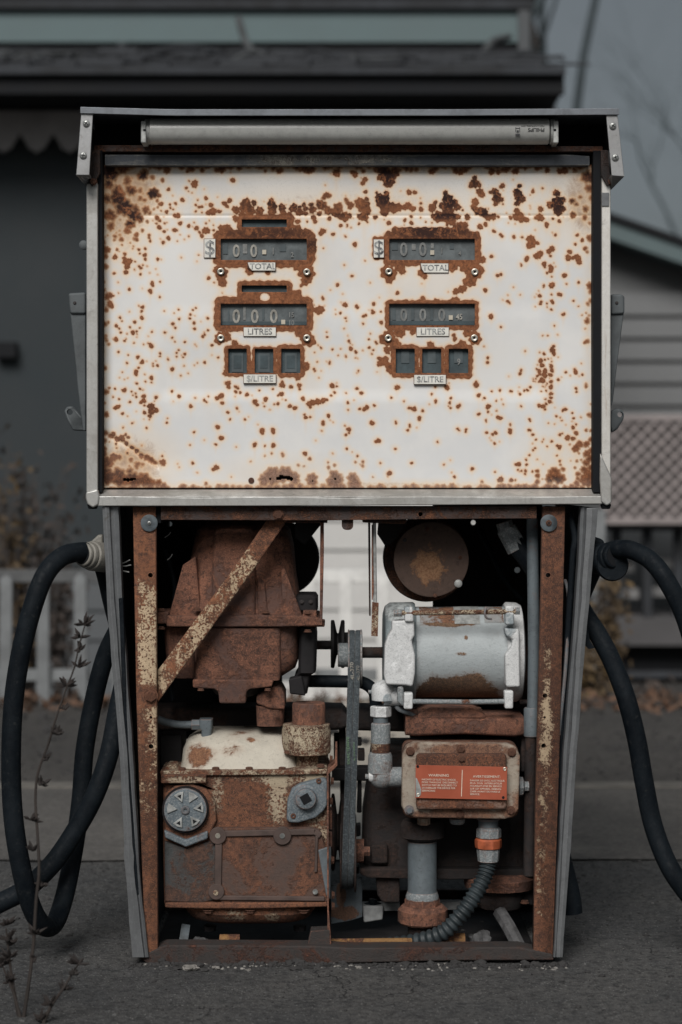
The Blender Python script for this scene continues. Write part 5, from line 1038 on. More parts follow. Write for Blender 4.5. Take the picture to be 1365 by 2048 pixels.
# ---- dark casting, lower right
dc = part('rear_casting', 'dark grimy casting, shade put into its colour, behind the junction box')
loft('casting_block', [(1500, 745, 1060, .18, .34, 8), (1640, 726, 1062, .18, .34, 8), (1742, 724, 1062, .18, .34, 8), (1748, 722, 1062, .17, .34, 8)], .18, CD, dc)
prism('casting_flange', [(720, 1738), (1068, 1738), (1068, 1756), (900, 1760), (735, 1756), (720, 1748)], .155, .3, CD, dc, .003)
prism('casting_skirt', [(752, 1756), (800, 1756), (800, 1806), (765, 1806), (755, 1790)], .17, .3, CD, dc, .004)
prism('casting_skirt', [(1000, 1756), (1068, 1756), (1068, 1812), (1000, 1806)], .17, .3, CD, dc, .004)
prism('casting_lug', [(742, 1690), (776, 1690), (776, 1728), (742, 1728)], .165, .2, CD, dc, .004)
lathe('rusty_flange', 'z', 1000, 1772, .19, [(-2, 60), (0, 70), (20, 74), (24, 66), (30, 60)], MT['cast_rust'], dc, 40)
lathe('flange_cup', 'z', 1000, 1822, .19, [(0, 22), (10, 44), (28, 52), (48, 52)], CD, dc, 36)
for x in (950, 1050): bolt(x, 1806, .16, 8, MT['bolt_rust'], dc, axis='z')

# ---- junction box
jb = part('junction_box', 'cream and rust junction box with a red warning plate')
JY = .02
prism('box_shell', rr(806, 1487, 1038, 1637, 18), .05, .11, MT['box_in'], jb, .004)
prism('box_lid', [(805, 1512), (812, 1492), (828, 1485), (1015, 1487), (1033, 1494), (1041, 1512), (1038, 1618), (1028, 1634), (1010, 1639), (830, 1636), (812, 1628), (803, 1612)], .030, .05, MT['box'], jb, .004)
prism('raised_lid', rr(833, 1508, 1014, 1620, 8), .016, .032, MT['box_in'], jb, .005)
for x, y, r, m in ((821, 1503, 8, 'bolt_rust'), (922, 1498, 8, 'bolt_rust'), (1024, 1505, 8, 'bolt_rust'), (819, 1620, 8.5, 'galv_dark'), (920, 1628, 8, 'bolt_rust'), (1022, 1621, 8, 'bolt_rust')): bolt(x, y, .0295, r, MT[m], jb)
for x, y in ((924, 1517), (921, 1611)): bolt(x, y, .0155, 7, MT['bolt_rust'], jb)
wp = prism('warning_plate', [(832, 1530), (1015, 1534), (1014, 1600), (831, 1596)], .0110, .0125, MT['red_plate'], jb, .0002, 'red warning plate in English and French, worn at its left edge')
for x, y in ((836, 1533), (1007, 1595)): lathe('plate_hole', 'y', x, y, .0104, [(0, 2.8), (1, 2.8)], MT['black'], jb, 12)
for x, y in ((1010, 1538), (837, 1590)): bolt(x, y, .0108, 3.6, MT['rivet'], jb, 'ring', name='rivet')
prism('bare_patch', [(832, 1555), (835, 1558), (840, 1570), (843, 1580), (842, 1590), (836, 1594), (832, 1594)], .0104, .0112, MT['pale_metal'], jb, 0)
TL = [text('WARNING', 878, 1551, 5.0, .0104, MT['white_ink'], jb, rot=-.8, wide=1.18)]
for i, s_ in enumerate(('HAZARD OF ELECTRIC SHOCK', 'MORE THAN ONE  DISCONNECT', 'SWITCH MAY BE REQUIRED TO', 'DE ENERGIZE THE DEVICE FOR', 'SERVICING')):
    TL.append(text(s_, 844, 1559.0 + i * 5.6, 3.5, .0104, MT['white_ink'], jb, rot=-.8, wide=(.98, .955, .985, .965, 1.1)[i], align='LEFT'))
TL.append(text('AVERTISSEMENT:', 974, 1553.5, 4.6, .0104, MT['white_ink'], jb, rot=-.8, wide=1.12))
for i, s_ in enumerate(('DANGER DE CHOC ELECTRIQUE.', "PLUS  D'UN  INTERRUPTEUR", 'POURRAIT ETRE EN SERVICE', 'SUR CET APPAREIL, DEBRAN-', 'CHER AVANT DE FAIRE LE', 'SERVICE.')):
    TL.append(text(s_, 940.5, 1561 + i * 5.5, 3.4, .0104, MT['white_ink'], jb, rot=-.8, wide=(.96, 1.04, 1.03, 1.0, 1.06, 1.06)[i], align='LEFT'))
merge(TL, 'warning_text', jb, MT['white_ink'])
prism('divider_line', [(924.5, 1540), (925.7, 1540), (924, 1593), (922.8, 1593)], .0103, .0112, MT['white_ink'], jb, 0)
lathe('side_knob', 'x', 1038, 1573, .07, [(0, 20), (8, 19), (12, 10), (20, 10)], MT['galv'], jb, 8)
lathe('drain_nut', 'z', 848, 1648, .07, [(-2, 10), (0, 13), (12, 13), (13, 15)], MT['box'], jb, 6)
lathe('blank_plug', 'z', 915, 1645, .07, [(-3, 12), (0, 15), (8, 16)], MT['galv'], jb, 20)
gl = part('cable_gland', 'grey cable gland with an orange ring')
lathe('gland_neck', 'z', 977, 1652, .07, [(-2, 20), (12, 20), (13, 23), (16, 23)], MT['galv_dark'], gl, 24)
lathe('gland_nut', 'z', 978, 1676, .07, [(0, 22), (2, 25), (18, 25), (22, 21)], MT['galv'], gl, 8)
lathe('orange_ring', 'z', 977, 1697, .07, [(0, 22), (2, 26), (8, 27), (18, 27), (21, 24)], MT['orange_ring'], gl, 10)
lathe('gland_cap', 'z', 977, 1722, .07, [(-2, 15), (0, 21), (20, 23), (25, 23)], MT['galv'], gl, 10)
pts = spline([at(978, 1724, .07), at(970, 1752, .065), at(950, 1790, .055), at(922, 1830, .05), at(885, 1866, .055), at(830, 1884, .075), at(770, 1892, .10), at(700, 1896, .13)], 26)
bm = bmesh.new(); b_tube(bm, pts, [.0128 * (1 + .13 * math.sin(i * 1.05)) for i in range(len(pts))], 16); finish('flexible_conduit', bm, MT['conduit'], pump, 'black ribbed conduit curving down to the base', smooth=60)
# ---- conduit fittings left of the box
cf = part('conduit_fitting', 'speckled grey cast conduit fittings left of the junction box')
lathe('tee_body', 'z', 768, 1400, .10, [(0, 24), (20, 25), (30, 22), (38, 12), (40, 4)], bell, cf, 32)
lathe('tee_arm', 'x', 768, 1391, .10, [(0, 20), (36, 20)], bell, cf, 28)
lathe('tee_plug', 'x', 737, 1384, .10, [(0, 4), (8, 4), (9, 9), (14, 9)], MT['galv'], cf, 12)
lathe('tee_nut', 'z', 762, 1432, .10, [(-2, 18), (0, 21), (18, 21), (20, 19)], bell, cf, 6)
lathe('nipple', 'z', 762, 1446, .10, [(0, 15), (14, 15)], MT['galv_dark'], cf, 24)
lathe('coupling', 'z', 762, 1486, .10, [(0, 19.5), (38, 19.5), (40, 18)], MT['galv'], cf, 32)
lathe('rust_ring', 'z', 762, 1504, .10, [(0, 18), (3, 18.8), (18, 18.8)], MT['cream_ring'], cf, 32)
lathe('elbow_neck', 'z', 761, 1545, .10, [(0, 25), (34, 24), (40, 21)], MT['galv'], cf, 32)
bm = bmesh.new(); b_lathe(bm, 'z', 764, 1553, .10, [(-25 + 50 * i / 14, 25 * math.sqrt(max(0, 1 - (-1 + i / 7) ** 2))) for i in range(15)], 28); b_lathe(bm, 'x', 764, 1554, .10, [(0, 20), (40, 20), (42, 22), (50, 22)], 28); finish('elbow_bend', bm, MT['galv'], cf)
lathe('elbow_boss', 'x', 738, 1553, .095, [(0, 9), (3, 11), (14, 11)], bell, cf, 20); lathe('boss_screw', 'x', 731, 1553, .095, [(0, 5), (8, 5)], MT['galv'], cf, 8)
# ---- vertical pipes
vp = part('suction_pipe', 'grey vertical pipe below the junction box')
lathe('pipe_flange', 'z', 845, 1680, .12, [(0, 30), (8, 44), (30, 44), (40, 38)], CD, vp, 32)
lathe('pipe', 'z', 845, 1786, .12, [(0, 30), (8, 29), (104, 29)], MT['galv_dark'], vp, 36)
lathe('pipe_lip', 'z', 845, 1797, .12, [(0, 33), (6, 33), (14, 30)], MT['galv'], vp, 32)
lathe('union_nut', 'z', 845, 1812, .12, [(0, 35), (14, 35), (18, 32)], CR, vp, 8)
lathe('union_collar', 'z', 846, 1846, .12, [(0, 46), (4, 50), (28, 50), (36, 42)], CR, vp, 12)
lathe('lower_pipe', 'z', 846, 1884, .12, [(0, 30), (40, 30)], CD, vp, 24)
rc_ = part('riser_conduit', 'tall blue-grey conduit beside the right post')
tube('riser', [at(1065, 1036, .08), at(1066, 1120, .08), at(1068, 1300, .08), at(1066, 1425, .08)], .0096, MT['galv_dark'], rc_, 20)
lathe('riser_coupling', 'z', 1063, 1472, .08, [(-2, 13), (0, 15), (54, 15), (57, 13)], MT['galv_dark'], rc_, 24)
tube('riser_tail', [at(1062, 1475, .08), at(1060, 1560, .08), at(1058, 1750, .08)], .009, CD, rc_, 14)
hs_ = part('delivery_hose', 'black hose end with a dull metal ferrule at the upper right')
tube('hose_tail', [at(1030, 1085, .10), at(1056, 1118, .10), at(1074, 1150, .12), at(1080, 1200, .16)], .017, MT['rubber'], hs_, 18)
bm = bmesh.new(); b_tube(bm, [at(1008, 1044, .10), at(1012, 1056, .10), at(1013, 1058, .10), at(1036, 1098, .10)], [.014, .014, .017, .0185], 10); finish('ferrule', bm, MT['galv'], hs_)
# ---- yellow pipe and rubble in the base
tube('yellow_pipe', [at(660, 1884, .07), at(760, 1883, .07), at(862, 1882, .07)], .0055, MT['yellow_pipe'], pump, 12)
tube('yellow_pipe', [at(440, 1882, .065), at(480, 1882, .065)], .011, MT['yellow_pipe'], pump, 14)
tube('yellow_pipe', [at(885, 1880, .075), at(930, 1881, .075)], .012, MT['yellow_pipe'], pump, 14)
def rock(name, px, py, Y, r, mat, parent, seed, sq=.6, label=None):
    bm = bmesh.new(); bmesh.ops.create_icosphere(bm, subdivisions=3, radius=1); c = at(px, py, Y); k = r * S * K(Y)
    for v in bm.verts:
        n = mnoise.noise(v.co * 1.6 + Vector((seed, 0, 0))) * .55 + mnoise.noise(v.co * 4 + Vector((seed, 3, 0))) * .22
        v.co = c + v.co * (1 + n) * k * 1.0; v.co.z = c.z + (v.co.z - c.z) * sq
    return finish(name, bm, mat, parent, label, smooth=50)
MT['rubble'] = m_plain('grey_rubble', (0.07, 0.07, 0.072), 0.9, 0, 0.45, 60, 0.8)
rock('rubble', 960, 1884, .08, 26, MT['rubble'], pump, 3, .8); rock('rubble', 400, 1886, .08, 18, MT['rubble'], pump, 5)
tube('fallen_strut', [at(1000, 1826, .13), at(1020, 1858, .09), at(1040, 1898, .06)], .012, MT['rubble'], pump, 8)
tube('fallen_strut', [at(372, 1852, .10), at(366, 1890, .08)], .010, MT['washer'], pump, 4, 2)

# ---- hoses with their swivels
def hose(pts, r=19.5, label=None):
    P3 = [at(x, y, Y) for x, y, Y in pts]
    return tube('fuel_hose', P3, r * S, MT['rubber'], pump, 24, 8, label)
hose([(190, 1106, .03), (160, 1104, .0), (122, 1115, -.03), (88, 1155, -.05), (58, 1240, -.06), (36, 1340, -.06), (25, 1440, -.06), (23, 1560, -.06), (30, 1660, -.06), (48, 1760, -.05), (66, 1820, -.03), (88, 1852, .0), (110, 1846, .05), (130, 1790, .10), (148, 1700, .13), (162, 1600, .15), (170, 1500, .16), (188, 1400, .17), (212, 1310, .17), (245, 1240, .17), (262, 1180, .2)], 19.5, 'thick black hose looping from the left swivel down to the ground')
hose([(-60, 1836, .02), (0, 1806, .03), (52, 1778, .04), (105, 1728, .06), (152, 1660, .07), (190, 1590, .07), (218, 1510, .08), (236, 1420, .1), (250, 1350, .14), (256, 1250, .2)], 20, 'black hose crossing the loop and leaving the picture at the left')
hose([(196, 1112, .06), (208, 1150, .07), (222, 1210, .09), (238, 1270, .12)], 15, 'short black hose running down behind the left trim')
hose([(1214, 1104, .03), (1240, 1098, .0), (1268, 1102, -.02), (1305, 1124, -.04), (1340, 1172, -.05), (1372, 1240, -.05), (1395, 1330, -.05), (1420, 1500, -.05), (1432, 1680, -.04), (1436, 1780, 0)], 18.5, 'black hose arching from the right swivel out of the picture')
hose([(1150, 1190, .12), (1172, 1232, .09), (1200, 1275, .07), (1228, 1330, .06), (1254, 1400, .05), (1274, 1480, .05), (1288, 1560, .05), (1304, 1640, .05), (1326, 1705, .04), (1352, 1755, .03), (1395, 1812, .03)], 19.5, 'black hose falling from behind the right trim to the lower right corner')
hose([(1200, 1120, .07), (1182, 1160, .08), (1160, 1210, .1)], 14, 'short black hose running down behind the right trim')
bm = bmesh.new(); b_tube(bm, spline([at(1118, 1640, .08), at(1130, 1720, .08), at(1140, 1780, .08), at(1145, 1826, .08)], 6), [.008 + .009 * min(1, i / 14) for i in range(19)], 16); finish('hose_end', bm, MT['rubber'], pump, 'black hose end hanging just above the ground by the right trim')
prism('torn_tape', [(1162, 1258), (1176, 1256), (1180, 1280), (1190, 1296), (1178, 1298), (1170, 1290)], .03, .034, MT['rubber'], pump, 0)
def swivel(px, py, mat, parent, label, sg):
    o = part('hose_swivel', label); c = at(px, py, .02); ax = Vector((-.55 * sg, -.72, .12)).normalized()
    for i, (a, b, r) in enumerate(((-.030, .006, 30), (.006, .016, 27), (.016, .024, 24))):
        bm = bmesh.new(); b_tube(bm, [c - ax * a * -1 if 0 else c + ax * a, c + ax * b], r * S, 32); finish('swivel_body' if i == 0 else 'swivel_ring', bm, mat, o, bevel=.003)
    bm = bmesh.new(); b_tube(bm, [c + ax * .0235, c + ax * .0245], 19.5 * S, 24); finish('swivel_bore', bm, MT['black'], o)
    return o
MT['cream_plastic'] = m_rusty('worn_cream_swivel', (0.22, 0.21, 0.185), 0.22, 26, rust=((0.12, 0.1, 0.08), (0.09, 0.075, 0.06), (0.04, 0.035, 0.03)), grime=.5, rough=.5, bump=.2)
s1 = swivel(186, 1112, MT['cream_plastic'], pump, 'grey-cream swivel holding the left hose', 1)
prism('swivel_neck', [(172, 1092), (196, 1070), (206, 1068), (206, 1096), (190, 1104)], .03, .05, MT['cream_plastic'], s1, .004)
s2 = swivel(1208, 1116, MT['rubber'], pump, 'black swivel holding the right hose', -1)
prism('swivel_neck', [(1186, 1072), (1210, 1080), (1214, 1140), (1184, 1150)], .03, .07, MT['rubber'], s2, .006)
lathe('swivel_lip', 'y', 1226, 1130, .0, [(0, 30), (8, 33)], MT['rubber'], s2, 28)

# loose wires poking out of the side
for i, (a, b_) in enumerate((((236, 1131, .05), (262, 1130, .03)), ((236, 1128, .05), (260, 1120, .03)), ((238, 1136, .05), (258, 1144, .03)))):
    tube('loose_wire', [at(*a), at((a[0] + b_[0]) / 2, (a[1] + b_[1]) / 2 + 2, .04), at(*b_)], .0011, MT['pale_metal'], pump, 6)
for i, (x0, y0, x1, y1) in enumerate(((335, 1120, 345, 1108), (330, 1075, 342, 1064))):
    tube('loose_wire', [at(x0, y0, .1), at((x0 + x1) / 2 + 2, (y0 + y1) / 2, .1), at(x1, y1, .1)], .0008, MT['pale_metal'], pump, 6)
# cables hanging in the dark behind the meters and the junction box
tube('inner_cable', [at(330, 1100, .14), at(350, 1180, .15), at(334, 1290, .16), at(345, 1400, .16)], .004, MT['rubber'], pump, 10)
tube('inner_cable', [at(960, 1060, .3), at(985, 1110, .26), at(1010, 1160, .25), at(1046, 1200, .25)], .0045, MT['rubber'], pump, 10)
tube('motor_lead', [at(790, 1408, .11), at(800, 1420, .09), at(822, 1428, .085), at(840, 1440, .09)], .0036, MT['galv_dark'], pump, 10)

# ================================================================== SETTING
def m_ground(name, c0, c1, c2, speck, sc=1.0, lit_patch=None, bump=1.0, bd=.004, crack=False):
    t = NT(name); n1 = t.noise(3.2 * sc, 6, .65); n2 = t.noise(60 * sc, 6, .75); n3 = t.noise(240 * sc, 3, .7)
    v = t.vor(260 * sc, 'F1', 'Color'); vd = t.vor(260 * sc)
    sep = t.n('ShaderNodeSeparateColor'); t.l(v, sep.inputs[0])
    c = t.mix(t.rng(n1, .35, .65), c0, c1); c = t.mix(t.rng(n2, .42, .66, 0, .75), c, c2)
    c = t.mix(t.math('MULTIPLY', t.rng(sep.outputs[0], .84, .98, 0, .7), t.rng(vd, .5, .25)), c, speck)
    c = t.mix(t.rng(n3, .58, .72, 0, .5), c, tuple(x * .35 for x in c0))
    c = t.mix(t.rng(t.noise(110 * sc, 4, .75), .44, .36, 0, .7), c, tuple(x * 1.9 for x in c0))
    if crack:
        wv = t.n('ShaderNodeTexVoronoi', feature='DISTANCE_TO_EDGE'); wv.inputs['Scale'].default_value = 2.3
        dn = t.n('ShaderNodeVectorMath', operation='ADD'); nz = t.n('ShaderNodeTexNoise'); nz.inputs['Scale'].default_value = 9; nz.inputs['Detail'].default_value = 6; t.l(t.tc, nz.inputs['Vector'])
        sc_ = t.n('ShaderNodeVectorMath', operation='SCALE'); sc_.inputs['Scale'].default_value = .22; t.l(nz.outputs['Color'], sc_.inputs[0]); t.l(t.tc, dn.inputs[0]); t.l(sc_.outputs[0], dn.inputs[1]); t.l(dn.outputs[0], wv.inputs['Vector'])
        c = t.mix(t.math('MULTIPLY', t.rng(wv.outputs[0], .006, .001), t.rng(n1, .42, .6)), c, (.012, .012, .013))
    if lit_patch:  # ellipse of brightness painted into the ground colour
        sx = t.n('ShaderNodeSeparateXYZ'); t.l(t.tc, sx.inputs[0]); (x0, y0, rx, ry, pc) = lit_patch
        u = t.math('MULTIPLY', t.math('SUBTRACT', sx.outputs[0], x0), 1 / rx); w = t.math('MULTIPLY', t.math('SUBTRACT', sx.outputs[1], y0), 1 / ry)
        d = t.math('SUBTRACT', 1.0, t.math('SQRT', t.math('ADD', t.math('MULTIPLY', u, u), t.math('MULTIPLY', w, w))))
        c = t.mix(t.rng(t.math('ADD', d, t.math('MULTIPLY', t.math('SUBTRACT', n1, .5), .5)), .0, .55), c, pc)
    t.l(c, t.b.inputs['Base Color']); t.b.inputs['Roughness'].default_value = .92; t.b.inputs['Specular IOR Level'].default_value = .25
    h = t.math('ADD', t.math('MULTIPLY', n2, 1.0), t.math('ADD', t.math('MULTIPLY', n3, .35), t.math('MULTIPLY', vd, -.4))); t.bump(h, bump, bd); return t.m
MT['asphalt'] = m_ground('worn_asphalt', (.066, .067, .068), (.098, .096, .093), (.020, .021, .023), (.26, .26, .25), crack=True)
MT['concrete'] = m_ground('concrete_painted_bright', (.088, .084, .080), (.125, .118, .11), (.055, .053, .052), (.16, .155, .15), 1, (0.03, 2.1, .55, 2.4, (.46, .43, .38)), .4, .002)  # bright ground behind the pump is painted into the concrete here
MT['yard'] = m_ground('gravel_yard', (.060, .058, .056), (.085, .08, .075), (.03, .028, .027), (.20, .19, .18), .6, (0.02, 2.6, .62, 2.4, (.46, .42, .36)), 1.0, .006)  # gravel carries the same painted brightness behind the pump
MT['kerb'] = m_plain('pale_kerb', (.115, .108, .097), .9, 0, .3, 14, .6)
# ground sheet: fine grid near the pump, huge quads beyond
def axis_vals(a, b, step, far): 
    v = [a]; 
    while v[-1] < b: v.append(v[-1] + step)
    return [-far * f for f in (1, .4, .1)][:3] + v + [far * f for f in (.1, .4, 1)]
gx = [-250, -80, -20, -6] + [(-1.1 + i * .02) for i in range(111)] + [6, 20, 80, 250]
gy = [-60, -12, -3, -1.6] + [(-.62 + i * .016) for i in range(93)] + [1.2, 2, 3.4, 3.8]
def ground_z(x, y):
    if abs(x) < 1.15 and -.65 < y < .9:
        e = min(1, (1.15 - abs(x)) / .1, (y + .65) / .1, (.9 - y) / .1)
        return e * (mnoise.fractal(Vector((x * 5, y * 5, 1)), 1, 2, 4) * .004 + mnoise.noise(Vector((x * 30, y * 30, 2))) * .0016) - .001
    return 0.0
bm = bmesh.new(); G = [[bm.verts.new((x, y, ground_z(x, y))) for x in gx] for y in gy]
for a, b in zip(G, G[1:]):
    for i in range(len(gx) - 1): bm.faces.new((a[i], a[i + 1], b[i + 1], b[i]))
tag(finish('ground', bm, MT['asphalt'], smooth=60), kind='structure')
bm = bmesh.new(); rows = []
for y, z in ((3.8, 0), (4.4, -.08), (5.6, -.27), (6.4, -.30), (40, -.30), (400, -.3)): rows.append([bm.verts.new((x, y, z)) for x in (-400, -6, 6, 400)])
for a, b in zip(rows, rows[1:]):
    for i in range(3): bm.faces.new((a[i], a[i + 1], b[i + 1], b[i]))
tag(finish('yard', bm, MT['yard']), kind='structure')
def sheet(name, x0, x1, y0, y1, z, mat, jag=0):
    bm = bmesh.new(); n = 60 if jag else 1; lo = []; hi = []
    for i in range(n + 1):
        x = x0 + (x1 - x0) * i / n
        lo.append(bm.verts.new((x, y0 + jag * mnoise.noise(Vector((x * 4, 3, 1))), z))); hi.append(bm.verts.new((x, y1, z)))
    for i in range(n): bm.faces.new((lo[i], lo[i + 1], hi[i + 1], hi[i]))
    return tag(finish(name, bm, mat), kind='structure')
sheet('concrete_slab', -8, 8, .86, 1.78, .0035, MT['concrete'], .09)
bm = bmesh.new(); b_box(bm, (-12, 1.78, 0), (12, 1.86, .009)); tag(finish('kerb', bm, MT['kerb'], bevel=.004), kind='structure')
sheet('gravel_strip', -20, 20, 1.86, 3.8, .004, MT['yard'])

# cracks of broken mortar and chips round the foot of the pump
MT['chip'] = m_plain('pale_concrete_chip', (.22, .21, .195), .9, 0, .35, 60, .6)
MT['chip_mid'] = m_plain('mid_grit', (.10, .10, .098), .9, 0, .4, 60, .6); MT['chip_dark'] = m_plain('dark_chip', (.035, .034, .034), .9, 0, .35, 60, .6)
for i, (px, py, r, m) in enumerate(((382, 1938, 14, 'chip'), (432, 1933, 8, 'chip'), (497, 1940, 6, 'chip'), (352, 1936, 10, 'chip_dark'), (410, 1940, 8, 'chip_dark'), (590, 1938, 12, 'chip_dark'), (618, 1932, 9, 'chip_dark'))):
    Y = -.02 - .0018 * (py - 1930); c = Vector(((px - 682.5) * S, Y, 0))
    o = rock('concrete_chip', px, 1930, Y, r, MT[m], None, 20 + i, .35)
    o.location.z = .0012 - min(v.co.z for v in o.data.vertices) - .002
    tag(o, ['flat pale mortar flake under the left half of the base rail', 'small pale concrete chip right of the flat mortar flake', 'tiny whitish concrete chip below the middle of the left half of the base', 'dark chip left of the flat mortar flake', 'dark chip between the two pale flakes', 'flat dark chip below the middle of the base rail', 'small dark chip against the middle of the base rail'][i], 'concrete chip', 'chips of concrete at the foot of the pump')
def scatter(name, n, xr, yr, rr_, mat, seed, label, sq=.55, zf=ground_z):
    rnd = random.Random(seed); V = []; F = []
    bm = bmesh.new(); bmesh.ops.create_icosphere(bm, subdivisions=1, radius=1); iv = [tuple(v.co) for v in bm.verts]; fi = [tuple(v.index for v in f.verts) for f in bm.faces]; bm.free()
    fi = [f for f in fi if sum(iv[q][2] for q in f) > -1.2]
    for _ in range(n):
        x, y = rnd.uniform(*xr), rnd.uniform(*yr); r = rnd.uniform(*rr_) * (1 + (rnd.random() < .04) * 1.4); z = zf(x, y) if zf else .004
        a_, b_, k0 = rnd.uniform(.7, 1.3), rnd.uniform(.7, 1.3), len(V); th = rnd.uniform(0, 3.1); c_, s_ = math.cos(th), math.sin(th)
        for q in iv:
            j = 1 + rnd.uniform(-.25, .25); X_, Y_ = q[0] * r * a_ * j, q[1] * r * b_ * j; V.append((x + X_ * c_ - Y_ * s_, y + X_ * s_ + Y_ * c_, z + q[2] * r * sq * j + r * sq * .3))
        F += [tuple(k0 + q for q in f) for f in fi]
    me = bpy.data.meshes.new(name); me.from_pydata(V, [], F); me.materials.append(mat); o = bpy.data.objects.new(name, me); COL.objects.link(o)
    return tag(o, label, 'pebbles', kind='stuff')
scatter('base_dirt', 900, (-.345, .36), (-.012, .012), (.0012, .0042), MT['chip_dark'], 14, 'dirt and crumbs banked against the base rail of the pump', .7)
scatter('mortar_crumbs', 110, (-.335, .36), (-.030, .010), (.0012, .0034), MT['chip'], 15, 'pale mortar crumbs along the base rail of the pump', .6)
scatter('pebbles', 1100, (-.95, .95), (-.5, .88), (.0006, .0018), MT['chip_mid'], 4, 'pale grit scattered over the dark asphalt')
scatter('grit', 5200, (-.9, .9), (-.45, .88), (.0008, .0028), MT['chip_dark'], 5, 'dark grit scattered over the dark asphalt')
scatter('gravel', 1500, (-2.4, 2.4), (1.9, 3.7), (.004, .012), MT['chip_dark'], 6, 'gravel in front of the picket fence', zf=None)

# ---- leaf litter
def m_leaf(name, a, b):
    t = NT(name); t.l(t.mix(t.rng(t.noise(9, 4, .6), .35, .65), a, b), t.b.inputs['Base Color']); t.b.inputs['Roughness'].default_value = .8; return t.m
MT['litter'] = m_leaf('dry_leaf_litter', (.12, .062, .036), (.06, .04, .028)); MT['leaf_gold'] = m_leaf('ochre_leaf', (.12, .078, .034), (.06, .042, .026)); MT['leaf_brown'] = m_leaf('brown_leaf', (.055, .040, .032), (.034, .029, .027))
MT['bark'] = m_plain('dark_bark', (.055, .047, .043), .9, 0, .3, 10, .8); MT['stem'] = m_plain('weed_stem', (.028, .022, .019), .85, 0, .3, 30, .3); MT['seed'] = m_leaf('dark_seed_head', (.022, .016, .014), (.014, .011, .010))
def leaves(bm, centre, n, spread, size, rnd):
    for _ in range(n):
        p = centre + Vector([rnd.gauss(0, 1) * s for s in spread]); a = Vector([rnd.uniform(-1, 1) for _ in range(3)]).normalized(); b = a.orthogonal().normalized(); s = size * rnd.uniform(.6, 1.3)
        v = [bm.verts.new(q) for q in (p - a * s, p + b * s * .45, p + a * s, p - b * s * .45)]; bm.faces.new(v)
rnd = random.Random(8); bm = bmesh.new()
for _ in range(1500):
    x = rnd.uniform(-2.6, 2.6); y = 3.5 + rnd.gauss(0, .13); leaves(bm, Vector((x, y, .025)), 1, (0, 0, .012), .022, rnd)
tag(finish('leaf_litter', bm, MT['litter'], smooth=10), 'strip of brown fallen leaves along the foot of the picket fence', 'fallen leaves', kind='stuff')

# ---- picket fence
MT['fence'] = m_plain('weathered_white_paint', (.60, .60, .585), .7, 0, .22, 8, .3); MT['rail_dimmed'] = m_plain('dark_dimmed_white_paint', (.085, .088, .09), .8, 0, .3, 8, .3); MT['fence_dimmed'] = m_plain('dimmed_white_paint', (.165, .175, .18), .75, 0, .3, 8, .3)  # dimmed copies of the white paint put the edge dimness into the colour
fence = empty('picket_fence', 'low white picket fence standing behind the pump', 'fence', (0, 3.6, 0)); FY = 3.6
bm = bmesh.new(); lo = at(0, 1166, FY).z; hi = at(0, 1140, FY).z
b_box(bm, (-.35, .03, lo), (.30, .055, hi)); finish('top_rail', bm, MT['fence'], fence, bevel=.003)
bm = bmesh.new(); b_box(bm, (-2.4, .03, lo), (-.352, .055, hi)); finish('top_rail', bm, MT['rail_dimmed'], fence, 'left length of the top rail, dimness put into its colour', bevel=.003)
bm = bmesh.new(); b_box(bm, (-2.4, .03, .08), (.30, .055, .12)); finish('bottom_rail', bm, MT['fence_dimmed'], fence, bevel=.003)
w_ = 12.5 * S * K(FY); zt = at(0, 1146, FY).z
bm = bmesh.new(); vs = [(-w_, 0), (w_, 0), (w_, zt - .02), (0, zt), (-w_, zt - .02)]
f = [bm.verts.new((x, 0, z)) for x, z in vs]; g = [bm.verts.new((x, .025, z)) for x, z in vs]; bm.faces.new(f); bm.faces.new(g[::-1])
for i in range(5): bm.faces.new((f[i], g[i], g[(i + 1) % 5], f[(i + 1) % 5]))
pk = finish('picket', bm, MT['fence'], fence, bevel=.002)
k_ = S * K(FY)
for i in range(-5, 9):
    px = 162 + 76.0 * i - (2 if i > 4 else 0); o = pk if i == -5 else pk.copy()
    if i != -5: COL.objects.link(o)
    if px < 400 and i == -4: o.data = pk.data.copy(); o.data.materials[0] = MT['fence_dimmed']; grey_me = o.data  # left pickets get the dimmed copy, shade painted in
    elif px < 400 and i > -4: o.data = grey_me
    o.location = ((px - 682.5) * k_, 0, random.uniform(-.006, .004)); o.rotation_euler = (0, random.uniform(-.01, .01), 0)

# ---- the main house, Y = 6.4
HY_ = 6.4; k3 = S * K(HY_)
def X3(px, Y=HY_): return (px - 682.5) * S * K(Y)
def Z3(py, Y=HY_): return EYE + (950 - py) * S * K(Y)
MT['slate'] = m_plain('slate_grey_wall', (.027, .034, .038), .85, 0, .15, 1.5, .1); MT['white_siding'] = m_plain('white_siding', (.50, .495, .48), .8, 0, .08, 3, .1)
MT['grey_siding'] = m_plain('grey_siding', (.085, .092, .098), .85, 0, .12, 3, .1); MT['dark_trim'] = m_plain('near_black_trim', (.012, .013, .015), .8, 0, .3, 4, .1, spec=.2)
MT['shingle'] = m_plain('dark_shingle', (.030, .033, .038), .9, 0, .5, 6, .6); MT['trim_mauve'] = m_plain('grey_mauve_trim', (.27, .26, .26), .85, 0, .2, 5, .2)
MT['dull_cable'] = m_plain('dull_grey_cable', (.06, .065, .068), .85, 0, .2, 5, .2); MT['upper_wall'] = m_plain('blue_grey_cladding', (.12, .165, .172), .85, 0, .10, 1.5, .1)
house = empty('house', 'dark slate house with deep black eaves and white lapped siding behind the pump', 'house', (0, HY_, -.3))
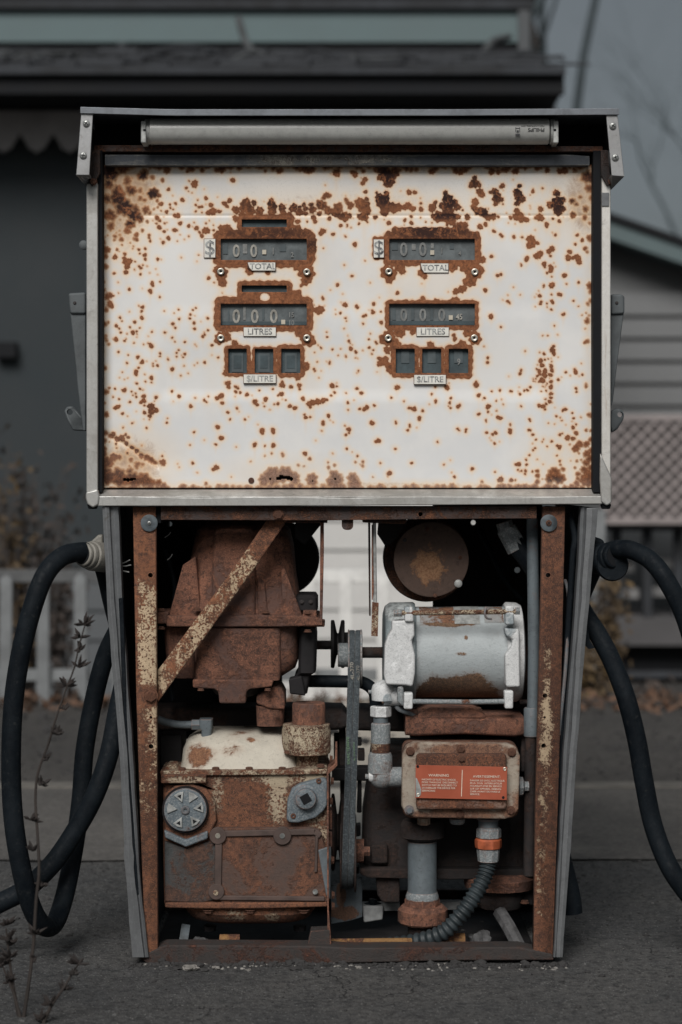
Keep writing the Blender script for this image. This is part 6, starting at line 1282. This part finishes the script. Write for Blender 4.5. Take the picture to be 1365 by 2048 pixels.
def hbox(name, x0, y0, x1, y1, Ya, Yb, mat, par=house, bev=.004, ref=HY_, lab=None):
    bm = bmesh.new(); b_box(bm, (X3(x0, ref) - par.location.x, Ya - par.location.y, Z3(y1, ref) - par.location.z), (X3(x1, ref) - par.location.x, Yb - par.location.y, Z3(y0, ref) - par.location.z)); return finish(name, bm, mat, par, lab, bev)
hbox('wall', -700, 190, 385, 1140, 6.45, 6.6, MT['slate'], bev=0)
hbox('wall', 385, 190, 1108, 1404, 6.5, 6.65, MT['slate'], bev=0)
hbox('wall_core', -700, 1140, 385, 1404, 6.5, 6.65, MT['slate'], bev=0)
hbox('side_wall', 1090, 205, 1108, 1404, 6.66, 11, MT['slate'], bev=0)
hbox('corner_board', 374, 340, 398, 1402, 6.40, 6.47, MT['grey_siding'])
def boards(par, x0, x1, ytop, ybot, pitch, Y, mat, ref, name='siding_board', lap=.018):
    first = None; y = ybot
    zb = Z3(ybot, ref); h = pitch * S * K(ref)
    bm = bmesh.new(); a, b = X3(x0, ref) - par.location.x, X3(x1, ref) - par.location.x
    vs = [(0, -lap, 0), (0, -.002, h * 1.02), (0, .012, h * 1.02), (0, .012, 0)]
    A = [bm.verts.new((a, v[1], v[2])) for v in vs]; B = [bm.verts.new((b, v[1], v[2])) for v in vs]
    bm.faces.new(A); bm.faces.new(B[::-1])
    for i in range(4): bm.faces.new((A[i], B[i], B[(i + 1) % 4], A[(i + 1) % 4]))
    first = finish(name, bm, mat, par); n = int((ybot - ytop) / pitch)
    for i in range(n):
        o = first if i == 0 else first.copy()
        if i: COL.objects.link(o)
        o.location = (0, Y - par.location.y, zb - par.location.z + i * h)
    return first
boards(house, 398, 1000, 700, 1400, 60, 6.48, MT['white_siding'], HY_)
boards(house, -690, 374, 1100, 1402, 60, 6.48, MT['grey_siding'], HY_)
# eaves
hbox('frieze_board', -700, 190, 1108, 222, 6.38, 6.448, MT['trim_mauve'])
hbox('fascia', -700, 152, 1128, 190, 5.9, 5.94, MT['dark_trim'], ref=5.92)
hbox('soffit', -700, 178, 1125, 186, 5.945, 6.6, MT['dark_trim'], bev=0, ref=5.95)
hbox('gutter', -700, 136, 1130, 152, 5.86, 5.93, MT['shingle'], ref=5.9)
rnd = random.Random(3); shp = []
for v_ in range(3):
    bm = bmesh.new(); w = .205; b_box(bm, (0, 0, 0), (w, .28, .012)); 
    for v in bm.verts: v.co.z += rnd.uniform(-.004, .010); v.co.y += rnd.uniform(-.012, .012)
    bmesh.ops.rotate(bm, verts=bm.verts, cent=(0, 0, 0), matrix=Matrix.Rotation(R(13), 3, 'X')); o = finish('shingle', bm, MT['shingle'], house, bevel=.003); shp.append(o)
used = 0
for row in range(4):
    x = X3(-500, 5.9) + row * .07
    while x < X3(1095 - row * 14, 5.9):
        if used < 3: o = shp[used]
        else: o = shp[rnd.randrange(3)].copy(); COL.objects.link(o)
        used += 1
        o.location = (x, 5.9 - HY_ + row * .22, Z3(136, 5.9) + .3 + row * .053 + .012 * row + rnd.uniform(0, .012)); o.rotation_euler = (rnd.uniform(-.02, .03), rnd.uniform(-.02, .02), rnd.uniform(-.02, .02)); x += .213
hbox('roof_deck', -700, 137, 1100, 140, 5.95, 6.9, MT['dark_trim'], bev=0, ref=5.95)
# upper storey, set back
hbox('upper_wall', -900, 14, 1036, 84, 8.0, 8.2, MT['upper_wall'], bev=0, ref=8.0)
hbox('upper_wall_foot', -900, 84, 1036, 150, 8.02, 8.2, MT['dark_trim'], bev=0, ref=8.0)
hbox('upper_corner', 1036, -60, 1060, 130, 7.97, 8.2, MT['grey_siding'], bev=.004, ref=8.0)
hbox('upper_side', 1056, -60, 1060, 130, 8.21, 11, MT['grey_siding'], bev=0, ref=8.0)
hbox('upper_soffit', -900, -6, 1070, 12, 7.96, 8.3, MT['shingle'], bev=.004, ref=7.9)
hbox('upper_roof', -900, -120, 1075, -6, 7.96, 11, MT['dark_trim'], bev=0, ref=7.9)
# scalloped barge board under the eave
ty = 232
bm = bmesh.new(); b_rect(bm, -300, 222, 1100, 268, 6.30, 6.33); 
for v in bm.verts: v.co -= house.location
finish('trim_band', bm, MT['trim_mauve'], house, bevel=.003)
lobe = None
for i in range(-5, 15):
    cx = 73 + 66 * i
    pts = [(cx - 33, 266)] + [(cx - 30 + 60 * j / 12, 268 + 34 * math.sin(math.pi * j / 12) ** .8 + (4 if j % 3 == 0 else 0)) for j in range(13)] + [(cx + 33, 266)]
    if lobe is None:
        bm = bmesh.new(); b_prism(bm, pts, 6.30, 6.325)
        for v in bm.verts: v.co -= house.location
        lobe = finish('scalloped_trim', bm, MT['trim_mauve'], house, bevel=.003); base_i = i
    else: o = lobe.copy(); COL.objects.link(o); o.location = (66 * (i - base_i) * S * K(6.30), 0, 0)
bm = bmesh.new(); b_tube(bm, [Vector(p) - house.location for p in spline([at(478, 38, 7.6), at(497, 92, 7.2), at(540, 116, 6.8), at(640, 126, 6.5), at(760, 124, 6.5), at(870, 118, 6.6), at(925, 126, 6.6), at(962, 112, 6.9), at(985, 84, 7.4), at(1018, 74, 7.9)], 8)], .020, 8)
finish('slack_cable', bm, MT['dull_cable'], house)
for i, (a, b, c_) in enumerate(((180, 300, 118), (300, 440, 100), (20, 120, 128))):   # bent flashing lying on the roof
    bm = bmesh.new(); b_tube(bm, [Vector(p) - house.location for p in spline([at(a, c_ + 8, 6.3), at((a + b) / 2, c_ - 6, 6.4), at(b, c_ + 6, 6.5)], 6)], .016, 6); finish('loose_flashing', bm, MT['shingle'], house)
rnd = random.Random(12)   # twigs and dead branches lying on the roof
for i in range(16):
    x0 = rnd.uniform(-60, 1040); p = [at(x0, rnd.uniform(112, 130), 6.2), at(x0 + rnd.uniform(20, 60), rnd.uniform(98, 122), 6.3), at(x0 + rnd.uniform(70, 140), rnd.uniform(104, 128), 6.25)]
    bm = bmesh.new(); b_tube(bm, [Vector(q) - house.location for q in spline(p, 5)], [.014 * (1 - .07 * j) for j in range(11)], 6); finish('fallen_twig', bm, MT['dull_cable' if i % 3 == 0 else 'shingle'], house)
hbox('pipe_stub', 236, 84, 252, 128, 6.9, 6.95, MT['shingle'], ref=6.9); hbox('pipe_stub', 800, 112, 818, 134, 6.1, 6.2, MT['dark_trim'], ref=6.1)
hbox('wall_lamp', -8, 684, 34, 716, 6.38, 6.449, MT['dark_trim'])

# ---- neighbour house on the right
NY = 8.5
nb = empty('neighbour_house', 'grey lap-sided house with a sloping roof edge at the right', 'house', (4, NY, -.3))
MT['nb_wall'] = m_plain('mid_grey_siding', (.15, .155, .158), .85, 0, .10, 3, .1); MT['nb_fascia'] = m_plain('pale_fascia', (.10, .135, .14), .8, 0, .12, 3, .1)
bm = bmesh.new(); b_prism(bm, [(1130, 452), (1225, 470), (1700, 620), (1700, 1392), (1130, 1392)], NY + .06, NY + .3)
for v in bm.verts: v.co -= nb.location
finish('gable_wall', bm, MT['nb_wall'], nb)
for nm, dy0, dy1, ya, m in (('roof_edge', -16, 0, NY - .22, 'dark_trim'), ('fascia', 0, 36, NY - .2, 'nb_fascia')):
    bm = bmesh.new(); b_prism(bm, [(1130, 408 + dy0), (1225, 442 + dy0), (1700, 606 + dy0), (1700, 606 + dy1), (1225, 442 + dy1), (1130, 408 + dy1)], ya, NY + .6)
    for v in bm.verts: v.co -= nb.location
    finish(nm, bm, MT[m], nb)
boards(nb, 1140, 1640, 560, 900, 45, NY + .03, MT['nb_wall'], NY, lap=.03)
MT['nb_pale'] = m_plain('pale_crate', (.22, .22, .22), .8, 0, .2, 6, .1); MT['deck'] = m_plain('grey_deck', (.075, .073, .075), .85, 0, .15, 5, .1); MT['lattice_back'] = m_plain('mauve_back_board', (.05, .045, .046), .85, 0, .1, 4, .1)
# porch below: beam, posts, deck, void
po = empty('porch', 'low dark porch with posts and a grey deck edge below the lattice', 'porch', (3.2, 7.2, -.3))
def pbox(name, x0, y0, x1, y1, Ya, Yb, m, ref=7.2): return hbox(name, x0, y0, x1, y1, Ya, Yb, MT[m], po, .004, ref)
pbox('beam', 1212, 1040, 1600, 1062, 7.2, 7.3, 'dark_trim'); pbox('back_wall', 1140, 1062, 1600, 1240, 7.9, 8.0, 'grey_siding', 7.9)
for x in (1228, 1290, 1352, 1420): pbox('post', x, 1062, x + 18, 1236, 7.24, 7.30, 'shingle')
for x0, x1, y in ((1250, 1290, 1182), (1310, 1352, 1178), (1236, 1280, 1128), (1318, 1360, 1120)): pbox('crate_slat', x0, y, x1, y + 20, 7.4, 7.44, 'nb_pale')
pbox('deck', 1215, 1236, 1600, 1290, 7.15, 7.9, 'deck')
pbox('under_deck', 1205, 1290, 1600, 1394, 7.3, 7.9, 'dark_trim'); pbox('step', 1255, 1345, 1420, 1356, 7.18, 7.28, 'shingle')  # under-deck block is near black to paint in the shade there
# lattice screen
lt = empty('lattice_panel', 'weathered diagonal lattice panel over the porch at the right edge', 'lattice panel', (3.0, 7.1, -.3)); LY = 7.1
MT['lattice'] = m_plain('weathered_lattice', (.27, .24, .235), .85, 0, .15, 5, .2)
lx0, lx1, ly0, ly1 = 1206, 1560, 840, 1038
hbox('lattice_frame', lx0, 830, lx1, 842, LY - .03, LY + .02, MT['lattice'], lt, .003, LY); hbox('lattice_frame', lx0, 1036, lx1, 1048, LY - .03, LY + .02, MT['lattice'], lt, .003, LY)
hbox('lattice_back', lx0, 842, lx1, 1036, LY + .06, LY + .08, MT['lattice_back'], lt, 0, LY)
for dirn, dy in ((1, -.022), (-1, -.008)):
    H_ = ly1 - ly0; x = lx0 - H_
    while x < lx1:
        # clip the 45 degree slat to the frame
        a0, a1 = max(lx0, x), min(lx1, x + H_)
        if a1 > a0 + 4:
            y_a = ly1 - (a0 - x) if dirn > 0 else ly0 + (a0 - x); y_b = ly1 - (a1 - x) if dirn > 0 else ly0 + (a1 - x)
            p0, p1 = at(a0, y_a, LY), at(a1, y_b, LY); d = (p1 - p0).normalized(); nrm = Vector((-d.z, 0, d.x)) * 3.4 * S * K(LY)
            bm = bmesh.new(); q = [p0 - nrm, p1 - nrm, p1 + nrm, p0 + nrm]
            f = [bm.verts.new(v - lt.location + Vector((0, dy, 0))) for v in q]; g = [bm.verts.new(v - lt.location + Vector((0, dy + .012, 0))) for v in q]
            bm.faces.new(f); bm.faces.new(g[::-1])
            for i in range(4): bm.faces.new((f[i], g[i], g[(i + 1) % 4], f[(i + 1) % 4]))
            finish('slat', bm, MT['lattice'], lt)
        x += 27
MT['post_white'] = MT['fence']
gp_ = tag(hbox('gate_post', 1188, 1020, 1212, 1400, 4.6, 4.7, MT['fence_dimmed'], empty('x_', None), .004, 4.6), 'greyed white gate post right of the pump', 'gate post')
_e = gp_.parent; gp_.parent = None; bpy.data.objects.remove(_e)

# ---- trees, shrubs, weeds
def bare_tree(name, base, height, lean, seed, label, r0=.11, depth=5, spread=.5, crown=None, group=None):
    rnd = random.Random(seed); t = empty(name, label, 'tree', base, group); tr = bmesh.new(); cr = bmesh.new()
    def grow(bm, p, d, L, r, lev):
        n = 5; pts = [p]; rs = [r]
        for i in range(n):
            d = (d + Vector((rnd.gauss(0, .10), rnd.gauss(0, .10), rnd.gauss(0, .06) + .02))).normalized(); p = p + d * L / n; pts.append(p); rs.append(r * (1 - .55 * (i + 1) / n))
        b_tube(bm, pts, rs, 8 if lev < 2 else 4)
        if lev >= depth: return
        for i in range(2 + (lev < 3) * 2 + rnd.randrange(2)):
            j = rnd.randint(2, n); q = pts[j]; ax = Vector([rnd.gauss(0, 1) for _ in range(3)]).normalized()
            nd = (d + ax * spread * rnd.uniform(.7, 1.5)).normalized(); grow(cr, q, nd, L * rnd.uniform(.5, .72), rs[j] * rnd.uniform(.45, .7), lev + 1)
    grow(tr, Vector((0, 0, 0)), Vector(lean).normalized(), height, r0, 0)
    finish('trunk', tr, MT['bark'], t); finish('branches', cr, MT['bark'] if crown is None else crown, t); return t
MT['far_twig'] = m_plain('grey_blue_twigs', (.05, .066, .073), .9, 0, .2, 3, .2)
b = at(1150, 700, 16); bare_tree('bare_tree', (b.x, 16, -.3), 6.6, (.05, 0, 1), 11, 'tall bare tree leaning over the roofs at the upper right', .15, 6, .42, MT['far_twig'], 'bare trees beyond the roofs')
b = at(1215, 600, 20); bare_tree('bare_tree', (b.x, 20, -.3), 7.0, (.12, 0, 1), 5, 'slim bare tree standing beside the end of the house roof', .13, 6, .4, MT['far_twig'], 'bare trees beyond the roofs')
b = at(1330, 600, 22); bare_tree('bare_tree', (b.x, 22, -.3), 4.6, (.0, 0, 1), 23, 'dense twiggy tree behind the roof of the right house', .15, 7, .6, MT['far_twig'], 'bare trees beyond the roofs')
b = at(1250, 600, 24); bare_tree('bare_tree', (b.x, 24, -.3), 4.2, (.05, 0, 1), 31, 'smaller twiggy tree just right of the cabinet', .12, 6, .6, MT['far_twig'], 'bare trees beyond the roofs')

def shrub(base, h, w, nst, nleaf, mat, seed, label, name='shrub'):
    rnd = random.Random(seed); t = empty(name, label, 'shrub', base); st = bmesh.new(); lf = bmesh.new()
    for i in range(nst):
        a = rnd.uniform(0, 6.28); rr_ = rnd.uniform(.1, 1) * w; tip = Vector((math.cos(a) * rr_, math.sin(a) * rr_ * .7, h * rnd.uniform(.55, 1)))
        pts = spline([Vector((tip.x * .08, tip.y * .08, 0)), Vector((tip.x * .45 + rnd.gauss(0, .02), tip.y * .4, tip.z * .5)), tip], 5)
        b_tube(st, pts, [.006 * (1 - .7 * j / len(pts)) for j in range(len(pts))], 4)
        for _ in range(nleaf // nst):
            q = pts[rnd.randint(3, len(pts) - 1)]; leaves(lf, q, 1, (.035, .035, .04), .020, rnd)
    finish('stems', st, MT['bark'], t); finish('leaves', lf, mat, t, smooth=5); return t
def sh(px, ytop, wpx, Y, seed, label, mat='leaf_brown', nst=26, nl=1500):
    z0 = -.0 if Y < 3.8 else (-.08 if Y < 4.6 else -.12); b = at(px, 0, Y); h = at(0, ytop, Y).z - z0
    shrub((b.x, Y, z0), h, wpx * S * K(Y), nst, nl, MT[mat], seed, label)
sh(55, 925, 85, 4.3, 1, 'tall sparse brown shrub behind the hose at the left edge', 'leaf_brown', 34, 700)
sh(15, 880, 40, 4.15, 2, 'ochre-leaved shrub at the very left edge', 'leaf_gold', 22, 420)
sh(120, 1010, 40, 4.2, 3, 'small dry shrub left of the grey-cream swivel', 'leaf_brown', 14, 420)
sh(1212, 1120, 26, 4.2, 4, 'thin ochre shrub right of the pump', 'leaf_gold', 18, 520)
sh(1168, 1290, 30, 3.9, 6, 'low ochre weed clump beside the right trim', 'leaf_gold', 14, 300)
sh(1300, 1385, 50, 3.9, 7, 'dry ground plants behind the right hose', 'leaf_brown', 14, 260)

def weed(base_px, Y, stems, seed, label):
    """stems: polylines in photo pixels at depth Y; seed heads every few centimetres"""
    rnd = random.Random(seed); z0 = 0.0; bx = (base_px - 682.5) * S * K(Y)
    t = empty('dry_weed', label, 'weed', (bx, Y, z0)); L = t.location
    for pts, heads in stems:
        P3 = spline([at(x, y, Y) + Vector((0, rnd.uniform(-.008, .008), 0)) for x, y in pts], 6); P3[0].z = max(P3[0].z, -.005)
        bm = bmesh.new(); b_tube(bm, [p - L for p in P3], [.0028 * (1 - .65 * i / len(P3)) for i in range(len(P3))], 7); finish('stem', bm, MT['stem'], t)
        for hx, hy, s_ in heads:
            c = at(hx, hy, Y) - L; bm = bmesh.new()
            for j in range(10):
                d = Vector((rnd.uniform(-1, 1), rnd.uniform(-1, 1), rnd.uniform(-.1, 1.3))).normalized(); ln = s_ * S * rnd.uniform(.5, 1.15)
                b_tube(bm, [c, c + d * ln * .55, c + d * ln], [.0009, .0026 * min(1, s_ / 14), .0004], 5)
            finish('seed_head', bm, MT['seed'], t)
weed(52, -.30, [([(48, 2040), (60, 1960), (68, 1885), (74, 1800), (80, 1740), (76, 1670), (70, 1600), (76, 1545), (96, 1490), (112, 1440), (128, 1390), (148, 1340), (160, 1290), (172, 1248)],
    [(66, 1920, 14), (72, 1868, 22), (86, 1770, 14), (66, 1702, 20), (62, 1640, 22), (84, 1570, 20), (92, 1518, 16), (115, 1470, 20), (130, 1418, 12), (134, 1372, 22), (158, 1335, 24), (162, 1300, 20), (160, 1275, 24), (168, 1250, 26)]),
    ([(40, 2040), (24, 1960), (18, 1900), (14, 1855)], [(22, 1960, 18), (20, 1915, 24), (16, 1880, 26), (14, 1850, 20), (10, 1925, 18), (24, 1890, 18)]),
    ([(44, 2040), (28, 1985), (6, 1930)], [(8, 1930, 20), (20, 1965, 14)])], 4, 'tall dry weed with dark seed heads in the lower left corner')
weed(86, -.34, [([(86, 2050), (104, 2010), (128, 1975), (146, 1945), (160, 1925)], [(100, 2010, 26), (130, 1980, 22), (146, 1950, 14), (158, 1928, 26), (82, 2040, 20)])], 9, 'short dry weed right of the tall one in the lower left corner')
